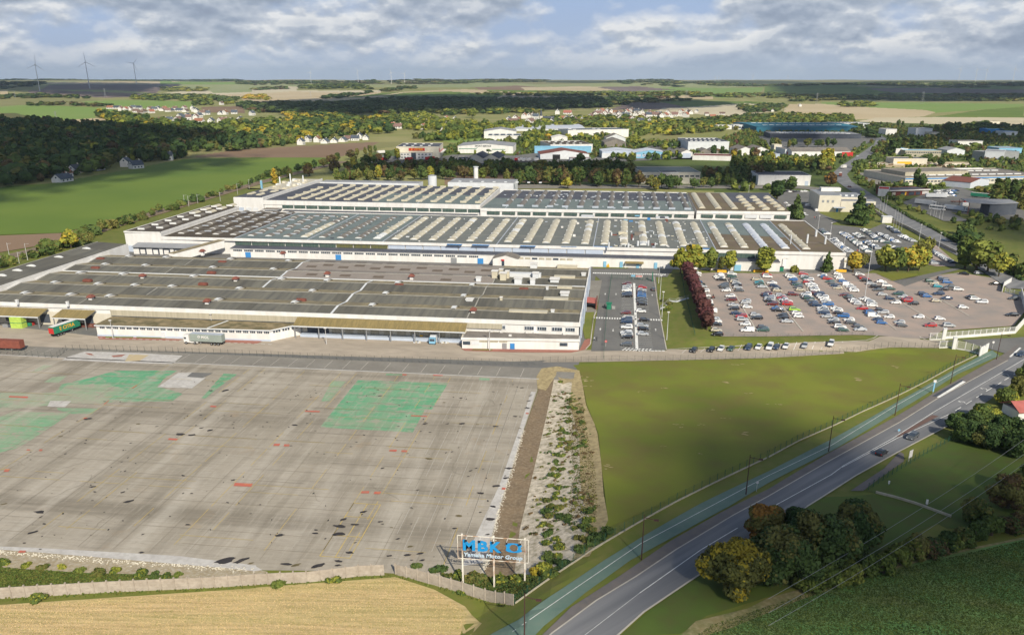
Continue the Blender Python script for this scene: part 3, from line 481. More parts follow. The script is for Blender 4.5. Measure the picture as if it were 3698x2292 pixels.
# long cream rooflights, white ducts and plant at the right end
for x0,x1,y in ((-30,340,918),(300,535,798),(430,570,690),(400,600,590),(430,620,490)):
 p=at('a7',x0,y,9.2);q=at('a7',x1,y,9.2);one('rooflight',hall,lambda mb,p=p,q=q:mb.box(p.x,p.y-1.4,p.z-1.2,q.x,p.y+1.4,p.z+.25,B['dome']))
for x0,x1,y in ((-110,278,572),):
 p=at('a7',x0,y,9.6);q=at('a7',x1,y,9.6);one('roof_duct',hall,lambda mb,p=p,q=q:mb.box(p.x,p.y-1.6,8,q.x,p.y+1.6,p.z+.9,B['white2']))
for key,x,y,w_,h_ in (('a7',205,515,1.5,2.2),('a7',222,615,1.2,2.6),('a7',195,655,1,1.8),('a7',58,648,1.5,1.8),('a7',405,640,1.8,1.2),('a7',385,945,.6,1.2),('a7',333,725,.5,1.2),('a7',500,760,1.6,.6),('a7',680,575,.9,.5),('a6',2335,825,.5,1.4),('a6',2035,822,1.3,.5),('a6',2275,610,1.2,3.2),('a6',2335,600,.8,3.4),('a6',2355,625,1.3,3.0),('a6',2395,615,.8,3.4),('a6',2120,632,1.0,1.4),('a5',165,845,.4,1.0),('a5',645,862,.4,1.0)):
 p=at(key,x,y,8.6);m_=B['dome'] if 'a6'==key and x>2200 else B['white2']
 one('roof_unit',hall,lambda mb,p=p,w_=w_,h_=h_,m_=m_:(mb.box(p.x-w_,p.y-w_,p.z-.6,p.x+w_,p.y+w_,p.z+h_,m_),mb.box(p.x-w_*1.2,p.y-w_*1.2,p.z+h_,p.x+w_*1.2,p.y+w_*1.2,p.z+h_+.25,B['white'])))
 # pale cladding band, canopy, dock doors and windows of the front
one('cladding',hall,lambda mb:mb.box(-191,280.3,4.7,-116,280.95,6.9,B['beige']))
one('cladding',hall,lambda mb:mb.box(-53,280.3,5.0,-40,280.95,6.9,B['beige']))
def canopy(x0,x1,yf,zf,yb,zb,skew=0):
 def f(mb):
  mb.face([(x0,yf,zf),(x1-skew,yf,zf),(x1,yb,zb),(x0+skew*.9,yb,zb)],B['canopy'])
  mb.face([(x0+skew*.9,yb,zb-.15),(x1,yb,zb-.15),(x1-skew,yf,zf-.15),(x0,yf,zf-.15)],B['grey'])
  mb.box(x0,yf-.12,zf-.35,x1-skew,yf,zf+.03,B['white2'])
  n=max(2,int((x1-x0)/9))
  for i in range(n+1):
   xx=x0+.5+(x1-skew-x0-1)*i/n;mb.box(xx-.15,yf+.3,0,xx+.15,yf+.6,zf-.15,B['grey'])
 one('canopy',hall,f)
canopy(-116.5,-52.6,275.3,4.9,280.2,6.9)
cl=at('a5',445,905,6.6);canopy(-271,cl.x,275,4.6,280.2,6.6,1)
ca=at('a5',490,985,4.6);cb=at('a5',905,920,6.6);canopy(ca.x,cb.x,275,4.6,280.2,6.6,1.5)
one('loading_dock',hall,lambda mb:(mb.box(-115,277.5,0,-53,280.9,1.1,B['bluepanel']),mb.box(-115,280.55,1.1,-53,280.95,5.4,B['cream'])))
one('loading_dock',hall,lambda mb:mb.box(-271,280.55,0,-191,280.95,5.2,B['cream']))
for i,x in enumerate((505,610,740,868,995,1125,1255,1385,1515,1645,1775,1905)):
 p=at('a6',x,1110,2.8);w_=2.1 if i<2 else 1.55;m_=B['dgrey'] if i<2 else B['beige']
 one('dock_door',hall,lambda mb,p=p,w_=w_,m_=m_:mb.box(p.x-w_,280.3,1.1,p.x+w_,280.52,4.1,m_))
for x in (30,395,620,845):
 p=at('a5',x,1000,2.8);one('dock_door',hall,lambda mb,p=p:mb.box(p.x-2,280.3,.9,p.x+2,280.52,4.3,B['dgrey']))
for x0,x1,y in ((120,210,1080),(240,330,1085),(380,480,1088),(510,600,1092)):
 p=at('a7',x0,y,5.6);q=at('a7',x1,y,5.6)
 one('window',hall,lambda mb,p=p,q=q:(mb.box(p.x,280.7,5.0,q.x,280.97,6.4,B['white2']),[mb.box(p.x+.15+(q.x-p.x-.2)*i/4,280.6,5.15,p.x+(q.x-p.x)*(i+1)/4-.1,280.68,6.25,B['glass']) for i in range(4)]))
p=at('a6',2335,1070,5.6);one('window',hall,lambda mb:(mb.box(p.x-1.9,280.7,4.9,p.x+1.9,280.97,6.4,B['white2']),[mb.box(p.x-1.7+.85*i,280.6,5.1,p.x-1.05+.85*i,280.68,6.2,B['glass']) for i in range(4)]))
for y in (290,308,327,345,364):one('downpipe',hall,lambda mb,y=y:mb.tube((-11.75,y,0),(-11.75,y,8),.15,.15,B['bluepanel']))
one('parapet',hall,lambda mb:mb.box(-12.0,281,0,-11.8,373,8.3,B['bluepanel']))
# -- side hall along the railway, left of the front hall
sh=empty('side_hall',(0,0,0),0,'long narrow factory shed with two-tone ridged roof running beside the railway at far left','factory hall')
SY0,SY1=262,389.5;XL,XR_,XE=-271.5,-265.5,-249.4
def strip_walls(mb):
 mb.prism([(XL,SY1-.4),(XR_,SY1-.4),(XR_,SY1),(XL,SY1)],0,[9.4,11,11,9.4],B['white'])
 mb.prism([(XR_,SY1-.4),(XE,SY1-.4),(XE,SY1),(XR_,SY1)],0,[11,10.2,10.2,11],B['white'])
 mb.prism([(XL,SY0),(XR_,SY0),(XR_,SY0+.4),(XL,SY0+.4)],0,[9.4,11,11,9.4],B['white'])
 mb.prism([(XR_,SY0),(XE,SY0),(XE,SY0+.4),(XR_,SY0+.4)],0,[11,10.2,10.2,11],B['white'])
 mb.box(XL,SY0,0,XL+.3,SY1,9.4,B['white']);mb.box(XE,SY0,0,XE+.35,SY1,10.4,B['white'])
one('wall',sh,strip_walls)
def strip_roof(mb):
 mb.face([(XL+.1,SY0,9.45),(XR_,SY0,11.05),(XR_,SY1,11.05),(XL+.1,SY1,9.45)],B['lichen'])
 for i in range(8):
  a=SY0+(SY1-SY0)*i/8;b=SY0+(SY1-SY0)*(i+1)/8
  mb.face([(XR_,a,11.05),(XE,a,10.25),(XE,b,10.25),(XR_,b,11.05)],B['fibre2' if i%3 else 'fibre'])
 mb.box(XR_-.2,SY0,11.0,XR_+.2,SY1,11.2,B['seam'])
one('roof',sh,strip_roof)
for x,y in ((820,322),(555,403),(292,487),(160,530),(10,578)):
 p=at('a5',x,y,11.2);one('rooflight',sh,lambda mb,p=p:mb.dome(p.x-2.2,p.y-.6,p.x+2.2,p.y+.6,10.6,.7,B['dome_w']))
 # -- low buildings in front of the front hall
an=empty('office_annex',(0,0,0),0,'low white annex with mossy flat roof and small windows behind the white lorry','annex')
AP=[(-190,269),(-123.5,270.8),(-115.6,280),(-190,280)]
one('wall',an,lambda mb:(mb.prism(AP,0,4.0,B['white']),mb.prism([(x,y-.05) for x,y in AP[:2]]+[AP[2],(AP[2][0],279)]+[AP[3]],0,.7,B['bluepanel']) if False else None))
one('plinth',an,lambda mb:(mb.prism([(-190.05,268.9),(-123.45,270.7),(-123.5,270.85),(-190,269.05)],0,.7,B['bluepanel'])))
one('roof',an,lambda mb:(mb.prism([(-190.4,268.4),(-123.2,270.3),(-115.2,280.0),(-190.4,280.0)],4.0,4.45,B['white2'],B['moss'])))
one('roof_seam',an,lambda mb:mb.prism([(-147,269.8),(-146.5,269.8),(-143.5,279.9),(-144,279.9)],4.45,4.6,B['white2']))
for i in range(25):
 x=-188.6+i*2.62;yy=269+(x+190)/66.5*1.8-.1
 one('window',an,lambda mb,x=x,yy=yy:[mb.box(x+.68*j,yy,3.0,x+.68*j+.5,yy+.2,3.75,B['glass']) for j in range(3)])
for i in range(3):
 t0=.1+.3*i
 def sw(mb,t0=t0):
  for j in range(3):
   a=t0+j*.085;b=a+.06;P0=(-123.5+7.9*a+.1,270.8+9.2*a-.1);P1=(-123.5+7.9*b+.1,270.8+9.2*b-.1)
   mb.prism([P0,P1,(P1[0]-.2,P1[1]+.2),(P0[0]-.2,P0[1]+.2)],3.0,3.75,B['glass'])
 one('window',an,sw)
one('door',an,lambda mb:mb.box(-165,269.3,0,-163.7,269.75,2.3,B['white2']))
an2=empty('gate_office',(0,0,0),0,'low white flat-roofed office at the near right corner of the front hall','annex')
one('wall',an2,lambda mb:(mb.prism([(-53,271.5),(-12,274.8),(-12,280.2),(-53,280.2)],0,3.7,B['white']),mb.prism([(-53.3,271.1),(-11.7,274.4),(-11.7,275),(-53.3,271.7)],3.3,4.1,B['white'])))
one('roof',an2,lambda mb:mb.prism([(-52.8,271.8),(-12.2,275.1),(-12.2,280.1),(-52.8,280.1)],3.7,3.95,B['darkfelt'],B['asb']))
for key,x0,x1,y,m_ in (('a6',1975,2045,1222,'glass'),('a6',2055,2130,1226,'white2'),('a6',2145,2220,1200,'beige'),('a6',2235,2320,1203,'beige'),('a6',2330,2405,1207,'beige'),('a7',450,525,1250,'glass')):
 p=at(key,x0,y,2);q=at(key,x1,y,2);f=lambda x:271.5+(x+53)*3.3/41-.12
 one('window',an2,lambda mb,p=p,q=q,m_=m_:mb.prism([(p.x,f(p.x)),(q.x,f(q.x)),(q.x,f(q.x)+.2),(p.x,f(p.x)+.2)],(1.5 if m_!='beige' else 2.5),(2.7 if m_!='beige' else 3.2),B[m_]))
for key,x,m_ in (('a6',2370,'grey'),('a7',5,'blue')):
 p=at(key,x,1250,1.1);one('door',an2,lambda mb,p=p,m_=m_:mb.box(p.x-.8,f(p.x)-.1,0,p.x+.8,f(p.x)+.1,2.2,B[m_]))
for key,x,y in (('a6',2245,1118),('a6',2335,1125),('a6',2420,1160),('a7',140,1130),('a7',215,1130),('a7',495,1145)):
 p=at(key,x,y,4);one('roof_unit',an2,lambda mb,p=p:mb.box(p.x-.5,p.y-.4,3.9,p.x+.5,p.y+.4,4.5,B['white']))
 # -- middle hall
S8=(CAMH-8.6)/(CAMH-10)
mh=empty('factory_hall',(0,0,0),0,'huge flat-roofed middle factory hall with rows of rooflights and a white front','factory hall')
Z8=8.6
def backy(x):return 514+max(0,(x+60))*.04
def mid_walls(mb):
 mb.prism([(-248,419.5),(-206,420.8),(112,420.8),(112,521),(-60,514),(-248,514)],0,Z8-.3,B['white'])
 for P in ([(-248,419.2),(112.3,420.4),(112.3,420.9),(-248,419.8)],[(111.8,420.9),(112.3,420.9),(112.3,521),(111.8,521)],[(-248,513.8),(-60,513.8),(112.3,520.8),(112.3,521.3),(-60,514.2),(-248,514.2)]):
  mb.prism(P,Z8-1.2,Z8+.28,B['white'])
one('wall',mh,mid_walls)
secs=[(-248,-206.5,'darkfelt'),(-206.5,-165.5,'felt'),(-165.5,-124,'felt'),(-124,-62.8,'felt2'),(-62.8,-12.5,'felt2'),(-12.5,49.3,'felt2'),(49.3,91,None),(91,111.8,'brownfelt')]
for x0,x1,m_ in secs:
 def rs(mb,x0=x0,x1=x1,m_=m_):
  y0=420.9;bl,br=backy(x0)-.2,backy(x1)-.2
  if m_:mb.prism([(x0,y0),(x1,y0),(x1,br),(x0,bl)],Z8-.28,Z8,B[m_])
  else:
   mb.prism([(x0,y0),(x1,y0),(x1,462),(x0,470)],Z8-.28,Z8,B['brownfelt']);mb.prism([(x0,470),(x1,462),(x1,br),(x0,bl)],Z8-.28,Z8-.02,B['felt'])
  if x0>-247:mb.box(x0-.25,y0,Z8,x0+.25,bl,Z8+.15,B['flash'])
  mb.box(x0+.3,448,Z8,x1-.3,448.25,Z8+.04,B['seam'])
 one('roof',mh,rs)
 # rooflight rows: every row of little barrel lights is one part
rows=[(-242.5+10.2*i,'l') for i in range(4)]+[((-187.4+10.03*k)*S8,'k%d'%k) for k in range(-1,29)]
far_lights=MB()
for x,kk in rows:
 if x>104:continue
 k=-9 if kk=='l' else int(kk[1:])
 if k==-9:gap,L,m1=8.6,5.2,'dome_b'
 elif k<2:gap,L,m1=7.9,4.4,'dome_b'
 elif k<6:gap,L,m1=7.7,5.6,('dome_b','dome_b','dome','dome_b')[k%4]
 elif k<14:gap,L,m1=7.6,6.3,'dome'
 elif k<25:gap,L,m1=7.5,7.1,'dome'
 else:gap,L,m1=7.4,6.8,('dome','dome','dome_s','dome_s')[k%4]
 for i in range(10):
  y0=429.5+gap*i+(1.5 if k==-9 else 0);mm='dome_b' if (2<=k<6 and i>5) else m1
  if m1=='dome' and R_.random()<.08:mm='dome_w'
  L_=L*.75 if (0<k<14 and i>7) else L;xj=x+(1.3 if k<2 and i%2 else 0);w_=2.05
  def dm(mb,y0=y0,L_=L_,xj=xj,mm=mm,i=i,w_=w_,m1_=m1):
   mb.dome(xj-w_,y0,xj+w_,y0+L_,Z8,.75,B[mm])
   if i%2:mb.box(xj-w_,y0-.4,Z8,xj+w_,y0+.05,Z8+(.5 if m1_=='dome_b' else.7),B['flash' if m1_=='dome_b' else 'dome_w'])
   else:mb.dome(xj-w_*.9,y0-.15,xj+w_*.9,y0+.02,Z8-.1,.5,B['dome_w'])
  if i<3:one('rooflight',mh,dm)
  else:dm(far_lights)
tag(far_lights.build('rooflight',mh),kind='stuff')
# front glazing, bay by bay
for i in range(34):
 x0=-206+10.2*i*.93;x1=x0+9.0
 if x1>80:break
 if -12<x0<22:continue
 m_='greenglass' if (x0<-153 or x0>22) else ('yellowglass' if x0<-126 else 'bluepanel')
 one('window',mh,lambda mb,x0=x0,x1=x1,m_=m_:mb.box(x0,420.25,5.15,x1,420.5,7.35,B[m_]))
def leanto(mb):
 mb.prism([(-206,413.2),(-60,413.2),(80,413.6),(80,420.3),(-206,420.3)],0,4.5,B['white'])
one('lean_to_wall',mh,leanto)
one('lean_to_roof',mh,lambda mb:mb.prism([(-206,412.8),(80,413.2),(80,420.2),(-206,420.2)],4.5,[4.7,4.7,5.1,5.1],B['white'],B['tarfelt']))
for i in range(22):
 x=-204+i*6.1
 if x>-72:break
 one('window',mh,lambda mb,x=x:[mb.box(x+1.0*j,412.95,3.3,x+1.0*j+.75,413.15,4.1,B['glass']) for j in range(5)])
for i in range(9):
 x=-54+i*3.6
 one('window',mh,lambda mb,x=x:mb.box(x,412.95,2.4,x+2.7,413.15,3.9,B['beige' if i%3 else 'glass']))
for x,y in ((882,485),(1038,488),(1195,490),(1365,495),(2140,512)):
 p=at('a7',x,y,1);one('door',mh,lambda mb,p=p,w_=(1.6 if x>2000 else.75):mb.box(p.x-w_,412.95,0,p.x+w_,413.3,3.0,B['skyblue']))
for x in (-196,-146,-84,-70):
 one('door',mh,lambda mb,x=x:mb.box(x-1.5,412.95,0,x+1.5,413.15,2.8,B['blue' if x!=-84 else 'grey']))
 # entrance porch with the red door
def porch(mb):
 x0,x1,y0,y1,c=-62.5,-49.5,406,413,-56
 mb.box(x0,y0,0,x1,y1,4.4,B['white'])
 mb.prism([(x0,y0),(c,y0),(c,y0+.3),(x0,y0+.3)],4.4,[4.4,6.2,6.2,4.4],B['white']);mb.prism([(c,y0),(x1,y0),(x1,y0+.3),(c,y0+.3)],4.4,[6.2,4.4,4.4,6.2],B['white'])
one('porch',mh,porch)
one('porch_roof',mh,lambda mb:(mb.prism([(-62.8,405.8),(-56,405.8),(-56,415),(-62.8,415)],[4.3,6.2,6.2,4.3],[4.5,6.4,6.4,4.5],B['asb']),mb.prism([(-56,405.8),(-49.2,405.8),(-49.2,415),(-56,415)],[6.2,4.3,4.3,6.2],[6.4,4.5,4.5,6.4],B['asb'])))
one('porch_door',mh,lambda mb:(mb.box(-57.9,405.85,0,-54,405.98,3.4,B['glass']),mb.box(-58.2,405.7,3.4,-53.7,405.98,4.1,B['red'])))
# pipes, stacks and plant on the middle roof
stk=[]
for key,x,y,h_,r_ in (('a7',918,330,5.5,.45),('a7',945,205,3,.4),('a7',1105,315,3.5,.5),('a7',1195,300,4,.6),('a7',1295,300,4.5,.5),('a7',1240,220,3,.4),('a7',1345,190,2.5,.3),('a7',1360,300,2.5,.3),('g4',870,930,8,.5),('g4',1000,830,6,.6),('g4',1135,940,7,.5),('g4',628,940,8,.25),('a7',1090,180,2.5,.3),('a7',1150,250,2,.4),('a7',1320,220,2,.35),('a7',1075,310,2.2,.3)):
 p=at(key,x,y,Z8);stk.append(p);one('roof_stack',mh,lambda mb,p=p,h_=h_,r_=r_:mb.tube((p.x,p.y,Z8),(p.x,p.y,Z8+h_*.6),r_,r_,B['white2'],8))
for key,x,y,m_,w_,l_,h_ in (('a7',1050,195,'dome',2.2,1.2,1.6),('a7',1205,200,'dome_b',2.4,1.4,1.8),('a7',1260,150,'rust',.5,9,.25),('a7',1140,220,'rust',.6,8,.25),('a7',1300,55,'blue',.9,.8,1.2),('a7',1060,245,'white',2,3,1),('a7',1340,290,'rust',.9,1.5,.3),('a7',975,200,'rust',1.4,1.2,.3),('a7',1470,60,'rust',.8,5,.2),('a7',1430,40,'dgrey',1.5,1.2,1),('a7',1130,70,'blue',1.2,1,.4),('a7',1080,60,'skyblue',1.2,.8,.4),('a7',1820,330,'blue',3.5,1.0,.1),('a6',1890,290,'blue',4,1,.1),('a6',2140,295,'blue',4.5,1,.1),('a7',150,305,'blue',4,1,.1),('a7',540,310,'blue',4,.9,.1),('a7',860,312,'blue',5,.9,.1),('a7',1190,20,'skyblue',1.5,.8,.5),('a7',590,212,'white',.7,.7,1),('a7',625,95,'white',.7,.7,1),('a7',475,130,'white',.6,.6,.8),('g4',325,345,'white',.9,.9,.9)):
 p=at(key,x,y,Z8);one('roof_plant',mh,lambda mb,p=p,m_=m_,w_=w_,l_=l_,h_=h_:mb.box(p.x-w_,p.y-l_,Z8,p.x+w_,p.y+l_,Z8+h_,B[m_]))
def scraps(mb):
 for i in range(150):
  x=R_.uniform(-205,48) if R_.random()<.6 else R_.uniform(-10,48);y=R_.uniform(424,508);w_=R_.uniform(.25,.9)
  mb.box(x-w_,y-w_*.7,Z8,x+w_,y+w_*.7,Z8+R_.uniform(.05,.5),B[R_.choice(['white','white2','flash','dome','flash','dgrey'])])
tag(one('roof_fitting',mh,scraps),kind='stuff')
# the shelf annex at its right-hand end
ar=empty('end_annex',(0,0,0),0,'white annex with brown flat roof and small dark windows beside the main car park trees','annex')
q0,q1=at('g4',510,1145,5.2),at('g4',1460,1140,5.2)
fy0,fy1=q0.y,q1.y;ax0,ax1=q0.x,q1.x
one('wall',ar,lambda mb:mb.prism([(ax0,fy0),(ax1,fy1),(ax1,430),(ax0,420.2)],0,5.2,B['white']))
one('roof',ar,lambda mb:mb.prism([(ax0+.3,fy0+.3),(ax1-.3,fy1+.3),(ax1-.3,430),(ax0+.3,420.3)],5.2,5.4,B['white'],B['brownfelt']))
one('cladding',ar,lambda mb:mb.prism([(ax0,fy0-.12),(ax1,fy1-.12),(ax1,fy1+.1),(ax0,fy0+.1)],2.8,4.0,B['beige']))
for i in range(8):
 a=ax0+(ax1-ax0)*(.12+i*.108)
 one('window',ar,lambda mb,a=a:[mb.box(a+.75*j,fy0+(fy1-fy0)*(a-ax0)/(ax1-ax0)-.2,1.9,a+.75*j+.55,fy0+(fy1-fy0)*(a-ax0)/(ax1-ax0)+.1,2.5,B['glass']) for j in range(4)])
 # -- raised block at the left of the middle hall
lb=empty('raised_hall',(0,0,0),0,'tall windowless white hall with dark mossy roof, left of the middle hall','factory hall')
lt,lt2=at('a1',2040,1435,10.8),at('a1',2240,1445,10.8)
LP=[(-269.5,420),(-248,419.6),(-248,lt2.y),(-269.5,lt.y)]
one('wall',lb,lambda mb:mb.prism(LP,0,10.9,B['white']))
one('roof',lb,lambda mb:mb.prism([(-269.2,420.3),(-248.3,419.9),(-248.3,lt2.y-.3),(-269.2,lt.y-.3)],10.9,11.05,B['white'],B['darkfelt']))
one('parapet',lb,lambda mb:(mb.box(-269.6,419.9,10.9,-269.2,lt.y,11.3,B['white']),mb.box(-248.3,419.5,10.0,-247.9,lt2.y,11.3,B['white']),mb.box(-269.6,419.5,10.6,-248,419.9,11.3,B['white'])))
for i in range(7):
 for j in range(2):
  y=427+i*14.5+j*5;x=-263.5+8.2*j
  one('rooflight',lb,lambda mb,x=x,y=y:(mb.dome(x-2,y,x+2,y+7,11.05,.9,B['dome_b' if i<4 else 'dome']),mb.box(x-2,y-.4,11,x+2,y-.05,12,B['dome_w'])))
one('dock_canopy',lb,lambda mb:mb.prism([(-262,412.5),(-225,412.8),(-225,419.3),(-262,419.3)],[4.0,4.0,5.2,5.2],[4.2,4.2,5.4,5.4],B['greyroof']))
one('dock_front',lb,lambda mb:mb.box(-262,414.0,0,-225,419.3,3.9,B['white']))
for x in (-266,-256.5,-249,-242.8,-236.5):
 one('dock_door',lb,lambda mb,x=x:(mb.box(x-2.1,413.8 if x>-260 else 419.4,0,x+2.1,413.95 if x>-260 else 419.8,3.4,B['dgrey' if x>-260 else 'bluepanel']),mb.box(x-1.3,413.65,.3,x+1.3,413.78,2.6,B['white']) if x>-260 else None))
br=empty('covered_walkway',(0,0,0),0,'sloping white covered conveyor bridge joining the front hall to the middle hall','walkway')
one('wall',br,lambda mb:mb.prism([(-229,392),(-226.5,392),(-211,418),(-214,418)],[1,1,4,4],[5.4,5.4,8,8],B['white']))
one('roof',br,lambda mb:mb.prism([(-229.6,392),(-226.2,392),(-210.7,418),(-214.6,418)],[5.4,5.4,8,8],[5.6,5.6,8.25,8.25],B['lichen']))
# -- rear halls
rh=empty('rear_hall',(0,0,0),0,'far left factory hall with long slanting cream rooflight strips and a tall blank white corner','factory hall')
ZC=12.0;SC=(CAMH-12)/(CAMH-14)
RP=[(-241,541),(-91,538),(-91,630),(-244,643)]
one('wall',rh,lambda mb:(mb.prism(RP,0,ZC-.2,B['white']),mb.prism([(-241.3,540.6),(-90.7,537.6),(-90.7,538.2),(-241.3,541.2)],ZC-2.6,ZC+.3,B['white']),mb.prism([(-91.2,538),(-90.7,538),(-90.7,630),(-91.2,630)],ZC-1,ZC+.4,B['white'])))
one('roof',rh,lambda mb:(mb.prism([(-240.8,541.2),(-165,539.7),(-165,636),(-243.8,642.7)],ZC-.2,ZC,B['tarfelt']),mb.prism([(-165,539.7),(-91.2,538.3),(-91.2,585),(-165,590)],ZC-.2,ZC,B['felt']),mb.prism([(-165,590),(-91.2,585),(-91.2,629.8),(-165,636)],ZC-.2,ZC,B['tarfelt']),mb.prism([(-134.3,540),(-133.8,540),(-133.8,633),(-134.3,633)],ZC,ZC+.15,B['flash'])))
for k in range(14):
 x=(-220.4+9.93*k)*SC;y1=628 if k>0 else 612
 def bar(mb,x=x,k=k,y1=y1):
  y0=552-k*.35;m_=B['dome'] if k<11 else B['dome']
  mb.dome(x-1.7,y0,x+1.7,y1,ZC,.7,m_,n=5)
  for j in range(5):
   yy=y0+(y1-y0)*j/4;mb.box(x-2.1,yy-.4,ZC,x+2.1,yy+.4,ZC+1.2,B['dome'])
 one('rooflight_strip',rh,bar)
for i in range(16):
 x0=-228+i*8.6
 one('window',rh,lambda mb,x0=x0:mb.box(x0,540.35-i*.17,7.2,x0+7.8,540.6-i*.17,9.2,B['greenglass']))
def rear_lean(mb):
 mb.prism([(-226,533.5),(-92,531),(-92,537.6),(-226,540.4)],0,6.2,B['white'],B['tarfelt'])
one('lean_to',rh,rear_lean)
for i in range(20):one('window',rh,lambda mb,i=i:[mb.box(-222+i*6.2+j*1.3,533.2-i*.12,4.9,-221.1+i*6.2+j*1.3,533.5-i*.12,5.9,B['glass']) for j in range(4)])
rb=empty('corner_hall',(0,0,0),0,'tall blank white corner block with small stacks on its roof behind the raised dark-roofed hall','factory hall')
CP=[(-263,541.5),(-241.5,541),(-240,655),(-262,655)]
one('wall',rb,lambda mb:mb.prism(CP,0,13.6,B['white']))
one('roof',rb,lambda mb:(mb.prism([(-262.7,541.8),(-241.8,541.3),(-240.9,585),(-262.4,585)],13.6,13.8,B['white'],B['tarfelt']),mb.prism([(-262.4,585),(-240.9,585),(-240.3,654.6),(-262.2,654.6)],13.6,13.75,B['white'],B['dome'])))
one('parapet',rb,lambda mb:mb.prism([(-241.9,541),(-241.4,541),(-239.9,655),(-240.4,655)],13,14.2,B['white']))
for x,y in ((-258,556),(-250,553),(-256,572),(-247,570),(-252,585),(-246,590),(-257,598)):
 one('rooflight',rb,lambda mb,x=x,y=y:mb.dome(x-1.8,y,x+1.8,y+8,13.8,.8,B['dome']))
for key,x,y,h_ in (('a2',228,1222,5.5),('a2',328,1205,6.5),('a2',450,1215,6)):
 p=at(key,x,y,13.8);one('chimney',rb,lambda mb,p=p,h_=h_:(mb.tube((p.x,min(p.y,650),13.5),(p.x,min(p.y,650),13.5+h_),.55,.5,B['white2'],8)))
def clutter(mb):
 for i in range(16):
  x=R_.uniform(-261,-243);y=R_.uniform(604,650);mb.box(x-1.2,y-1.5,13.7,x+1.2,y+1.5,13.9+R_.uniform(.5,1.6),B['dome_w' if i%2 else 'cream'])
one('roof_plant',rb,clutter)
one('dock_canopy',rb,lambda mb:mb.prism([(-239.5,531),(-228,531),(-228,541),(-239.5,541)],7.0,7.3,B['white2'],B['asb']))
for x in (-258,-252.5,-247.5):one('dock_door',rb,lambda mb,x=x:mb.box(x-1.9,541.05-.2,2,x+1.9,541.3,7,B['bluepanel' if x<-256 else 'white2']))
dh=empty('rear_hall',(0,0,0),0,'middle rear factory hall with grey barrel rooflights over black and grey-green roofing','factory hall')
ZD=10.2
DP=[(-90.5,536),(47.5,539),(49,632),(-88,632)]
one('wall',dh,lambda mb:(mb.prism(DP,0,ZD-.2,B['white']),mb.prism([(-90.5,535.6),(47.5,538.6),(47.5,539.1),(-90.5,536.2)],ZD-1.6,ZD+.25,B['white']),mb.prism([(-88,631.8),(49,631.8),(49,632.3),(-88,632.3)],ZD-1,ZD+.5,B['white'])))
one('roof',dh,lambda mb:(mb.prism([(-90.4,536.3),(47.4,539.3),(48,588),(-89,588)],ZD-.2,ZD,B['felt']),mb.prism([(-89,588),(48,588),(48.9,631.8),(-88,631.8)],ZD-.2,ZD,B['tarfelt']),mb.box(-34.4,537.4,ZD,-33.9,631.6,ZD+.15,B['flash']),mb.box(-74.4,537,ZD,-73.9,631.6,ZD+.15,B['flash'])))
for k in range(13):
 x=(-74+9.75*k)*1.02
 def bar2(mb,x=x,k=k):
  mb.dome(x-1.9,548,x+1.9,627,ZD,1.0,B['dome_b'],n=5)
  for j in range(4):mb.box(x-2.1,548+26*j-.35,ZD,x+2.1,548+26*j+.35,ZD+1.15,B['flash'])
 one('rooflight_strip',dh,bar2)
def scraps2(mb):
 for i in range(60):
  x=R_.uniform(-88,45);y=R_.uniform(545,628);w_=R_.uniform(.3,1.1)
  mb.box(x-w_,y-w_,ZD,x+w_,y+w_,ZD+R_.uniform(.1,.6),B[R_.choice(['white2','flash','flash','grey'])])
tag(one('roof_fitting',dh,scraps2),kind='stuff')
for i in range(13):one('window',dh,lambda mb,i=i:mb.box(-86+i*10.1,535.5+i*.22,6.6,-77.5+i*10.1,535.7+i*.22,8.4,B['greenglass']))
one('lean_to',dh,lambda mb:mb.prism([(-88,530),(47,532.5),(47,538.4),(-88,535.4)],0,5.4,B['white'],B['tarfelt']))
for i in range(18):one('window',dh,lambda mb,i=i:[mb.box(-86+i*7.3+j*1.4,529.7+i*.13,4.1,-85.1+i*7.3+j*1.4,530+i*.13,5.1,B['glass']) for j in range(4)])
for x in (-20,27):one('porch',dh,lambda mb,x=x:mb.box(x-4,524,0,x+4,533,8.0,B['white2']))
eh=empty('rear_hall',(0,0,0),0,'rightmost rear factory hall with brown roof and stepped cream rooflight pairs','factory hall')
EP=[(49,539.5),(107.5,543),(109.5,640),(49.8,634)]
ZE=10.6
one('wall',eh,lambda mb:(mb.prism(EP,0,ZE-.2,B['white']),mb.prism([(49,539.1),(107.6,542.6),(107.6,543.1),(49,539.6)],ZE-1.5,ZE+.25,B['white'])))
one('roof',eh,lambda mb:(mb.prism([(49.2,539.7),(107.3,543.2),(108.3,585),(49.5,585)],ZE-.2,ZE,B['brownfelt']),mb.prism([(49.5,585),(76,585),(76,633.5),(49.9,633)],ZE-.2,ZE,B['brownfelt']),mb.prism([(76,585),(108.3,585),(109.3,639.6),(76,635.5)],ZE-.2,ZE,B['tarfelt'])))
for k in range(3):
 x=52.5+10.4*k+1
 one('rooflight_row',eh,lambda mb,x=x:[mb.dome(x-2.1,552+7.4*j,x+2.1,552+7.4*j+6.5,ZE,1.0,B['dome']) for j in range(10)])
for k in range(3):
 x=84+9.5*k
 one('rooflight_row',eh,lambda mb,x=x:[mb.dome(x-2.3+(j%2)*1.2,550+14*(j//2)+4.5*(j%2),x+2.3+(j%2)*1.2,550+14*(j//2)+4.5*(j%2)+4,ZE,.9,B['dome']) for j in range(10)])
for i in range(6):one('window',eh,lambda mb,i=i:mb.box(52+i*9.2,539.2+i*.53,6.6,59.5+i*9.2,539.5+i*.53,8.6,B['greenglass' if i not in (3,4) else 'white2']))
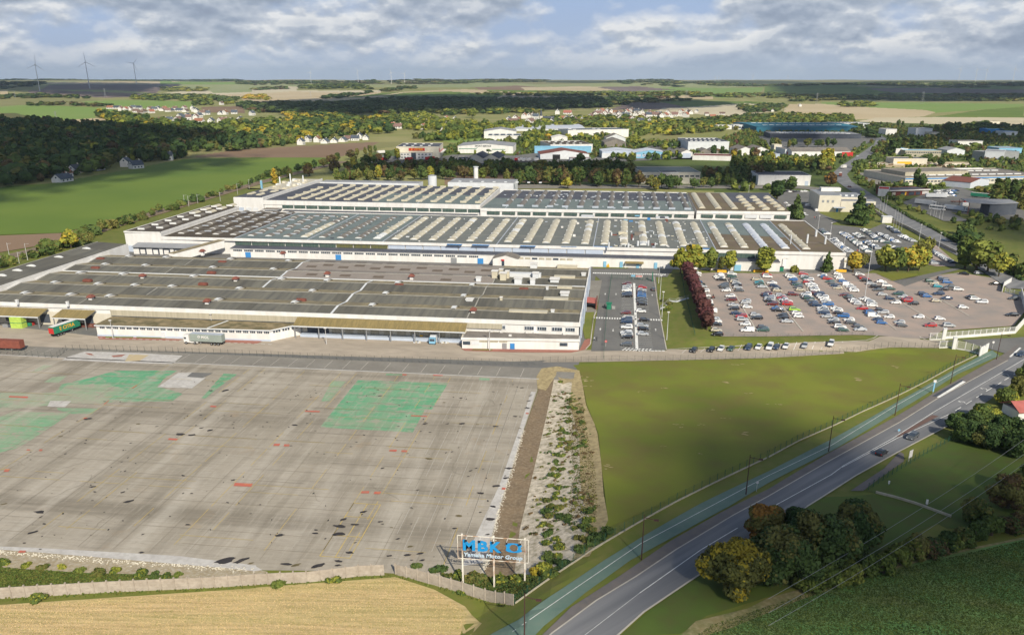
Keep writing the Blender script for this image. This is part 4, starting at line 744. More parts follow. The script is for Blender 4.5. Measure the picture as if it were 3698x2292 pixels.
one('lean_to',eh,lambda mb:mb.prism([(49,533),(106,536),(106,542.4),(49,539)],0,5.2,B['white'],B['brownfelt']))
one('porch',eh,lambda mb:(mb.box(62,524,0,76,534,5.2,B['white']),mb.prism([(61.5,523.5),(69,523.5),(69,534),(61.5,534)],5.2,[5.2,6.6,6.6,5.2],B['white2']),mb.prism([(69,523.5),(76.5,523.5),(76.5,534),(69,534)],5.2,[6.6,5.2,5.2,6.6],B['white2'])))
# plant house behind, silo and chimney
ph=empty('boiler_house',(0,0,0),0,'long pale grey boiler house rising behind the rear halls below the chimney','building')
p0,p1=at('a2',1790,1275,11),at('a2',2430,1282,11)
one('wall',ph,lambda mb:(mb.box(p0.x,640,0,p1.x,668,14.5,B['white2'],B['greyroof']),mb.box(p0.x+2,645,14.5,p1.x-3,660,14.9,B['greyroof'])))
one('roof',ph,lambda mb:mb.box(p0.x+.5,640.5,14.5,p1.x-.5,644,14.8,B['greyroof']))
one('roof_plant',ph,lambda mb:[mb.box(p0.x+8+9*i,642,14.6,p0.x+10+9*i,645,15.3,B['white2']) for i in range(8)])
def chimney():
 p=at('a2',2080,1218,12);t=tag(one('chimney',None,lambda mb:(mb.tube((0,0,0),(0,0,23),2.0,1.8,B['white'],14),mb.tube((0,0,23),(0,0,23.5),2.2,2.2,B['white2'],14))),'thick white chimney standing beside the boiler house behind the rear halls','chimney');t.location=(p.x*1.01,672,0)
chimney()
p=at('a2',1712,1240,8)
silo=empty('silo',(p.x,660,0),0,'ribbed silver storage silo behind the rear halls, left of the boiler house','silo')
one('tank',silo,lambda mb:mb.tube((0,0,0),(0,0,17.2),3.5,3.5,B['white2'],20));one('roof',silo,lambda mb:mb.tube((0,0,17.2),(0,0,17.9),3.6,1.2,B['greyroof'],20))
lr=tag(one('rear_shed',None,lambda mb:(mb.prism([(at('a2',640,1215,11).x,645),(at('a2',1550,1240,11).x,645),(at('a2',1550,1240,11).x,660),(at('a2',640,1215,11).x,660)],0,12.6,B['white2'],B['greyroof']))),'long low grey shed roof just behind the far left rear hall','shed')
vw=tag(one('blue_tower',None,lambda mb:(mb.box(-.7,-.7,0,.7,.7,7,B['skyblue']),mb.box(-.8,-.8,7,.8,.8,7.2,B['white']))),'narrow light blue tower beside the railway at the left corner of the rear halls','tower');q=at('a2',55,1270);vw.location=(q.x,q.y,0)
# -- foliage
LV=dict(dark=mat('leaves_dark_green',(0.062,0.105,0.026),(0.042,0.076,0.020),scale=.35,rnd=.30),mid=mat('leaves_mid_green',(0.090,0.130,0.026),(0.062,0.098,0.020),scale=.35,rnd=.30),light=mat('leaves_light_green',(0.150,0.185,0.035),(0.110,0.145,0.025),scale=.35,rnd=.25),lime=mat('leaves_yellow_green',(0.260,0.265,0.035),(0.200,0.215,0.030),scale=.35,rnd=.2),yellow=mat('leaves_yellow',(0.400,0.300,0.030),(0.320,0.240,0.025),scale=.35,rnd=.2),orange=mat('leaves_orange',(0.280,0.150,0.025),(0.200,0.110,0.020),scale=.35,rnd=.2),rust=mat('leaves_rust',(0.120,0.080,0.032),(0.090,0.064,0.026),scale=.35,rnd=.25),straw=mat('straw_stalks',(0.66,0.50,0.27),(0.52,0.39,0.20),scale=.5),purple=mat('leaves_purple',(0.120,0.044,0.040),(0.080,0.030,0.030),scale=.35,rnd=.2),ochre=mat('leaves_olive_ochre',(0.155,0.150,0.034),(0.110,0.112,0.028),scale=.35,rnd=.25),)
BARK=mat('bark',(0.10,0.075,0.05),(0.07,0.055,0.04),scale=1.0)
rng=np.random.default_rng(5)
ICO=None
def ico():
 global ICO
 if ICO is None:
  bm=bmesh.new();bmesh.ops.create_icosphere(bm,subdivisions=1,radius=1)
  ICO=(np.array([v.co[:] for v in bm.verts]),np.array([[v.index for v in f.verts] for f in bm.faces]));bm.free()
 return ICO
def leaf_quads(blobs,n,size,seed=0,shell=.55):
 """leaf-clump quads spread through the blobs' volume, thicker towards the outside"""
 g=np.random.default_rng(seed);vol=np.array([b[3]*b[4]*b[5] for b in blobs])**.7;pick=g.choice(len(blobs),n,p=vol/vol.sum())
 bl=np.array(blobs)[pick];d=g.normal(size=(n,3));d/=np.linalg.norm(d,axis=1)[:,None]
 r=shell+(1.08-shell)*g.random(n)**.6;c=bl[:,:3]+d*r[:,None]*bl[:,3:6]
 nrm=d+g.normal(size=(n,3))*.55;nrm/=np.linalg.norm(nrm,axis=1)[:,None]
 a=np.cross(nrm,g.normal(size=(n,3)));a/=np.linalg.norm(a,axis=1)[:,None];b=np.cross(nrm,a)
 s=size*(.6+.8*g.random(n))[:,None];k=.55+.5*g.random((n,1))
 P=np.stack([c-a*s-b*s*k,c+a*s*.7-b*s*k,c+a*s+b*s*k,c-a*s*.6+b*s*k],1)
 P[:,::2]+=nrm[:,None]*s[:,None]*.25
 return P.reshape(-1,3),np.arange(n*4).reshape(n,4)
def blobset(kind,seed):
 g=random.Random(seed);b=[]
 if kind=='round':
  b.append((0,0,5.6,3.2,3.2,3.2))
  for i in range(9):
   t=g.uniform(0,2*PI);r=g.uniform(1.6,3.0);b.append((r*math.cos(t),r*math.sin(t),g.uniform(3.6,8.0),g.uniform(1.3,2.1),g.uniform(1.3,2.1),g.uniform(1.1,1.8)))
  b.append((g.uniform(-.8,.8),g.uniform(-.8,.8),8.6,1.6,1.6,1.4))
 elif kind=='oval':
  b.append((0,0,5.8,2.1,2.1,3.8))
  for i in range(10):
   t=g.uniform(0,2*PI);z=g.uniform(2.8,9);r=1.7*(1-abs(z-5)/6.5);b.append((r*math.cos(t),r*math.sin(t),z,1.2,1.2,g.uniform(.9,1.6)))
 elif kind=='column':
  for i in range(9):b.append((g.uniform(-.35,.35),g.uniform(-.35,.35),1.6+i*1.0,1.0-abs(i-3.5)*.09,1.0-abs(i-3.5)*.09,1.1))
 elif kind=='cone':
  for i in range(9):
   z=1.4+i*1.0;r=2.9*(1-i/9.6)
   for j in range(max(1,4-i//3)):
    t=g.uniform(0,2*PI);b.append((r*.45*math.cos(t),r*.45*math.sin(t),z+g.uniform(-.2,.2),r*.62,r*.62,.65))
 elif kind=='bush':
  for i in range(7):
   t=g.uniform(0,2*PI);r=g.uniform(0,1.8);b.append((r*math.cos(t),r*math.sin(t),g.uniform(.9,2.0),g.uniform(.9,1.5),g.uniform(.9,1.5),g.uniform(.7,1.3)))
 return b
def fast_mesh(name,v,quads,tris,mats_,mi=None,smooth=False):
 me=bpy.data.meshes.new(name);nq,ntr=len(quads),len(tris)
 me.vertices.add(len(v));me.vertices.foreach_set('co',np.asarray(v,np.float32).ravel())
 loops=np.concatenate([np.asarray(quads,np.int32).ravel(),np.asarray(tris,np.int32).ravel()]);me.loops.add(len(loops));me.loops.foreach_set('vertex_index',loops)
 me.polygons.add(nq+ntr);st=np.concatenate([np.arange(nq)*4,nq*4+np.arange(ntr)*3]);me.polygons.foreach_set('loop_start',st)
 me.polygons.foreach_set('loop_total',np.concatenate([np.full(nq,4),np.full(ntr,3)]))
 for m in mats_:me.materials.append(m)
 if mi is not None:me.polygons.foreach_set('material_index',np.asarray(mi,np.int32))
 me.update(calc_edges=True);return me
CROWNS={}
def crown_mesh(kind,col,seed,n=520,size=.58,col2=None,k2=.25):
 key=(kind,col,seed,n,col2)
 if key in CROWNS:return CROWNS[key]
 bl=blobset(kind,seed);v,q=leaf_quads(bl,n,size,seed+11)
 iv,it=ico();V=[v];Tn=[];o=len(v)
 for b in bl:
  V.append(iv*np.array(b[3:6])*.80+np.array(b[:3]));Tn.append(it+o);o+=len(iv)
 Tn=np.concatenate(Tn);g=np.random.default_rng(seed)
 mi=np.concatenate([(g.random(len(q))<k2).astype(int),np.zeros(len(Tn),int)])
 me=fast_mesh('crown',np.concatenate(V),q,Tn,[LV[col],LV[col2 or col]],mi);CROWNS[key]=me;return me
TRUNKS={}
def trunk_mesh(kind):
 if kind in TRUNKS:return TRUNKS[kind]
 mb=MB();h=dict(round=5.5,oval=6,column=6,cone=6,bush=1.2)[kind]
 mb.tube((0,0,-.4),(0.1,0,h*.5),.30,.2,BARK,7);mb.tube((.1,0,h*.5),(0,.1,h),.2,.1,BARK,6)
 if kind!='column':
  for t in (0.4,2.4,4.6):mb.tube((.08,0,h*.45),(math.cos(t)*1.6,math.sin(t)*1.6,h*.85),.12,.05,BARK,5)
 me=bpy.data.meshes.new('trunk');me.from_pydata(mb.v,[],mb.f);me.materials.append(BARK);me.update();TRUNKS[kind]=me;return me
KINDW=dict(round='broad',oval='upright',column='slim columnar',cone='conical',bush='low')
COLW=dict(dark='dark green',mid='green',light='light green',lime='yellow-green',yellow='yellow',orange='orange',rust='rusty brown',purple='purple',ochre='olive-brown')
def tree(x,y,kind,col,h,label=None,group=None,col2=None,seed=None,wf=1.0,name=None,n=520,cat=None):
 seed=R_.randrange(4) if seed is None else seed
 nm=name or ('bush' if kind=='bush' else 'tree')
 base=3.2 if kind=='bush' else 10.0;s=h/base
 e=empty(nm,(x,y,gz(x,y)),R_.uniform(0,6.28),label,cat or nm,group)
 c=mesh_obj('crown',crown_mesh(kind,col,seed,n,col2=col2),e);t=mesh_obj('trunk',trunk_mesh(kind),e)
 for o in (c,t):o.scale=(s*wf,s*wf,s)
 return e
ROWN={}
def tree_row(pts,n,kinds,cols,h0,h1,place,group=None,spread=2.0,wf=1.0,nleaf=520,from_='left'):
 """n separate trees along a polyline, told apart by colour, habit and their count along the row"""
 tot=[0];
 for a,b in zip(pts[:-1],pts[1:]):tot.append(tot[-1]+math.hypot(b[0]-a[0],b[1]-a[1]))
 for i in range(n):
  s=tot[-1]*(i+.5+R_.uniform(-.3,.3))/n;j=max(k for k in range(len(pts)-1) if tot[k]<=s+1e-6);t=(s-tot[j])/(tot[j+1]-tot[j])
  x=pts[j][0]+(pts[j+1][0]-pts[j][0])*t+R_.uniform(-spread,spread);y=pts[j][1]+(pts[j+1][1]-pts[j][1])*t+R_.uniform(-spread,spread)
  kd,cl=R_.choice(kinds),R_.choice(cols);c2={'dark':'mid','mid':'ochre','light':'lime','lime':'yellow','rust':'ochre','ochre':'mid','yellow':'lime'}.get(cl)
  noun='bush' if kd=='bush' else 'tree'
  lab='%s %s %s, %s from %s %s'%(KINDW[kd],COLW[cl],noun,ordn(i+1),from_,place)
  tree(x,y,kd,cl,R_.uniform(h0,h1),lab,group,c2,wf=wf*R_.uniform(.85,1.2),n=nleaf)
def mini_template(seed,kind='round'):
 bl=blobset(kind,seed);v,q=leaf_quads(bl,46,1.25,seed,.7);iv,it=ico()
 cz=dict(round=(0,0,5.4,3.7,3.7,3.6),column=(0,0,5.5,1.2,1.2,4.6),cone=(0,0,4.2,2.2,2.2,3.9),oval=(0,0,5.4,2.6,2.6,4.2))[kind]
 w2=iv*np.array(cz[3:6])*(1+.12*np.sin(iv[:,[0]]*7+seed))+np.array(cz[:3])
 return np.concatenate([v,w2]),q,it+len(v)
MINI={k:[mini_template(s,k) for s in range(4)] for k in ('round','column','cone','oval')}
def wood(name,polys,palette,label,h0=9,h1=14,dens=1.0,avoid=False,kinds=('round','oval','round'),cat='woodland',spacing=None,pts=None,kind='stuff',group=None,edge=0):
 """a far-off wood that reads as one mass: small trees merged into one object"""
 P=[]
 if pts is None:
  for poly in polys:
   xs=[p[0] for p in poly];ys=[p[1] for p in poly];A=(max(xs)-min(xs))*(max(ys)-min(ys));R=math.hypot(sum(xs)/len(xs),sum(ys)/len(ys))
   s=spacing or max(9.0,R/105)/math.sqrt(dens);n=int(A/s/s);n=min(n,60000)
   x=rng.uniform(min(xs),max(xs),n);y=rng.uniform(min(ys),max(ys),n);ok=inpoly(x,y,poly)
   if avoid:
    for F_ in FOOT:ok&=~inpoly(x,y,F_)
   P+=[(a,b,s) for a,b in zip(x[ok],y[ok])]
 else:P=pts
 V=[];Q=[];Tn=[];MQ=[];MT=[];o=0;names=list(palette)
 for x,y,s in P:
  k=kinds[rng.integers(len(kinds))];v,q,t=MINI[k][rng.integers(4)];h=rng.uniform(h0,h1);z=h/10.;wsc=z*rng.uniform(.9,1.2)*max(1.0,s/12.)
  a=rng.uniform(0,6.28);ca,sa=math.cos(a),math.sin(a)
  u=v*np.array([wsc,wsc,z]);u=np.stack([u[:,0]*ca-u[:,1]*sa+x,u[:,0]*sa+u[:,1]*ca+y,u[:,2]+gz(x,y)-.8],1)
  V.append(u);Q.append(q+o);Tn.append(t+o);o+=len(v)
  c=int(rng.choice(len(names),p=np.array([palette[n_] for n_ in names])/sum(palette.values())));MQ.append(np.full(len(q),c));MT.append(np.full(len(t),c))
 if not V:return
 me=fast_mesh(name,np.concatenate(V),np.concatenate(Q),np.concatenate(Tn),[LV[n_] for n_ in names],np.concatenate([np.concatenate(MQ),np.concatenate(MT)]))
 return tag(mesh_obj(name,me),label,cat,group,kind)
PD=dict(dark=5,mid=3,ochre=1.8,rust=.5,light=.5,lime=.2)
PL=dict(light=3,mid=3,lime=1.8,dark=1.5,ochre=1,yellow=.4)
PM=dict(mid=3,dark=3,ochre=1.5,light=1,rust=.6)
wood('wood',[px('d',(-80,290),(0,292),(60,296),(110,292),(200,305),(330,310),(480,325),(560,335),(640,352),(560,362),(452,362),(430,382),(330,392),(300,396),(190,420),(120,430),(60,440),(0,452),(-80,470))],PD,'large dark wood on the left beyond the green wheat field',7,19,1.0)
wood('wood',[px('d',(230,272),(300,275),(350,290),(470,300),(700,292),(900,312),(760,338),(660,350),(560,335),(480,325),(330,310),(260,300)),px('d',(700,272),(860,282),(960,300),(930,318),(760,330),(690,300))],dict(light=3.5,mid=3.5,lime=1.6,dark=2.5,ochre=1,yellow=.6),'mixed sunlit wood between the left village and the wheat field',7,17)
wood('wood',[px('d',(560,252),(700,250),(820,250),(870,244),(990,242),(1000,262),(880,272),(760,280),(640,268)),px('d',(870,240),(1000,236),(1200,238),(1340,240),(1440,238),(1455,256),(1300,262),(1000,268))],dict(dark=7,mid=2),'long dark wood across the middle of the valley',13,19)
wood('wood',[px('d',(880,285),(1010,272),(1060,292),(1170,300),(1250,300),(1240,312),(1120,318),(1000,312),(900,305))],dict(light=3,lime=3,mid=2),'yellow-green riverside trees before the church village',9,14,kinds=('round','column','oval'))
wood('wood',[px('d',(1000,266),(1200,260),(1290,262),(1290,270),(1060,276)),px('d',(1300,285),(1480,282),(1620,292),(1800,285),(1860,284),(1850,298),(1620,306),(1540,312),(1380,304),(1280,306))],PL,'sunlit trees around the church village',9,13,.7)
wood('wood',[px('d',(1110,225),(1460,228),(1600,232),(1880,236),(2100,236),(2440,242),(2440,236),(2100,228),(1700,226),(1500,222),(1300,222))],dict(mid=3,ochre=2,light=2,dark=2,lime=.6),'broad strip of woodland along the far valley',9,14,.8)
wood('wood',[px('d',(1870,245),(2060,238),(2440,238),(2440,226),(2140,224),(1960,232)),px('d',(1450,230),(1560,232),(1640,240),(1560,246),(1460,252))],PD,'dark wooded slope on the far right',9,14,.5)
for k,poly,pal,lab in (('f8',[(0,160),(265,158),(240,178),(150,188),(0,200)],PD,'dark wood at the far left below the first turbine'),('f8',[(955,192),(1215,188),(1205,214),(960,212)],dict(lime=2,light=2,mid=1),'yellowish copse in the pale stubble fields'),('f8',[(1760,178),(2060,172),(2190,188),(2180,200),(1760,198)],dict(mid=2,dark=2,light=1),'wide copse on the far plain'),('f8',[(1380,158),(1700,150),(1860,155),(1850,166),(1500,172),(1390,170)],PD,'blue-green wood on the horizon, left of centre'),('f8',[(1480,196),(1690,190),(1690,200),(1490,206)],PM,'thin copse in stubble'),('f8',[(780,240),(980,238),(1120,232),(1280,244),(1400,258),(1390,288),(1140,296),(1130,270),(930,268),(780,262)],dict(mid=3,light=2,dark=1.5,lime=1),'wooded ridge above the left village'),('f8',[(1440,238),(1570,236),(1570,268),(1440,266)],dict(lime=3,yellow=1),'square yellow-green plantation above the left village'),('f8',[(1900,240),(2200,214),(2200,224),(1900,262)],dict(dark=2,mid=2),'row of dark trees across the tan field'),('f8',[(2240,206),(2380,186),(2440,188),(2440,200),(2260,216)],PD,'dark spinney right of the tan fields'),('f8',[(0,240),(260,232),(560,246),(560,256),(260,250),(0,262)],PM,'long hedge with trees beside the dark fields'),('f8',[(130,292),(380,288),(640,300),(640,310),(380,298),(130,298)],dict(rust=2,mid=2,ochre=1),'brown hedge across the bright green fields'),('f8',[(570,352),(760,352),(900,375),(760,385),(580,372)],PM,'dark hedge of trees below the left village'),('f8',[(1450,290),(1700,285),(1960,300),(2100,290),(2440,270),(2440,345),(2200,350),(2000,330),(1700,330),(1560,345),(1450,330)],PD,'dark wood behind the yellow autumn trees'),('d',[(1450,196),(1560,190),(1640,200),(1640,208),(1480,204)],PD,'dark wood near the horizon right of centre'),('d',[(1650,196),(2440,198),(2440,206),(1900,206),(1660,202)],PD,'wooded horizon on the right'),('d',[(900,200),(1100,190),(1300,192),(1300,196),(1100,200)],PM,'tree line on the central horizon'),('d',[(560,196),(900,192),(900,200),(600,204)],PM,'tree line on the left horizon'),('d',[(1760,255),(1870,250),(1870,266),(1780,270)],PD,'dark wood beside the pale field'),('d',[(1650,296),(2000,280),(2040,290),(1960,300),(1840,300),(1640,306)],PM,'thick hedge behind the teal-roofed works'),('d',[(2000,248),(2080,246),(2080,254),(2000,258)],dict(lime=2,light=1),'row of pale poplars in the stubble'),('d',[(0,184),(560,190),(560,194),(0,192)],dict(dark=1,mid=1),'scattered trees on the left skyline'),):wood('copse',[px(k,*poly)],pal,lab,9,14,.9,cat='copse')
# belts and rows of trees that can be told apart
MX=['dark','mid','mid','ochre','rust','light','dark']
tree_row(px('d',(640,432),(700,412),(770,398),(840,378),(900,362)),16,['round','oval'],['dark','mid','rust','ochre'],8,12,'in belt beside the wheat field','trees beside the wheat field',4)
tree_row(px('d',(690,428),(760,418),(840,402),(900,388),(960,380)),14,['round','oval'],['mid','ochre','rust','lime'],9,13,'in second belt beyond the railway','trees beyond the railway',6)
tree_row(px('d',(790,436),(860,432),(930,430),(1040,428),(1180,430)),24,['round','oval'],MX+['lime'],10,14,'in front row behind the rear halls','trees behind the rear halls',6)
tree_row(px('d',(840,418),(930,412),(1040,412),(1120,408),(1200,402)),18,['round','oval'],MX,9,13,'in rear row below the lorry depot','trees behind the rear halls',6)
tree_row(px('d',(1215,442),(1280,440),(1360,442),(1440,446),(1520,446)),22,['round','oval'],['dark','mid','ochre','mid','rust'],12,17,'in front row behind the barrel-light hall','trees behind the middle rear hall',7)
tree_row(px('d',(1215,420),(1290,418),(1370,422),(1430,418),(1500,424)),18,['round'],['dark','mid','ochre'],13,18,'in back row behind the barrel-light hall','trees behind the middle rear hall',8)
tree_row(px('d',(1530,450),(1600,450),(1680,448),(1760,440)),10,['round','oval'],['mid','ochre','dark'],9,13,'in row below the grey-roofed block','trees around the grey-roofed block',4)
tree_row(px('d',(1670,428),(1720,430),(1790,425),(1830,432)),12,['round','oval'],['dark','rust','mid','ochre'],11,15,'in clump right of the grey-roofed block','trees around the grey-roofed block',7)
tree_row(px('d',(1740,400),(1820,398),(1900,398),(1980,402)),22,['oval','round'],['mid','light','mid','lime','dark'],10,13,'in hedge row beside the lower road','trees of the roadside plantation',5)
tree_row(px('d',(1690,372),(1770,378),(1850,386)),10,['oval','round'],['mid','lime','dark','rust'],9,14,'in row before the tan workshops','trees before the workshops',5)
tree_row(px('d',(0,640),(120,602),(260,545),(330,524),(410,500)),24,['round','bush'],['dark','mid','mid','ochre'],4,7,'in railway hedge at the left edge','railway hedge',3)
tree_row(px('d',(420,496),(480,478),(560,452),(640,424),(690,412)),20,['round','bush'],['dark','mid','ochre','mid'],4,6.5,'in railway hedge beyond the raised hall','railway hedge',3)
tree_row(px('d',(2110,372),(2150,368),(2190,364),(2240,350)),11,['column'],['mid','dark','ochre'],17,21,'in poplar row right of the bending road','poplars by the bend',2,1.5)
tree_row(px('d',(2358,490),(2385,488),(2410,486)),4,['column'],['ochre','mid'],16,19,'of the poplars behind the dark shed','poplars behind the dark shed',1,1.4)
tree_row(px('d',(2418,500),(2450,496)),2,['column'],['ochre'],16,19,'of the poplars at the right edge','poplars at the right edge',1,1.4)
tree_row(px('d',(1955,405),(1967,402),(1982,398)),3,['column'],['lime'],17,21,'of three poplars by the lower road','three tall poplars',.5,1.4)
tree_row(px('d',(2060,318),(2100,306),(2160,300),(2210,300)),9,['round','oval'],['dark','mid','dark'],10,15,'in clump where the road vanishes','trees at the end of the road',6)
tree_row(px('d',(1780,356),(1850,352),(1930,352),(2000,350)),12,['round','oval'],['dark','mid','ochre'],10,14,'in row before the teal-roofed works','trees before the teal-roofed works',5)
tree_row(px('d',(2060,540),(2130,568),(2230,600),(2330,650),(2440,700)),0,['bush'],['mid'],3,4,'x')
hed=px('d',(2100,478),(2170,520),(2240,555),(2300,590),(2360,630),(2440,672))
wood('hedge',[],dict(mid=2,dark=3),'clipped dark green hedge between the main road and the lorry yard',2.2,3.2,pts=[(x,y+R_.uniform(-3,3),9) for x,y,a in seg_walk(hed,1.6)],cat='hedge',kinds=('round',),kind=None)
tree_row(px('d',(2290,560),(2330,590),(2380,620),(2430,660)),12,['round','bush'],['dark','mid'],5,9,'in dark thicket beside the main road','thicket beside the main road',6)
tree_row(px('d',(2260,318),(2310,318),(2360,312),(2410,312)),10,['round'],['dark','rust'],8,12,'in dark row below the flat hill','dark trees at far right',6)
tree_row(px('d',(2160,395),(2210,388),(2260,402)),6,['round'],['dark','mid'],7,10,'in clump behind the blue-roofed office','trees behind the blue-roofed office',4)
# single trees that stand out
for k,x,y,kd,cl,c2,h,wf,lab in (('a5',680,330,'round','lime','yellow',11,1.0,'bright yellow-green tree beside the railway left of the side hall'),('a5',440,350,'round','dark','mid',7,1.0,'small dark tree by the railway, next to the yellow tree'),('a5',850,300,'round','ochre','mid',8,1.1,'olive bushy tree between the yellow tree and the raised hall'),('d',160,592,'round','mid','light',6,1.0,'low green tree behind the bright yellow tree'),('a7',1600,560,'round','lime','yellow',12,.95,'tall yellow-green tree at the top of the purple hedge'),('a7',1710,560,'oval','lime','yellow',13.5,1.35,'tallest yellow-green tree next to the purple hedge'),('a7',1790,555,'round','lime','light',9,.8,'yellow-green tree third from the purple hedge'),('a7',1885,550,'oval','light','mid',11.5,1.1,'thin green tree between the yellow ones by the middle hall'),('a7',1985,550,'oval','ochre','mid',7.5,.8,'small sparse olive tree near the yellow bin'),('a7',2070,550,'oval','lime','light',10.5,1.1,'slender yellow-green tree fourth along the middle hall front'),('a7',2400,555,'oval','lime','light',12.5,1.35,'dense yellow-green tree before the brown-roofed end'),('a8',555,550,'cone','mid','light',10,1.0,'green pointed tree before the small-windowed annex'),('a8',250,552,'bush','ochre','lime',3.2,.8,'small thin shrub before the annex'),('a8',805,555,'oval','yellow','lime',10,1.35,'bright yellow tree at the corner of the annex'),('a8',900,520,'round','ochre','rust',8,.9,'brownish tree behind the bright yellow tree'),('a8',1110,545,'round','light','lime',12.5,1.15,'green-yellow tree left in the clump behind the lamp mast'),('a8',1230,548,'round','light','mid',12,1.1,'green tree in the middle of the clump behind the lamp mast'),('a8',1330,548,'round','lime','yellow',13,1.15,'yellowest tree of the clump above the grass corner'),('a8',1430,540,'round','lime','light',11,1.1,'yellow-green tree at the right of the clump above the grass corner'),('a8',1475,440,'round','ochre','lime',12,.8,'tall olive tree behind the clump near the road wall'),('a8',1870,520,'oval','light','mid',15,1.35,'tall grey-green birch left in the group by the road'),('a8',1975,545,'oval','light','mid',15.5,1.35,'tall birch in the middle of the group by the road'),('a8',2085,550,'oval','light','ochre',15,1.35,'tall birch on the right of the group by the road'),('a8',2190,600,'round','lime','light',12,1.0,'yellow-green tree where the birches meet the white wall'),('g4',1610,660,'cone','mid','dark',21,1.15,'big cedar in front of the cream office block'),('g4',1760,650,'round','mid','ochre',13,.9,'dark spreading tree right of the big cedar'),('g4',710,580,'cone','dark','mid',17,.95,'tall dark spruce beside the brown-roofed rear hall'),('g4',620,560,'round','dark','mid',9,.8,'dark tree tucked between spruce and rear hall'),('g4',430,290,'oval','dark','mid',15,1.5,'broad dark tree behind the rear hall corner'),('g4',630,180,'oval','dark','mid',13,1.4,'dark tree before the long white store'),('f7',1010,705,'round','rust','orange',13,1.15,'rust-red tree where the road bends'),('f7',1680,715,'round','dark','mid',13,1.0,'dark tree before the long brown-roofed works'),('f7',1640,705,'column','dark','mid',15,1.3,'dark pointed tree beside the long brown-roofed works'),('f7',2010,680,'round','mid','light',10,1.0,'round green tree at the corner of the long works'),('f7',1250,690,'bush','mid','light',5,1.0,'bush beside the white sign on the bend'),('f7',300,500,'round','yellow','lime',11,.9,'yellow tree left of the tan workshops'),('f7',320,400,'round','purple','rust',9,.9,'dark purple tree before the dark-roofed depot'),('f7',185,620,'round','purple','purple',9,1.0,'dark purple tree behind the rear halls'),('f7',385,540,'oval','mid','light',10,1.2,'green tree left of the white workshop'),('f6',1340,860,'round','lime','yellow',10,1.2,'bright yellow tree alone behind the rear halls'),('a3',1370,1290,'oval','ochre','yellow',10,1.3,'ochre tree below the grey-roofed block'),('a3',1490,1280,'oval','dark','mid',12,1.3,'dark tree before the middle of the grey-roofed block'),('a2',180,1230,'column','yellow','lime',13,1.4,'slim yellow poplar at the left corner of the rear halls'),('f6',500,235,'round','light','lime',22,1.25,'big round tree standing above the valley village'),('f6',410,690,'round','dark','mid',10,1.3,'dark tree beside the red loading frame'),('f6',1450,640,'round','dark','mid',12,1.1,'dark tree in front of the red-roofed shed'),('f6',1900,640,'round','dark','ochre',10,1.4,'dark tree before the pale blue shed'),('f6',1935,480,'round','light','lime',16,1.5,'large yellow-green clump right of the double barn'),('f6',990,480,'column','lime','light',14,1.6,'yellow-green poplar beside the small lane'),('f6',1060,440,'cone','light','mid',14,1.2,'conical green tree beside the small lane'),('f6',1128,420,'column','mid','light',20,1.3,'tallest slim poplar at the head of the small lane'),('f6',1600,415,'round','light','lime',9,1.2,'rounded tree before the long white warehouse'),('f6',1690,412,'round','lime','light',8,1.2,'rounded yellow tree before the long white warehouse'),):q=at(k,x,y);tree(q.x,q.y,kd,cl,h,lab,None,c2,wf=wf,n=760)
# purple hedge trees above the small car park
hp=px('g1',(710,190),(760,330),(815,450),(870,600),(930,760),(985,900),(1010,1010))
for i,(x,y,a) in enumerate(seg_walk(hp,5.0)):
 tree(x+.6,y,'oval','purple',R_.uniform(6.6,7.8),'purple-leaved plum tree, %s from the far end of the purple row'%ordn(i+1),'purple trees between the car parks','purple',wf=1.35,n=900)
 # -- big trees at the lower right
def big_tree(x,y,h,r,col,c2,label,n=7000,seed=1,size=.24,lift=0):
 g=random.Random(seed);bl=[(0,0,h*.55,r*.62,r*.62,h*.36)]
 for i in range(26):
  t=g.uniform(0,2*PI);f=g.random();z=h*(.22+.62*f);rr=r*(1.0-.75*abs(f-.38))*g.uniform(.45,.8);s=r*g.uniform(.2,.36)
  bl.append((rr*math.cos(t),rr*math.sin(t),z,s,s,s*.85))
 for i in range(5):bl.append((g.uniform(-.3,.3)*r,g.uniform(-.3,.3)*r,h*g.uniform(.84,.93),r*.24,r*.24,h*.08))
 v,q=leaf_quads(bl,n,size,seed,.6);iv,it=ico();V=[v];Tn=[];o=len(v)
 for b in bl:V.append(iv*np.array(b[3:6])*.72+np.array(b[:3]));Tn.append(it+o);o+=len(iv)
 gg=np.random.default_rng(seed);ph=np.sin(v[::4,0]*.9+seed)+np.sin(v[::4,1]*.8+2)+np.sin(v[::4,2]*.9)
 mi=np.concatenate([((ph[:len(q)]+gg.normal(size=len(q))*.5)>.6).astype(int),np.zeros(len(it)*len(bl),int)])
 e=empty('tree',(x,y,gz(x,y)+lift),0,label,'tree')
 mesh_obj('crown',fast_mesh('crown',np.concatenate(V),q,np.concatenate(Tn),[LV[col],LV[c2]],mi),e)
 def tr(mb):
  mb.tube((0,0,-.5),(0,0,h*.35),.45,.3,BARK,8)
  for i in range(6):
   t=i*1.05;mb.tube((0,0,h*.25+i*.3),(math.cos(t)*r*.7,math.sin(t)*r*.7,h*.6),.18,.05,BARK,5)
 one('trunk',e,tr)
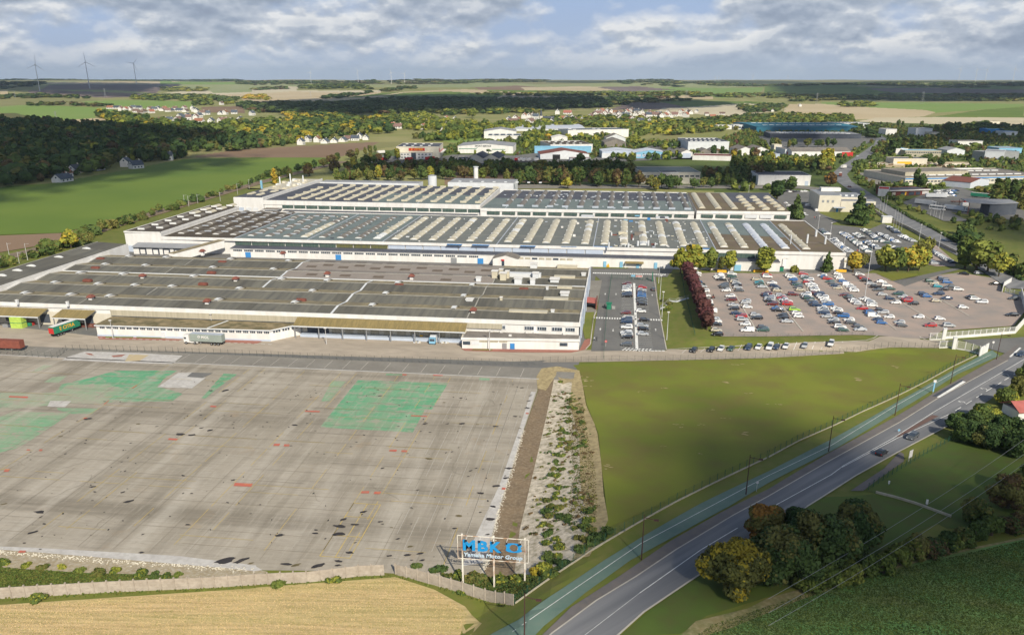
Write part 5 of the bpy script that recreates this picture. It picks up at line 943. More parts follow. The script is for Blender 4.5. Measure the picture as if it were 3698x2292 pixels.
for x,y,h,r,c,c2,lab,sd in ((1745,1405,9.4,6.8,'ochre','yellow','rounded tree with yellow patches at the front of the roadside clump',1),(1860,1380,10.2,6.8,'dark','ochre','dark tree second from left in the roadside clump',2),(1820,1290,8.0,4.6,'ochre','orange','orange-topped tree at the back of the roadside clump',3),(1950,1350,10.8,7.0,'dark','ochre','largest dark tree in the middle of the roadside clump',4),(2030,1310,9.4,6.2,'dark','ochre','dark olive tree at the right of the roadside clump',5),(1905,1300,7.6,5.0,'dark','mid','dark green tree behind the roadside clump',6)):
 q=at('d',x,y);big_tree(q.x,q.y,h,r,c,c2,lab,15000,sd)
for i,(x,y,h,r,c,c2,lab) in enumerate(((2320,1245,5.6,3.2,'ochre','mid','brown bushy tree in the lower right hedge'),(2400,1210,7.5,4.5,'ochre','rust','tall brownish tree at the right edge of the hedge'),(2460,1190,8.5,5.0,'mid','ochre','greenish tree at the very right edge'),(2300,1050,5.5,4.6,'dark','mid','dark hedge tree at the corner of the upper lawn'),(2360,1065,6,4.8,'dark','ochre','dark hedge tree second along the upper lawn'),(2430,1085,6.5,5.0,'dark','mid','dark hedge tree third along the upper lawn'),(2330,1030,5.5,4.8,'dark','mid','dark hedge tree behind the first along the upper lawn'),(2395,1045,6,5.0,'dark','mid','dark hedge tree behind the gap between second and third'),(2460,1060,6.5,5.2,'dark','mid','dark hedge tree at the right edge above the upper lawn'),(2280,1020,4,3.4,'mid','dark','low hedge bush nearest the road at the lawn corner'),(2340,1000,4.5,4.0,'mid','lime','sunlit yellow-green bush behind the dark hedge'),(2395,965,5,4.0,'mid','lime','sunlit bush beside the red-roofed house'),(2430,940,5.5,4.2,'ochre','lime','sunlit olive bush by the round road sign'),(2450,905,6,4.0,'mid','ochre','bush at the right edge casting shade on the road'))):
 q=at('d',x,y);big_tree(q.x,q.y,h,r,c,c2,lab,6500,20+i,.23)
hg=px('d',(1930,1408),(2000,1390),(2080,1365),(2160,1340),(2240,1315),(2330,1285),(2440,1255))
for i,(x,y,a) in enumerate(seg_walk(hg,4.2)):
 big_tree(x,y+R_.uniform(-.8,.8),R_.uniform(3.0,4.4),R_.uniform(2.4,3.2),R_.choice(['mid','ochre','dark','mid']),R_.choice(['light','rust','mid']),'scrubby hedge bush, %s from left in the field-edge hedge'%ordn(i+1),2400,60+i,.20)
 # shrubs on the chalk bank and by the wall
def shrub(x,y,s,col,label,group=None,n=260,tall=.5):
 g=random.Random(int(x*31+y*17));bl=[(g.uniform(-.6,.6)*s,g.uniform(-.6,.6)*s,s*tall*g.uniform(.3,.7),s*g.uniform(.4,.7),s*g.uniform(.4,.7),s*tall*.55) for _ in range(5)]
 v,q=leaf_quads(bl,n,.17+s*.05,int(abs(x*7+y)),.45)
 t=tag(mesh_obj('shrub',fast_mesh('shrub',v,q,np.zeros((0,3),int),[LV[col],LV['lime' if col=='mid' else 'mid']],(np.arange(len(q))%4==0).astype(int))),label,'shrub',group);t.location=(x,y,gz(x,y));return t
bank_px=[('b3',460,90,1.0),('b3',550,265,.9),('b3',545,330,1.0),('b3',590,345,1.1),('b3',635,380,.9),('b3',660,475,1.1),('b3',530,475,1.2),('b3',470,550,1.2),('b3',520,580,1.1),('b3',590,585,1.0),('b3',470,640,1.3),('b3',540,670,1.2),('b3',445,700,1.1),('b3',520,730,1.4),('b3',600,720,.9),('b3',650,700,1.2),('b3',690,670,1.0),('b3',420,790,1.3),('b3',480,790,1.1),('b3',615,780,.8),('b3',410,850,1.2),('b3',470,920,1.1),('b3',400,920,1.0),('b3',370,975,1.0),('b3',420,990,1.3),('b3',370,1080,1.0),('b3',440,1100,1.2),('b3',430,1150,1.0),('b3',325,1220,1.6),('b3',410,1200,1.2),('b3',660,1195,.9),('b3',510,1215,.9),('b3',600,1245,.7),('b3',325,1330,1.7),('b3',370,1280,1.3),('b3',450,1300,1.3),('b3',360,1370,1.6),('b3',445,1380,1.5),('b3',540,1380,1.2),('b3',720,1330,1.8),('b3',730,1420,2.0),('b3',300,1450,1.2),('b3',360,1460,.9),('b7',340,560,1.8),('b7',420,600,1.2),('b7',330,640,1.5),('b7',440,680,1.8),('b7',360,760,1.6),('b7',700,500,1.8),('b7',760,530,1.4),('b7',630,590,1.3),('b7',440,770,1.2),('b7',380,830,1.4),('b7',540,430,1.0),('b7',600,500,.9),('b7',690,610,1.4)]
for i,(k,x,y,s) in enumerate(bank_px):
 q=at(k,x,y);shrub(q.x,q.y,s*.78,R_.choice(['mid','ochre','mid','dark']),'low green shrub, %s down the chalk bank from the top'%ordn(i+1),'shrubs on the chalk bank')
for i,(k,x,y,s,c) in enumerate((('b5',360,1180,2.6,'mid'),('b6',220,1025,1.7,'light'),('b6',740,990,1.5,'mid'),('b5',20,840,2.2,'mid'),('b5',750,905,1.7,'light'),('b5',600,865,1.3,'lime'),('b5',1095,905,1.6,'lime'),('b5',240,855,1.5,'lime'),('b5',420,870,1.8,'ochre'),('b5',1360,940,2.2,'mid'),('b5',1600,950,1.5,'mid'),('b5',1700,945,1.2,'light'),('b5',950,930,2.2,'ochre'),('b5',1480,950,1.8,'dark'),('b6',1530,860,1.2,'dark'),('b6',1730,905,1.7,'dark'),('b6',1900,950,1.5,'mid'),('b6',2050,975,2.0,'ochre'),('b6',2130,990,2.0,'ochre'),('b6',2350,1000,2.0,'mid'),('b7',40,1000,1.8,'mid'),('b7',250,930,2.0,'yellow'),('b7',320,900,2.0,'lime'),('b7',370,960,1.8,'mid'),('b7',480,820,1.8,'dark'),('b7',640,720,1.8,'dark'),('b7',760,640,1.8,'dark'),('b7',840,590,1.8,'dark'),('b7',900,530,1.4,'dark'),('b6',1960,1110,.9,'mid'))):
 q=at(k,x,y);place='at the foot of the concrete wall' if i<3 else ('behind the concrete wall' if i<20 else 'along the green wire fence corner')
 shrub(q.x,q.y,s*(.6 if k=='b5' else.9),c,'%s shrub %s, %s from left of those there'%(COLW[c],place,ordn(i+1)),'shrubs by the wall and fence',420)
for i,(x,y,s) in enumerate(((1450,830,1.6),(1500,860,1.8),(1430,880,1.5),(1500,900,1.6),(1460,920,1.3))):
 q=at('a7',x,y);shrub(q.x,q.y,s,'ochre' if i<2 else 'mid','dense round shrub beside the car park steps, %s from the top'%ordn(i+1),'shrubs by the steps',300)
 # -- houses
HOUSE={}
def house_meshes(kind,roof):
 key=(kind,roof)
 if key in HOUSE:return HOUSE[key]
 L,Wd,e,r=dict(a=(11,8,3.6,7.4),b=(14,9,3.0,6.6),c=(9,8,5.0,8.6))[kind]
 mb=MB();x,y=L/2,Wd/2
 mb.box(-x,-y,-1,x,y,e,B['white'])
 for s in (-x,x-.3):mb.prism([(s,-y),(s+.3,-y),(s+.3,0),(s,0)],e,[e,e,r-.2,r-.2],B['white']);mb.prism([(s,0),(s+.3,0),(s+.3,y),(s,y)],e,[r-.2,r-.2,e,e],B['white'])
 mr=MB();m_=B[roof]
 mr.prism([(-x-.4,-y-.5),(x+.4,-y-.5),(x+.4,0),(-x-.4,0)],[e-.4,e-.4,r-.1,r-.1],[e-.15,e-.15,r+.15,r+.15],m_)
 mr.prism([(-x-.4,0),(x+.4,0),(x+.4,y+.5),(-x-.4,y+.5)],[r-.1,r-.1,e-.4,e-.4],[r+.15,r+.15,e-.15,e-.15],m_)
 mc_=MB();mc_.box(x-2.2,-.5,r-1,x-1.4,.4,r+1,B['cream'])
 mw=MB()
 for s in (-y-.06,y):
  for wx in (-x*.6,0.2,x*.55):mw.box(wx-.7,s,1.0,wx+.7,s+.06,2.3,B['glass'])
 for s in (-x-.06,x):mw.box(s,-.7,e+.4,s+.06,.7,e+1.6,B['glass'])
 def mk(n,b):
  me=bpy.data.meshes.new(n);me.from_pydata(b.v,[],b.f)
  for q in b.mats:me.materials.append(q)
  me.polygons.foreach_set('material_index',b.m);me.update();return me
 HOUSE[key]=(mk('wall',mb),mk('roof',mr),mk('window',mw),mk('chimney',mc_));return HOUSE[key]
RW=dict(slate='slate-grey',tile='orange-tiled',tileb='brown-tiled',white='white')
def village(k,pts,place,group,scale=1.0,palette=('slate','tile','tileb','tileb','slate'),win=True):
 P=sorted([(at(k,p[0],p[1]),p) for p in pts],key=lambda q:q[1][0])
 for i,(q,p) in enumerate(P):
  rf=p[2] if len(p)>2 else R_.choice(palette);kd=R_.choice('abc');ms=house_meshes(kd,rf)
  e=empty('house',(q.x,q.y,q.z),R_.choice([0,PI/2,PI/2,1.4,1.8,1.1,.2])+R_.uniform(-.15,.15),'%s house with %s roof, %s from left %s'%(dict(a='white',b='long white',c='tall white')[kd],RW[rf],ordn(i+1),place),'house',group)
  for j,me in enumerate(ms[:3 if win else 2]):
   o=mesh_obj(('wall','roof','window')[j],me,e);o.scale=(scale,scale,scale)
   if j==1:mesh_obj('chimney',ms[3],o)
village('f8',[(650,314),(690,314),(712,325),(740,327),(765,324),(785,314),(800,337),(820,317),(842,337),(828,347),(885,320),(908,324),(890,340),(930,322),(952,327),(968,324),(988,332),(1005,330),(1030,324),(1055,330),(1085,320),(1130,320),(1142,332),(1155,337),(1092,334),(1060,367),(1082,372),(1100,362),(1112,380),(1138,374),(1152,376),(1172,367),(1192,352),(1218,349),(975,392),(958,389),(1002,396),(1050,384),(1302,349),(1324,349),(1378,345),(1482,354),(1300,394),(1322,400),(1347,400),(1412,388),(1302,292),(1172,396),(1242,396)],'in the left village','houses of the left village',1.45)
village('a2',[(430,852,'slate'),(495,826,'slate'),(585,828,'tile'),(660,838,'slate'),(745,832,'slate'),(830,824,'slate'),(890,810,'tileb'),(945,812,'slate'),(985,795,'slate'),(1045,806,'slate')],'in the row by the meadow','white houses by the meadow',1.1)
village('f6',[(130,262),(162,252),(100,297),(182,297),(75,335),(208,317),(272,252),(272,307),(330,292),(348,257),(240,345),(30,250)],'left of the greenhouses','houses left of the greenhouses',1.25)
village('f6',[(880,247),(905,272,'tile'),(960,241),(1000,241),(1032,238),(1062,247),(1010,277),(1000,292),(1100,297),(862,282),(822,277),(1200,295,'slate'),(1300,257),(1332,266),(1382,257),(1252,202),(1342,202,'tile'),(1402,272,'tileb'),(1467,272),(1542,247),(1270,280),(1230,250)],'around the church','houses around the church',1.55)
vp=[(1600,190),(1642,188),(1690,186),(1722,192),(1862,190),(1902,188),(1932,186),(1948,190),(1620,206),(1672,208),(1775,204),(1802,206),(1852,206),(2000,206),(1580,215),(1640,222),(1710,220),(1752,224),(1792,222),(1822,226),(1852,224),(2132,212),(2110,220),(2200,222),(2222,206),(2282,222),(2302,216),(2342,198),(2402,192),(2417,202),(2362,222),(2384,230),(2002,232),(2052,232),(1992,247),(1902,272),(1932,277),(1982,292),(2012,287),(2062,292),(2152,292),(2192,297),(1762,242),(1802,250),(1892,240),(1940,226),(1960,212),(2080,216),(2160,230),(2250,232),(2060,212),(1890,214)]
village('f6',vp,'in the right village','houses of the right village',1.55,('tileb','slate','tileb','tile'))
village('f7',[(150,192),(105,180),(220,172),(30,158),(662,118,'tileb'),(792,112,'white'),(667,198),(745,198,'tile'),(590,150)],'scattered above the teal-roofed works','scattered houses on the right',1.1)
village('a1',[(620,1160,'tile'),(725,1120,'slate'),(600,1205,'slate'),(930,1095,'slate'),(1205,1060,'slate'),(1605,1000,'slate'),(1300,1078,'slate')],'along the edge of the dark wood','houses by the dark wood',1.15)
village('f8',[(2300,428,'tile'),(2330,430,'tileb')],'at the red farm','farm buildings',1.5)
village('a3',[(105,420),(180,418),(222,418),(300,412),(160,425),(260,415)],'in the hamlet behind the dark wood','houses of the far hamlet',1.0)
q=at('f6',1165,275)
ch=empty('church',(q.x,q.y,q.z),.3,'village church with slate roof and thin pointed spire','church')
one('wall',ch,lambda mb:mb.box(-14,-5,0,14,5,8,B['cream']));one('roof',ch,lambda mb:(mb.prism([(-14.4,-5.5),(14.4,-5.5),(14.4,0),(-14.4,0)],[7.8,7.8,13,13],[8.1,8.1,13.3,13.3],B['slate']),mb.prism([(-14.4,0),(14.4,0),(14.4,5.5),(-14.4,5.5)],[13,13,7.8,7.8],[13.3,13.3,8.1,8.1],B['slate'])))
one('tower',ch,lambda mb:mb.box(-18,-3,0,-12,3,14,B['cream']));one('spire',ch,lambda mb:mb.tube((-15,0,14),(-15,0,32),3.2,.1,B['slate'],8))
# -- lettering
def text_mesh(body,size,m,depth=.05,bold=.0,shear=0,space=1.0):
 cu=bpy.data.curves.new('lettering','FONT');cu.body=body;cu.size=size;cu.extrude=depth;cu.offset=bold;cu.align_x='CENTER';cu.align_y='CENTER';cu.shear=shear;cu.space_character=space;cu.resolution_u=2
 o=bpy.data.objects.new('t',cu);C.objects.link(o);dg=bpy.context.evaluated_depsgraph_get();dg.update()
 me=bpy.data.meshes.new_from_object(o.evaluated_get(dg));bpy.data.objects.remove(o);me.materials.clear();me.materials.append(m);me.name='lettering';return me
def letter(name,body,size,m,parent,loc,rot=(PI/2,0,0),**k):
 o=mesh_obj(name,text_mesh(body,size,m,**k),parent);o.location=loc;o.rotation_euler=rot;return o
 # -- industrial estate
def shed(label,k,x0,x1,y,depth,h,wall='white',roof='greyroof',kind='flat',rise=2.5,y1=None,name='warehouse',win=None,doors=(),skylights=0,bays=1,extra=None,base_h=0):
 """building whose front foot runs between two spots of the photograph"""
 a=at(k,x0,y);b=at(k,x1,y1 if y1 is not None else y);L=math.hypot(b.x-a.x,b.y-a.y);rz=math.atan2(b.y-a.y,b.x-a.x)
 e=empty(name,(a.x,a.y,min(a.z,b.z)),rz,label,'building')
 c_,s_=math.cos(rz),math.sin(rz);FOOT.append([(a.x+u*c_-v*s_,a.y+u*s_+v*c_) for u,v in ((-4,-14),(L+4,-14),(L+4,depth+4),(-4,depth+4))])
 W_,Rf=B[wall],B[roof]
 def walls(mb):
  mb.box(0,0,-1,L,depth,h,W_)
  if kind=='flat':mb.box(-.15,-.15,h-.5,L+.15,.1,h+.5,W_);mb.box(-.15,.1,h-.5,.1,depth,h+.5,W_);mb.box(L-.1,.1,h-.5,L+.15,depth,h+.5,W_);mb.box(0.1,depth-.1,h-.5,L-.1,depth+.15,h+.5,W_)
  if kind=='gable':
   for i in range(bays):
    c0,c1=L*i/bays,L*(i+1)/bays;c=(c0+c1)/2
    for yy in (0,depth-.3):mb.prism([(c0,yy),(c,yy),(c,yy+.3),(c0,yy+.3)],h,[h,h+rise,h+rise,h],W_);mb.prism([(c,yy),(c1,yy),(c1,yy+.3),(c,yy+.3)],h,[h+rise,h,h,h+rise],W_)
  if kind=='side':
   for xx in (0,L-.3):mb.prism([(xx,0),(xx+.3,0),(xx+.3,depth/2),(xx,depth/2)],h,[h,h,h+rise,h+rise],W_);mb.prism([(xx,depth/2),(xx+.3,depth/2),(xx+.3,depth),(xx,depth)],h,[h+rise,h+rise,h,h],W_)
 one('wall',e,walls)
 def rf(mb):
  if kind=='flat':mb.box(.1,.1,h-.1,L-.1,depth-.1,h+.1,Rf)
  elif kind=='gable':
   for i in range(bays):
    c0,c1=L*i/bays,L*(i+1)/bays;c=(c0+c1)/2
    mb.prism([(c0-.3,-.4),(c,-.4),(c,depth+.4),(c0-.3,depth+.4)],[h,h+rise,h+rise,h],[h+.2,h+rise+.2,h+rise+.2,h+.2],Rf)
    mb.prism([(c,-.4),(c1+.3,-.4),(c1+.3,depth+.4),(c,depth+.4)],[h+rise,h,h,h+rise],[h+rise+.2,h+.2,h+.2,h+rise+.2],Rf)
  else:
   mb.prism([(-.3,-.5),(L+.3,-.5),(L+.3,depth/2),(-.3,depth/2)],[h,h,h+rise,h+rise],[h+.2,h+.2,h+rise+.2,h+rise+.2],Rf)
   mb.prism([(-.3,depth/2),(L+.3,depth/2),(L+.3,depth+.5),(-.3,depth+.5)],[h+rise,h+rise,h,h],[h+rise+.2,h+rise+.2,h+.2,h+.2],Rf)
 one('roof',e,rf)
 for i in range(skylights):
  cols=max(1,skylights//2);xx=L*(.12+.8*(i%cols)/cols);yy=depth*(.25+.45*(i//cols));zz=h+(rise*(1-abs(yy/depth-.5)*2) if kind=='side' else 0)
  one('rooflight',e,lambda mb,xx=xx,yy=yy,zz=zz:mb.box(xx,yy,zz+.1,xx+L*.045+.8,yy+2.5,zz+.8,B['dome_w']))
 if win:
  n,z0,z1,m_=win
  for i in range(n):
   c=L*(i+.5)/n;w_=L/n*.36
   one('window',e,lambda mb,c=c,w_=w_:mb.box(c-w_,-.12,z0,c+w_,.05,z1,B[m_]))
 for c,w_,hh,m_ in doors:one('door',e,lambda mb,c=c,w_=w_,hh=hh,m_=m_:mb.box(L*c-w_/2,-.18,0,L*c+w_/2,.05,hh,B[m_]))
 if extra:extra(e,L)
 return e,L
def ex_citra(e,L):
 one('office_block',e,lambda mb:(mb.box(0,-7,0,L*.84,0,7.2,B['white']),mb.box(-.1,-7.2,7.0,L*.85,0,7.7,B['cream'])))
 one('stair_tower',e,lambda mb:mb.box(L*.36,-7.6,0,L*.47,-7,7.6,B['glass']))
 for r in (1.6,5.0):
  for c in (.04,.12,.19,.26,.52,.6,.68,.77):one('window',e,lambda mb,c=c,r=r:mb.box(L*c,-7.12,r,L*c+2.2,-6.95,r+1.2,B['glass']))
 one('sign_board',e,lambda mb:mb.prism([(L*.29,-.45),(L*.665,-.45),(L*.665,-.15),(L*.29,-.15)],9.2,12.4,B['red']))
 letter('lettering','E  CITRA',3.6,B['yellow'],e,(L*.478,-.6,10.8),shear=.25,bold=.07)
 one('side_sign',e,lambda mb:mb.box(L,1,8.2,L+.3,6,12,B['red']))
 one('dock_canopy',e,lambda mb:(mb.box(L,10,6.2,L+4,60,6.8,B['white']),mb.box(L,10,6.8,L+.4,60,7.6,B['red'])))
shed('white lorry depot with black roof and a big red and yellow name board','a2',1340,1745,985,62,13.6,'cream','tarfelt',win=(9,10.2,11.4,'cream'),skylights=8,extra=ex_citra,name='lorry_depot')
def ex_sport(e,L):
 one('stripe',e,lambda mb:(mb.box(L*.02,-.2,5.2,L*.33,0,5.9,B['greenp']),mb.prism([(L*.33,-.2),(L*.36,-.2),(L*.36,0),(L*.33,0)],[5.2,7.0,7.0,5.2],[5.9,7.7,7.7,5.9],B['greenp'])))
 one('stripe',e,lambda mb:mb.box(L*.62,-.2,4.6,L*.86,0,5.3,B['greenp']))
 letter('lettering','SPORT SERVICE',3.0,B['dgrey'],e,(L*.46,-.3,9.0),bold=.04)
shed('white and green-striped warehouse with a low pale ridged roof','f6',375,860,545,60,9,'white','greyroof','gable',3.2,y1=548,extra=ex_sport)
shed('twin-gabled cream store with dark slate-coloured roofs beside the green trailer','f6',462,735,632,45,5.5,'cream','dgrey','gable',4.5,y1=636,bays=2,doors=[(.13,6,4.8,'bluepanel'),(.62,8,4.2,'grey')])
shed('low lean-to end of the cream store with brown shutters','f6',372,460,630,30,4.2,'cream','dgrey',win=(2,1.5,3,'beige'))
shed('long white industrial building with a flat roof behind the striped warehouse','f6',640,930,440,50,8,'white','slate',skylights=8)
shed('white arched warehouse among yellow-green trees','f6',605,890,415,55,11,'white','greyroof','gable',4)
shed('very long low greenhouse range in front of the church','f6',860,1500,350,170,4,'white2','dome_s','side',1.5,name='greenhouse',skylights=0)
shed('long white warehouse with a blank ribbed front','f6',1343,1878,412,50,12,'white','slate',y1=402,skylights=4)
shed('L-shaped white works with a dark flat roof behind the red-roofed shed','f6',1190,1560,535,70,9,'white','darkfelt',y1=530,skylights=10)
shed('white gabled workshop behind the L-shaped works','f6',1200,1340,450,30,7,'white','white','gable',3)
shed('low light-blue building joined behind the red-roofed shed','f6',1050,1550,548,12,8,'skyblue','skyblue')
shed('grey shed with a shallow rusty-red roof and one dark doorway','f6',1100,1530,600,40,6,'white2','rust','gable',4.5,y1=598,doors=[(.33,9,5.5,'black')])
shed('small red-roofed lean-to right of the grey shed','f6',1360,1545,622,14,4,'white2','rust',doors=[(.9,3,3,'white')])
shed('double barn with pale brown gabled roofs above the blue sheds','f6',1665,1855,490,40,6,'asb','asb','gable',5)
shed('second barn gable standing behind the first','f6',1680,1850,455,30,7,'white2','asb','gable',6)
shed('dark teal and mauve workshop with a pale blue roof','f6',1645,1938,590,34,8,'bluepanel','dome_s','gable',2.2,doors=[(.14,12,6,'white2'),(.52,17,4,'white')])
shed('pale blue gabled shed with light-blue front','f6',1940,2200,592,34,7,'skyblue','dome_s','gable',3,win=(5,2,5,'bluepanel'))
def ex_grey(e,L):one('roof_light_well',e,lambda mb:(mb.box(L*.33,-.2,9.2,L*.63,14,10.2,B['white']),mb.box(L*.34,-.1,10.15,L*.62,13.6,10.4,B['tarfelt'])))
shed('big grey-roofed block with a white front and strip of dark windows behind the rear halls','a3',1225,1785,1225,52,10,'cream','felt',y1=1225,win=(11,6.2,7.6,'glass'),extra=ex_grey)
shed('large grey depot with a solar-striped white and black roof','f6',2400,2760,520,75,11,'white2','dgrey',y1=520,skylights=14)
shed('small white workshop with grey door before the grey depot','f6',2340,2440,590,30,7,'white','asb','gable',3,doors=[(.5,10,6,'bluepanel')])
shed('low white brown-roofed workshop left of the yellow tree','f7',0,280,505,30,5,'white','maroon',y1=512,name='workshop')
shed('twin-gabled white workshop with tan roofs','f7',330,560,475,40,7,'white','asb','gable',4,bays=2,name='workshop')
shed('cream cube-shaped building before the teal-roofed works','f7',600,655,435,14,7,'cream','cream')
shed('huge works with a teal-blue roof on the skyline road','f7',470,1230,300,170,9,'tealroof','tealroof','side',2,y1=300,skylights=24)
shed('pale grey-roofed wing in front of the teal-roofed works','f7',570,1240,345,60,7,'dgrey','greyroof',y1=350,skylights=24)
shed('long white roadside store with brown roof and red entrance','f7',730,1160,478,30,6,'white','asb','side',3.5,doors=[(.95,14,5,'red')],name='store')
shed('lorry workshop left of the roadside store','f7',680,730,470,40,7,'white2','asb',doors=[(.5,4,4,'red')])
shed('long white flat-roofed store with a blank front before the plantation','f7',480,865,690,36,8.5,'white','tarfelt',y1=694,doors=[(.93,3,4,'bluepanel')],name='store')
shed('blue-roofed two-storey office with a row of small windows','f7',1560,1825,480,22,7,'beige','skyblue',y1=482,win=(16,4.4,5.6,'glass'),name='office')
shed('white wing of the blue-roofed office','f7',1492,1580,472,22,8,'white','skyblue')
shed('cream store with dark flat roof behind the timber piles','f7',1475,1722,545,20,7,'cream','slate',y1=545,name='store')
def ex_long(e,L):
 one('stripe',e,lambda mb:mb.box(0,-.2,5.0,L,0,6.0,B['blue']));one('stripe',e,lambda mb:mb.box(L*.25,-.2,0,L*.5,0,1.6,B['skyblue']))
 one('rooflight',e,lambda mb:mb.box(L*.62,60,6.5,L*.85,64,7.6,B['white']))
shed('very long low works with a mottled brown roof dotted with white domes','f7',1560,2600,690,70,6,'cream','asb',y1=672,skylights=26,extra=ex_long,win=(40,2.4,3.6,'glass'),name='works')
shed('grey and dark-blue end block of the very long works','f7',1380,1556,640,66,9,'beige','asb',y1=672)
shed('tall white cube-shaped store at the far right','f7',2140,2280,522,34,12,'white2','greyroof',y1=528,name='store')
shed('grey lower wing joined to the white cube-shaped store','f7',2050,2145,510,45,11,'grey','greyroof',y1=522)
shed('white flat-roofed shed with red end wall on the right','f7',1950,2132,400,26,6,'white','tileb',name='shed')
shed('grey sheds with pale roofs left of the white cube store','f7',1870,2000,470,26,6,'white2','greyroof','gable',3)
shed('cream building with a flat roof beyond the poplars','f7',1755,1840,348,24,9,'cream','asb')
shed('pale tall building partly hidden by the poplars','f7',1420,1500,320,30,9,'white','greyroof')
shed('white building with grey roof above the poplars','f7',1640,1760,330,30,12,'white2','greyroof')
shed('bright blue shed at the far right','f7',2172,2285,310,30,7,'blue','skyblue',name='shed')
shed('second blue and white shed at the far right','f7',2290,2390,325,26,6,'white2','blue',name='shed')
shed('blue-grey shed on the right edge','f7',2250,2420,455,28,6,'skyblue','greyroof',name='shed')
shed('small green-grey shed with rusty roof','f7',2040,2180,715,24,5,'dome_s','rust','gable',2.5,y1=690,name='shed')
def ex_shop(e,L):
 for c,w_,m_ in ((.09,3,'cream'),(.3,4,'glass'),(.4,1.5,'yellow'),(.5,5,'glass'),(.68,4,'glass')):one('window',e,lambda mb,c=c,w_=w_,m_=m_:mb.box(L*c,-.25,.4,L*c+w_,-.02,3.0,B[m_]))
 one('fascia',e,lambda mb:mb.box(-.5,-1.2,4.1,L+.5,.2,4.9,B['white']))
 for i in range(5):one('window',e,lambda mb,i=i:mb.box(L*(.84+.032*i),-.25,1,L*(.84+.032*i)+.9,-.02,3.2,B['white']))
shed('low maroon and yellow roadside restaurant with white fascia','f7',1440,1735,772,16,4.6,'maroon','tarfelt',y1=762,extra=ex_shop,name='restaurant')
shed('white and red end of the roadside restaurant','f7',1362,1438,770,18,5.4,'white','red',y1=774,name='restaurant_wing')
shed('small white unit left in the row above the grey depot','f7',185,290,280,22,7,'white','greyroof',name='unit')
shed('white unit right in the row above the grey depot','f7',300,400,280,24,8,'white2','greyroof',win=(5,2,5,'glass'),name='unit')
shed('long pale grey range standing behind the teal-roofed works','f7',1050,1300,268,50,8,'white2','greyroof',skylights=8)
shed('low grey-brown workshop between the grey depot and the white gabled workshop','f7',60,190,470,22,5,'asb','asb','gable',3,bays=2,name='workshop')
shed('pale blue and grey store left of the lorry workshop','f7',560,640,500,24,6,'bluepanel','greyroof',name='store')
shed('flat-topped building with a dark roof on the low hill at far right','f7',2130,2260,245,30,6,'cream','asb',name='hilltop_building')
# open shed in the lorry yard
q0,q1=at('f7',2175,918),at('f7',2375,910)
os_=empty('open_shed',(q0.x,q0.y,0),0,'dark charcoal shed with an open pale canopy roof in the lorry yard','shed')
one('wall',os_,lambda mb:mb.prism([(0,0),(q1.x-q0.x,q1.y-q0.y),(q1.x-q0.x+2,24),(2,20)],-1,8.2,B['dgrey']))
one('roof',os_,lambda mb:mb.prism([(-12,6),(1,-.5),(q1.x-q0.x+.5,q1.y-q0.y-.5),(q1.x-q0.x+2,26),(-10,26)],8.2,8.6,B['greyroof']))
one('post',os_,lambda mb:[mb.tube((-11,y,0),(-11,y,8.2),.2,.2,B['rust']) for y in (7,25)] and None)
# ---- cream office block by the cedar
def office():
 e=empty('office_block',(0,0,0),0,'cream modern office block with stepped flat roofs beside the big cedar','office')
 a,b=at('g4',1065,465),at('g4',950,410);c=at('g4',1330,200,11)
 def blk(mb,x,y,w_,d,h,wl='cream',rf='grey'):mb.box(x,y,0,x+w_,y+d,h,B[wl]);mb.box(x+.3,y+.3,h,x+w_-.3,y+d-.3,h+.15,B[rf]);
 one('wall',e,lambda mb:blk(mb,b.x,a.y,15,34,11.5))
 one('wing',e,lambda mb:blk(mb,b.x+15.5,a.y+12,20,28,9))
 one('wing',e,lambda mb:blk(mb,b.x+15.5,a.y+1,24,10.5,7.6))
 one('stair_block',e,lambda mb:mb.box(b.x+6,a.y+24,11.5,b.x+20,a.y+30,14,B['white']))
 one('entrance_canopy',e,lambda mb:mb.box(b.x+10,a.y-4,3.2,b.x+18,a.y-.1,3.6,B['flash']))
 one('window_band',e,lambda mb:mb.box(b.x+15.3,a.y+1.5,4.4,b.x+15.45,a.y+10.5,6.4,B['glass']))
 one('window_band',e,lambda mb:mb.box(b.x+24,a.y+.8,4.0,b.x+38,a.y+.95,6.6,B['glass']))
 one('door',e,lambda mb:mb.box(b.x+12.5,a.y-.15,0,b.x+14,a.y,3,B['blue']))
 for i in range(3):one('window',e,lambda mb,i=i:mb.box(b.x+2+i*3.4,a.y-.12,6.5,b.x+3.6+i*3.4,a.y,8.3,B['grey']))
 for i in range(4):one('roof_unit',e,lambda mb,i=i:mb.box(b.x+17+i*4.4,a.y+16,9.1,b.x+19+i*4.4,a.y+18,10.2,B['white2']))
office()
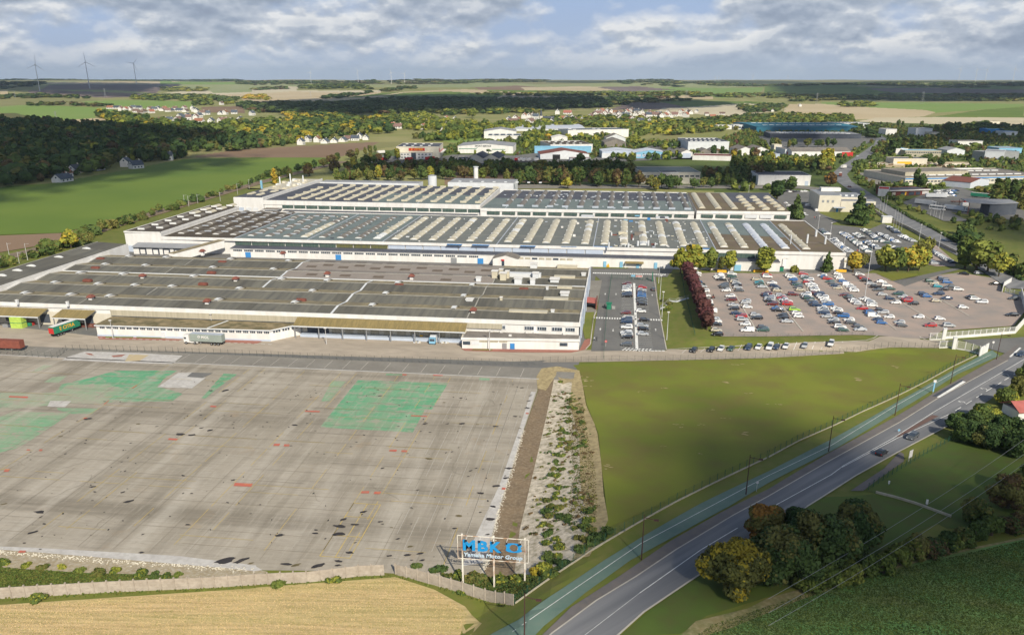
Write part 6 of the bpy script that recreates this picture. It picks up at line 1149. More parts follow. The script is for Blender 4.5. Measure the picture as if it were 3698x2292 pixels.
# -- vehicles
PAINT={}
def paint(c):
 rgb=dict(w=(.80,.80,.79),s=(.46,.48,.50),k=(.018,.018,.022),b=(.035,.14,.38),n=(.022,.045,.10),r=(.42,.022,.022),g=(.045,.10,.085),d=(.085,.095,.105),y=(.52,.47,.36),t=(.03,.30,.38),l=(.34,.55,.06),m=(.14,.028,.03))[c]
 if c not in PAINT:PAINT[c]=mat('car_paint_'+CNAME[c].replace(' ','_'),rgb,tuple(v*.92 for v in rgb),rough=.28,spec=.5,coat=.6,metal=.0,obj=True)
 return PAINT[c]
CNAME=dict(w='white',s='silver',k='black',b='blue',n='navy blue',r='red',g='dark green',d='dark grey',y='beige',t='turquoise',l='lime green',m='maroon')
CARM={}
def car_body(kind,c):
 key=(kind,c)
 if key in CARM:return CARM[key]
 # side profile (x forward, z up): lower body then cabin, with tumblehome and rounded nose
 L,Wd=dict(hatchback=(4.0,1.72),saloon=(4.5,1.76),estate=(4.5,1.78),van=(4.9,1.9),suv=(4.5,1.84))[kind]
 hx=L/2
 prof={'hatchback':[(-hx,.35),(-hx,.78),(-hx+.12,.95),(-hx+.3,.98),(.55,.95),(1.3,.86),(hx-.12,.68),(hx,.5),(hx,.3)],'saloon':[(-hx,.35),(-hx,.85),(-hx+.1,.96),(-1.1,.98),(.7,.95),(1.5,.86),(hx-.12,.68),(hx,.5),(hx,.3)],'estate':[(-hx,.35),(-hx,.85),(-hx+.1,.98),(-1.1,1.0),(.7,.96),(1.5,.87),(hx-.12,.7),(hx,.5),(hx,.3)],'suv':[(-hx,.45),(-hx,.95),(-hx+.1,1.1),(-1.1,1.12),(.8,1.08),(1.5,1.0),(hx-.1,.85),(hx,.6),(hx,.4)],'van':[(-hx,.35),(-hx,1.0),(-hx+.05,1.1),(-1.1,1.1),(1.0,1.08),(1.7,.98),(hx-.1,.75),(hx,.55),(hx,.32)]}[kind]
 cab={'hatchback':[(-hx+.1,.96),(-hx+.42,1.38),(-hx+.75,1.46),(.1,1.45),(.95,.94)],'saloon':[(-1.55,.97),(-.95,1.36),(-.6,1.43),(.15,1.42),(1.1,.94)],'estate':[(-hx+.08,.98),(-hx+.3,1.4),(-hx+.55,1.48),(.15,1.46),(1.1,.95)],'suv':[(-hx+.08,1.1),(-hx+.25,1.6),(-hx+.5,1.7),(.2,1.68),(1.1,1.07)],'van':[(-hx+.03,1.1),(-hx+.1,1.75),(-hx+.25,1.86),(.6,1.84),(1.35,1.06)]}[kind]
 P=paint(c)
 def loft(mb,pts,w0,w1,m_top,m_side):
  n=len(pts);zs=[p[1] for p in pts];lo,hi=min(zs),max(zs)
  wd=[(w0+(w1-w0)*(z-lo)/(hi-lo))/2 for z in zs]
  Lp=[(x,w_,z) for (x,z),w_ in zip(pts,wd)];Rp=[(x,-w_,z) for (x,z),w_ in zip(pts,wd)]
  for i in range(n-1):mb.face([Lp[i],Rp[i],Rp[i+1],Lp[i+1]][::-1],m_top(i))
  mb.face(Lp,m_side);mb.face(Rp[::-1],m_side);mb.face([Lp[0],Lp[-1],Rp[-1],Rp[0]],B['black'])
 mb=MB();loft(mb,prof,Wd,Wd*.97,lambda i:P,P)
 roof_i={0:'glass'}
 n=len(cab)
 def ctop(i):return B['glass'] if i in (0,n-2) and kind!='van' or (kind=='van' and i==n-2) else P
 loft(mb,cab,Wd*.95,Wd*.76,ctop,P)
 mgs=[MB(),MB()];w_lo,w_hi=Wd*.95,Wd*.78;zl,zh=cab[0][1]+.06,cab[2][1]-.1
 for s,mg in zip((1,-1),mgs):
  xs=(cab[0][0]+.35,cab[2][0]+.2,cab[3][0]-.05,cab[4][0]-.3) if kind!='van' else (.25,.25,cab[3][0]-.02,cab[4][0]-.25)
  a,b_=(w_lo/2+.012)*s,(w_hi/2+.025)*s
  f=[(xs[0],a,zl),(xs[1],b_,zh),(xs[2],b_,zh),(xs[3],a,zl)];mg.face(f if s<0 else f[::-1],B['glass'])
 mls=[MB(),MB()];mrs=[MB(),MB()]
 for s,ml in zip((1,-1),mls):
  ml.box(hx-.05,s*Wd*.34-.16,.56,hx+.03,s*Wd*.34+.16,.70,B['dome_w']);
 for s,mr in zip((1,-1),mrs):mr.box(-hx-.03,s*Wd*.40-.12,.66,-hx+.05,s*Wd*.40+.12,.86,B['red'])
 out=[]
 for nm,bb in [('body',mb)]+[('window',q) for q in mgs]+[('headlight',q) for q in mls]+[('tail_light',q) for q in mrs]:
  me=bpy.data.meshes.new(nm);me.from_pydata(bb.v,[],bb.f)
  for q in bb.mats:me.materials.append(q)
  me.polygons.foreach_set('material_index',bb.m);me.update();out.append((nm,me,(0,0,0)))
 wm=MB();wm.tube((0,-.11,0),(0,.11,0),.31,.31,B['black'],10);wm.tube((0,-.125,0),(0,.125,0),.17,.17,B['grey'],8)
 me=bpy.data.meshes.get('car_wheel') or bpy.data.meshes.new('car_wheel')
 if not me.vertices:
  me.from_pydata(wm.v,[],wm.f);[me.materials.append(q) for q in wm.mats];me.polygons.foreach_set('material_index',wm.m);me.update()
 for sx in (1,-1):
  for sy in (1,-1):out.append(('wheel',me,(sx*L*.30,sy*(Wd/2-.08),.31)))
 CARM[key]=out;return out
def car(x,y,rz,c,kind,label,group,full=True,z=None):
 e=empty('car' if kind!='van' else 'van',(x,y,(gz(x,y) if z is None else z)+.16),rz,label,'car' if kind!='van' else 'van',group)
 for nm,me,loc in car_body(kind,c)[:(11 if full else 3)]:
  o=mesh_obj(nm,me,e);o.location=loc
 return e
KD=['hatchback','hatchback','estate','saloon','hatchback','suv']
KN=dict(hatchback='hatchback',saloon='saloon',estate='estate car',van='van',suv='tall car')
def cars(k,items,place,group,rz=0.0,jit=.03,full=True,order='from the far end'):
 """items: (x, y, colour[, kind]) read off the photograph, listed back to front"""
 items=sorted(items,key=lambda p:p[1]);seen={}
 for i,it in enumerate(items):
  q=at(k,it[0],it[1]-3);kd=it[3] if len(it)>3 else R_.choice(KD);
  a=(0 if R_.random()<.5 else PI) if rz is None or rz==0.0 else rz
  lab='%s %s, %s %s %s'%(CNAME[it[2]],KN[kd],ordn(i+1),order,place)
  # keep cars of one row a bay apart
  car(q.x,q.y,a+R_.uniform(-jit,jit),it[2],kd,lab,group,full)
def space_out(items,k,dmin=2.35):
 """neighbours read too close together in the photograph are moved one bay apart"""
 items=sorted(items,key=lambda p:-at(k,p[0],p[1]).y);return items
GM='cars in the main staff car park'
def row(k,pts,place):
 it=sorted(pts,key=lambda p:p[1]);P=[at(k,p[0],p[1]-3) for p in it]
 for i in range(1,len(P)):
  if P[i-1].y-P[i].y<2.3 and abs(P[i].x-P[i-1].x)<4.0:P[i].y=P[i-1].y-2.3
 for i,(p,q) in enumerate(zip(it,P)):
  kd=p[3] if len(p)>3 else R_.choice(KD)
  car(q.x,q.y,(0 if R_.random()<.5 else PI)+R_.uniform(-.03,.03),p[2],kd,'%s %s, %s from the back of %s'%(CNAME[p[2]],KN[kd],ordn(i+1),place),GM)
row('g1',[(875,170,'w'),(880,200,'w'),(885,300,'b'),(940,330,'k'),(955,362,'s'),(990,432,'w'),(1005,500,'w'),(1025,578,'k'),(1035,606,'w'),(1045,634,'k'),(1085,735,'w','van'),(1145,853,'s'),(1158,880,'w'),(1170,925,'k'),(1165,1010,'y'),(1185,1070,'k')],'the row beside the purple trees')
row('g1',[(1205,190,'w'),(1200,218,'w','van'),(1215,242,'w'),(1245,265,'k'),(1290,335,'k'),(1275,352,'d'),(1290,378,'d'),(1310,424,'w'),(1370,507,'w'),(1385,562,'m'),(1420,640,'s'),(1430,693,'k'),(1465,763,'n'),(1530,803,'r'),(1550,855,'s'),(1590,920,'w'),(1620,1012,'w','van')],'the second row from the purple trees')
row('g1',[(1395,183,'w'),(1395,218,'g'),(1425,266,'d'),(1430,294,'y'),(1460,316,'s'),(1465,344,'k'),(1480,380,'s'),(1505,424,'d'),(1595,604,'s'),(1605,580,'s'),(1620,668,'w'),(1735,785,'s'),(1760,832,'k','estate'),(1850,970,'d'),(1850,1008,'g')],'the third row from the purple trees')
row('g1',[(1760,262,'y','estate'),(1790,303,'t'),(1800,328,'g'),(1840,370,'s'),(1900,482,'m'),(1910,503,'n'),(1950,533,'s'),(1945,562,'s'),(1960,584,'k'),(1990,628,'m'),(2060,692,'b'),(2080,718,'k'),(2140,792,'k'),(2155,826,'k'),(2205,880,'s')],'the fourth row from the purple trees')
row('g1',[(1905,190,'r'),(1915,222,'w'),(1980,314,'w'),(2010,354,'n'),(2045,398,'k'),(2060,424,'y'),(2110,502,'s'),(2130,532,'r'),(2150,558,'s'),(2190,564,'w'),(2200,594,'r'),(2205,628,'r'),(2310,710,'l'),(2345,760,'w'),(2370,806,'w')],'the fifth row from the purple trees')
row('g1',[(2240,204,'w'),(2270,228,'w'),(2292,264,'b'),(2330,315,'n'),(2352,336,'g'),(2372,374,'d'),(2400,416,'y'),(2292,484,'m')],'the short sixth row at the back')
row('g2',[(0,135,'r'),(15,165,'s'),(30,183,'g'),(60,204,'w'),(45,226,'r'),(75,244,'w'),(100,270,'w'),(118,295,'s'),(128,312,'w')],'the seventh row at the back')
row('g2',[(30,362,'w'),(42,384,'s'),(62,405,'g'),(92,430,'d'),(112,455,'n'),(150,480,'n','suv'),(205,508,'w'),(215,534,'s'),(222,560,'n'),(255,600,'s'),(330,638,'s'),(340,668,'k'),(402,718,'w'),(435,750,'g')],'the sixth row, front half')
row('g2',[(130,344,'m'),(172,360,'n'),(190,380,'s'),(212,390,'w'),(240,418,'w'),(255,444,'s'),(270,468,'b'),(355,514,'w'),(375,534,'w'),(392,564,'k'),(435,598,'b'),(500,638,'w'),(520,670,'d'),(605,712,'d'),(622,744,'s')],'the seventh row, front half')
row('g2',[(205,152,'w'),(232,168,'b'),(266,188,'r'),(292,220,'g'),(330,244,'d'),(345,264,'n'),(375,290,'y')],'the eighth row at the back')
row('g2',[(375,134,'w'),(382,164,'w'),(400,184,'w'),(432,215,'b'),(486,254,'w','van'),(520,278,'s'),(545,304,'w'),(556,318,'w')],'the ninth row at the back')
row('g2',[(450,368,'m'),(490,384,'g'),(520,404,'k'),(550,424,'w'),(568,442,'w'),(600,464,'s'),(640,514,'r'),(715,548,'n'),(735,566,'b'),(770,596,'w','van'),(812,636,'n'),(855,670,'b')],'the eighth row, front half')
row('g2',[(665,410,'w'),(722,434,'w'),(745,455,'s'),(750,480,'w'),(845,530,'k'),(870,555,'s'),(936,606,'w'),(1050,666,'s'),(1076,700,'d')],'the ninth row, front half')
row('g2',[(615,144,'w'),(640,166,'m'),(665,184,'r'),(692,210,'k'),(745,244,'s'),(790,278,'k'),(820,310,'d')],'the tenth row at the back')
row('g2',[(850,219,'w'),(910,264,'w'),(956,298,'g'),(865,360,'s'),(945,404,'n'),(1010,449,'w')],'the eleventh row, beyond the lamp mast')
row('g2',[(1040,354,'g'),(1085,384,'s'),(1130,414,'r'),(1150,432,'r'),(1206,460,'k'),(1260,606,'w'),(1386,699,'r')],'the twelfth row, beyond the lamp mast')
row('g2',[(1385,213,'g'),(1425,238,'y'),(1466,270,'t'),(1540,304,'k'),(1310,358,'n'),(1350,379,'b'),(1450,430,'y'),(1490,626,'w'),(1590,702,'s')],'the near side of the right-hand block')
row('g2',[(1510,184,'n'),(1535,202,'n'),(1570,226,'b'),(1602,274,'d'),(1690,305,'w'),(1478,354,'n'),(1566,402,'n')],'the far side of the right-hand block')
row('g2',[(1825,388,'k'),(1876,410,'w'),(1950,444,'w'),(1745,500,'w')],'the last row before the white gate')
row('g2',[(2092,244,'k'),(2296,404,'d'),(2280,584,'k')],'the cars against the right-hand wall')
for k,x,y,c,kd,rz,lab in (('g2',1760,130,'k','saloon',-.5,'black saloon parked under the birches at the top of the car park'),('g2',1912,122,'s','hatchback',.3,'silver hatchback parked under the birches at the top of the car park')):
 q=at(k,x,y);car(q.x,q.y,rz,c,kd,lab,GM)
GS='cars in the small staff car park'
for side,xs in (('left',[(1090,682,'m'),(1095,706,'s'),(1090,724,'s'),(1090,744,'w'),(1092,778,'n'),(1095,798,'k'),(1082,960,'m'),(1090,1024,'n'),(1090,1048,'n'),(1090,1098,'w','suv'),(1085,1148,'w'),(1092,1168,'s'),(1096,1192,'k'),(1090,1262,'d')]),('right',[(1240,716,'r'),(1235,742,'s'),(1230,764,'n'),(1232,782,'b'),(1232,800,'b'),(1235,828,'d'),(1236,850,'d'),(1240,876,'k'),(1226,944,'w'),(1260,1028,'k'),(1240,1084,'s'),(1250,1114,'k'),(1245,1162,'s')])):
 it=sorted(xs,key=lambda p:p[1]);P=[at('a7',p[0],p[1]-6) for p in it]
 for i in range(1,len(P)):
  if P[i-1].y-P[i].y<2.2:P[i].y=P[i-1].y-2.2
 for i,(p,q) in enumerate(zip(it,P)):
  kd=p[3] if len(p)>3 else R_.choice(KD)
  car(q.x,q.y,(PI if side=='left' else 0)+R_.uniform(-.03,.03),p[2],kd,'%s %s, %s from the back, %s of the hatched walkway'%(CNAME[p[2]],KN[kd],ordn(i+1),side),GS)
q=at('a7',1345,728);car(q.x,q.y,PI/2,'d','hatchback','grey hatchback driving away up the right lane of the small car park',GS)
for i,(k,x,y,c,kd) in enumerate((('a7',1730,1320,'k','hatchback'),('a7',1895,1315,'k','hatchback'),('a7',1988,1306,'w','hatchback'),('a7',2085,1304,'g','saloon'),('a7',2250,1296,'n','suv'),('a7',2345,1290,'w','hatchback'),('a8',12,1290,'w','van'),('a8',78,1288,'n','saloon'),('a8',165,1282,'w','hatchback'),('a8',345,1276,'s','hatchback'),('a8',595,1258,'w','suv'))):
 q=at(k,x,y-8);car(q.x,q.y,-PI/2-.35,c,kd,'%s %s, %s from left in the slanted bays along the fence'%(CNAME[c],KN[kd],ordn(i+1)),'cars in the slanted roadside bays')
 # the rear car park beyond the middle hall
for j,(pts,place) in enumerate(([((1385,795),(1500,860),(1600,940),(1700,1010),(1790,1080)),'the first long rear row'],[((1590,805),(1690,870)),'the short rear row'],[((1740,925),(1850,985),(1930,1030)),'the second long rear row'],[((1700,745),(1820,820),(1930,900),(2060,940)),'the third long rear row'],[((1925,800),(2040,850),(2200,935)),'the fourth long rear row'],[((2080,705),(2200,790)),'the rear row under the flagpoles'],[((2250,835),(2330,870),(2440,915)),'the rear row by the road wall'],[((1080,745),(1180,815)),'the row against the middle hall'],[((1255,885),(1340,960),(1400,1000),(1500,1070)),'the kerb row by the middle hall'],[((2090,990),(2240,1040)),'the rear row behind the yellow trees'])):
 W_=[at('g4',x,y) for x,y in pts]
 for i,(x,y,a) in enumerate(seg_walk([(p.x,p.y) for p in W_],2.9)):
  c=R_.choice('wwwwwsssskndgbw');kd=R_.choice(KD)
  car(x,y,R_.choice([0,PI])+R_.uniform(-.04,.04),c,kd,'%s %s, %s from far end of %s'%(CNAME[c],KN[kd],ordn(i+1),place),'cars in the rear car park',False)
for j,(pts,place) in enumerate(([((1520,335),(1600,380),(1690,440),(1765,475)),'the row below the road wall'],[((1500,440),(1590,485)),'the short row by the yellow trees'])):
 W_=[at('a8',x,y) for x,y in pts]
 for i,(x,y,a) in enumerate(seg_walk([(p.x,p.y) for p in W_],2.8)):
  c=R_.choice('wwwsssknb');kd=R_.choice(KD);car(x,y,R_.uniform(-.04,.04),c,kd,'%s %s, %s from the back of %s'%(CNAME[c],KN[kd],ordn(i+1),place),'cars in the rear car park',False)
for i in range(26):
 q=at('f7',1790+(i%9)*19+R_.uniform(-5,5),738+(i//9)*17+R_.uniform(-3,3));c=R_.choice('wwsssbnkdg');kd=R_.choice(KD)
 car(q.x,q.y,R_.uniform(-.5,.5),c,kd,'%s %s, %s from left in %s line behind the restaurant'%(CNAME[c],KN[kd],ordn(i%9+1),ordn(i//9+1)),'crowded cars behind the restaurant',False)
for k,x,y,c,kd,rz,lab in (('b4',1075,1165,'k','hatchback',.90,'black hatchback driving up the main road'),('b4',1370,1010,'d','estate',.90+PI,'grey estate car driving down the main road'),('b4',2400,225,'n','hatchback',.85+PI,'dark blue hatchback waiting at the side road junction'),('g4',620,185,'w','hatchback',.5,'white hatchback left of the four cars by the rear crossing'),('g4',690,185,'k','hatchback',.5,'black hatchback by the rear crossing'),('g4',740,182,'d','hatchback',.5,'dark grey hatchback by the rear crossing'),('g4',795,180,'w','hatchback',.5,'third car by the rear crossing, white'),('g4',848,178,'w','estate',.5,'white estate car at the right by the rear crossing'),('g4',560,350,'w','hatchback',.9,'white hatchback nearest the rear hall behind the spruce'),('g4',600,385,'w','estate',.9,'white estate car behind the spruce'),('g4',810,500,'w','hatchback',.2,'white hatchback right of the spruce'),('g4',835,525,'s','estate',.2,'silver estate car right of the spruce'),('g4',1000,460,'w','van',PI/2,'white van parked outside the cream office block'),('g4',890,390,'w','van',.5,'white and yellow van beside the cream office block'),('a8',1675,265,'n','hatchback',-.7,'navy blue car alone on the upper road'),('f7',1212,480,'s','hatchback',.6,'silver car on the far bend of the road'),('f7',1160,708,'m','hatchback',-.8,'maroon car on the road below the rust-red tree'),('d',500,793,'w','hatchback',0,'')):
 if lab:q=at(k,x,y);car(q.x,q.y,rz,c,kd,lab,'cars on the roads and forecourts')
 # ---- lorries
def wheelset(e,xs,r=.5,w_=1.2):
 for x in xs:
  for s in (1,-1):one('wheel',e,lambda mb,x=x,s=s:(mb.tube((x,s*w_-.15,r),(x,s*w_+.15,r),r,r,B['black'],12),mb.tube((x,s*w_-.17,r),(x,s*w_+.17,r),r*.5,r*.5,B['grey'],8)))
def trailer(k,x,y,rz,L,body,label,txt=None,tcol='white',top='white2',front=None,cab=None,name='trailer',cat='trailer',h=2.7,z0=1.25,group=None,tsize=1.5):
 q=at(k,x,y);e=empty(name,(q.x,q.y,q.z+.1),rz,label,cat,group)
 one('body',e,lambda mb:mb.box(-L/2,-1.25,z0,L/2,1.25,z0+h,B[body],B[top]))
 one('chassis',e,lambda mb:(mb.box(-L/2,-.5,z0-.3,L/2,.5,z0,B['black']),mb.box(L*.2,-.9,.2,L*.2+.2,.9,z0-.3,B['grey'])))
 wheelset(e,[-L/2+1.5,-L/2+2.8,-L/2+4.1])
 if front:one('end_panel',e,lambda mb:mb.box(-L/2-.06,-1.2,z0+.1,-L/2-.01,1.2,z0+h-.5,B[front]))
 if txt:
  letter('lettering',txt,tsize,B[tcol],e,(0,-1.29,z0+h*.52),bold=.03,depth=.02);letter('lettering',txt,tsize,B[tcol],e,(0,1.29,z0+h*.52),rot=(PI/2,0,PI),bold=.03,depth=.02)
 if cab:
  X=L/2+.5
  one('cab',e,lambda mb:(mb.prism([(X,-1.22),(X+2.1,-1.22),(X+2.1,1.22),(X,1.22)],.7,[3.6,3.2,3.2,3.6],B[cab]),mb.box(X-3.2,-1.1,.55,X,1.1,1.0,B[cab])))
  one('windscreen',e,lambda mb:(mb.box(X+2.1,-1.05,1.9,X+2.14,1.05,2.8,B['glass']),mb.box(X+1.0,-1.26,1.9,X+1.9,1.26,2.6,B['glass'])))
  wheelset(e,[X+1.2,X-2.2])
 return e
q=at('a5',1940,1235)
mol=trailer('a5',1985,1240,PI-.035,12.2,'dome_s','white lorry carrying a grey-green container with white lettering in front of the mossy annex',None,cab='white',name='lorry',cat='lorry',top='flash')
B['boxgreen']=mat('grey_green_container',(0.27,0.31,0.28),(0.24,0.275,0.25),scale=.8);B['boxrust']=mat('rusty_red_container',(0.24,0.075,0.05),(0.19,0.06,0.042),scale=.8)
for o in mol.children:
 if o.name.startswith('body'):o.data.materials[0]=B['boxgreen']
letter('lettering','MOL',1.35,B['white'],mol,(.2,1.29,2.85),rot=(PI/2,0,PI),bold=.03,depth=.02,space=1.15)
letter('emblem','O',1.2,B['white'],mol,(2.6,1.29,2.95),rot=(PI/2,0,PI),bold=.05,depth=.02)
ta,tb=at('a5',500,1178),at('a5',755,1092)
trailer('a5',627,1133,math.atan2(tb.y-ta.y,tb.x-ta.x),math.hypot(tb.x-ta.x,tb.y-ta.y)*.98,'greenp','green curtain-sided trailer with yellow lettering and a red rear backed to the dock','E CITRA','yellow','white','red',tsize=1.9)
c2=trailer('a5',60,1300,.02,13,'boxrust','rusty red-brown container on a trailer at the left edge of the yard',None,name='trailer',top='boxrust')
trailer('f6',612,632,.02,15,'greenp','green trailer with yellow lettering parked against the twin-gabled store','E CITRA','yellow','greenp',tsize=1.8,h=4,z0=1)
GT='lorries and trailers at the white depot'
for x,y,rz,bd,top,lab in ((1225,1005,.9,'red','white','red trailer standing alone left of the depot'),(1455,1010,1.1,'red','red','red trailer closest to the depot entrance'),(1485,1040,1.1,'white2','white','white-topped trailer, left of three parked side by side'),(1525,1036,1.1,'rust','white','red-brown trailer in the middle of three side by side'),(1570,1036,1.1,'rust','white','white-topped trailer, right of three side by side'),(1640,1003,1.3,'red','red','red trailer left of the pair by the depot corner'),(1673,1003,1.3,'red','red','red trailer right of the pair by the depot corner'),(1733,1070,1.2,'cream','white','cream trailer left of the two standing apart'),(1780,1065,1.2,'white','white','white trailer right of the two standing apart'),(1190,940,.9,'white','white','white trailer on the lane left of the depot')):
 trailer('a2',x,y,rz,11,bd,lab,top=top,group=GT,h=3.0)
for x,y,bd,lab in ((895,615,'red','red lorry left of the row beside the grey shed'),(925,618,'white','white lorry second in the row beside the grey shed'),(960,622,'white','white lorry third in the row beside the grey shed'),(1000,620,'white','white lorry fourth in the row beside the grey shed'),(1065,618,'white','white lorry last in the row beside the grey shed')):
 trailer('f6',x,y,1.3,9,bd,lab,top='white2',group='lorries beside the grey shed',name='lorry',cat='lorry')
for k,x,y,rz,L,bd,top,cab,lab in (('f7',2215,488,0,13,'white','white',None,''),('f6',2225,488,.0,16,'white2','white','white','white articulated lorry on the track above the blue sheds'),('f6',2345,478,.0,14,'white','white','white','second white lorry at the end of the track'),('f7',1110,570,1.0,9,'white','white','white','white lorry descending the bending road'),('f7',1088,628,1.3,8,'rust','white','red','red-fronted lorry on the bend by the rust-red tree'),('f7',1555,545,0,15,'yellow','yellow','white','yellow trailer beside the timber piles'),('f7',1700,838,-.75,13,'white','white','white','white lorry first from the left in the lorry yard'),('f7',1925,880,-.75,14,'white2','white','white','white-cabbed articulated lorry with grey trailer in the lorry yard'),('f7',1790,788,0,16,'white2','white',None,'long white trailer standing behind the coach'),('f7',2115,785,-.7,14,'greenp','white',None,'green trailer beside the wall behind the lorry yard'),('f7',1440,655,.1,7,'white','white',None,'small white box van beside the long works'),('g4',2135,20,0,7,'white','white',None,'')):
 if lab:trailer(k,x,y,rz,L,bd,lab,top=top,cab=cab,name='lorry' if cab else 'trailer',cat='lorry' if cab else 'trailer',group='lorries on the right side')
q=at('f7',1800,875);bus=empty('coach',(q.x,q.y,.2),-.75+0,'white coach with dark side windows in the lorry yard','bus')
one('body',bus,lambda mb:mb.box(-5.5,-1.25,.4,5.5,1.25,3.3,B['white']));one('window',bus,lambda mb:mb.box(-5,-1.3,1.7,4.8,-1.26,2.7,B['glass']));one('window',bus,lambda mb:mb.box(-5,1.26,1.7,4.8,1.3,2.7,B['glass']));one('windscreen',bus,lambda mb:mb.box(5.5,-1.1,1.3,5.56,1.1,2.9,B['glass']));wheelset(bus,[-3.4,3.6])
q=at('f7',1960,820);rl_=empty('low_loader',(q.x,q.y,.2),0,'empty red low-loader lorry in the lorry yard','lorry')
one('bed',rl_,lambda mb:mb.box(-6,-1.2,.8,3.5,1.2,1.1,B['rust']));one('cab',rl_,lambda mb:mb.box(3.8,-1.2,.6,6,1.2,3.1,B['red']));wheelset(rl_,[-4.5,-3.2,4.8])
q=at('f7',2000,855);tk=tag(one('tank',None,lambda mb:mb.tube((-2.2,0,2),(2.2,0,2),1.8,1.8,B['white'],14)),'white cylindrical tank lying at the edge of the lorry yard','tank');tk.location=(q.x,q.y,0)
q=at('a6',1700,1215);wt=empty('service_truck',(q.x,q.y,0),PI/2,'light blue and white service truck backed to the loading dock','truck')
one('body',wt,lambda mb:mb.box(-2.4,-1.1,.7,1.2,1.1,3.0,B['white2']));one('cab',wt,lambda mb:mb.box(-4,-1.1,.5,-2.5,1.1,2.5,B['skyblue']));one('windscreen',wt,lambda mb:mb.box(-4.05,-.9,1.4,-4.0,.9,2.3,B['glass']));wheelset(wt,[-3.3,.6],.45,1.0)
def clutter_item(k,x,y,name,cat,label,fn):q=at(k,x,y);e=tag(one(name,None,fn),label,cat);e.location=(q.x,q.y,q.z);return e
clutter_item('a5',185,1080,'cage_stack','crates','tall yellow-green stack of wire cages under the left canopy',lambda mb:(mb.box(-2.4,-1.4,0,2.4,1.4,4.3,mat('lime_cage',(0.42,0.58,0.10),scale=1)),mb.box(-2.5,-1.5,2.1,2.5,1.5,2.25,B['greenp'])))
for i,(x,y,c) in enumerate(((65,1078,'grey'),(105,1078,'dgrey'),(130,1075,'greenp'),(280,1065,'greenp'),(300,1058,'red'))):
 clutter_item('a5',x,y,'pallet_box','crate','%s pallet box, %s from left beside the yellow-green cages'%(dict(grey='grey',dgrey='dark grey',greenp='green',red='red')[c],ordn(i+1)),lambda mb,c=c:(mb.box(-1.1,-.7,.15,1.1,.7,1.3,B[c]),mb.box(-1.1,-.7,0,-.8,.7,.15,B['wood']),mb.box(.8,-.7,0,1.1,.7,.15,B['wood'])))
clutter_item('a5',830,1075,'steel_frame','frame','red-brown steel frames stacked behind the green trailer',lambda mb:[mb.box(-3,-.8+.5*i,.2+.25*i,3,-.7+.5*i,.5+.25*i,B['rust']) for i in range(4)]+[mb.box(-3,-1,0,-2.8,1,1.4,B['rust']),mb.box(2.8,-1,0,3,1,1.4,B['rust'])])
for i,(x,y,c,nm) in enumerate(((1510,1190,'white','white'),(1578,1190,'yellow','yellow'),(1555,1150,'red','red'))):
 clutter_item('a6',x,y,'gas_rack','cabinet','small %s cabinet at the dock left of the service truck'%nm,lambda mb,c=c:(mb.box(-.6,-.5,0,.6,.5,1.8,B[c]),mb.box(-.7,-.6,1.8,.7,.6,1.95,B['white2'])))
for i,(x,y) in enumerate(((1535,1225),(1770,1220),(1800,1228),(1840,1215),(1905,1200))):
 clutter_item('a6',x,y,'scrap_pile','scrap','low pale scrap heap by the loading dock, %s from left'%ordn(i+1),lambda mb,i=i:[mb.box(-1.3+.5*j,-.6+.3*(j%3),0,-.7+.5*j,.1+.3*(j%3),.35+.2*((i+j)%3),B[('white2','cream','grey')[j%3]]) for j in range(5)])
for i in range(26):
 q=at('f7',1290+i*28,540-(4 if i%2 else -4)+(6 if i>15 else 0))
 if 8<i<14:continue
 def pile(mb,i=i):
  for j in range(9):mb.tube((-6,-2.4+.9*(j%6),.5+.9*(j//6)),(6,-2.4+.9*(j%6),.5+.9*(j//6)),.45,.45,B['cream' if (i+j)%3 else 'wood'],7)
 t=tag(one('log_pile',None,pile),'stack of pale timber, %s from left in the timber yard'%ordn(i+1),'timber stack','timber stacks');t.location=(q.x,q.y,.3);t.rotation_euler.z=R_.uniform(-.6,1.2)
 # -- painted marks
PT=G['paint'];YP=mat('yellow_floor_line',(0.58,0.42,0.11),(0.40,0.33,0.16),scale=.5,lo=.4,hi=.7,detail=6);RP=mat('red_floor_paint',(0.52,0.12,0.085),(0.42,0.16,0.11),scale=.6,detail=6)
OIL=mat('dark_oil_patch',(0.030,0.028,0.032),(0.05,0.045,0.045),scale=.5);MOS=mat('mossy_patch',(0.115,0.095,0.045),(0.16,0.13,0.07),scale=.5);PW=mat('faded_white_line',(0.50,0.47,0.42),scale=.6)
def P2(k,*pts):return px(k,*pts)
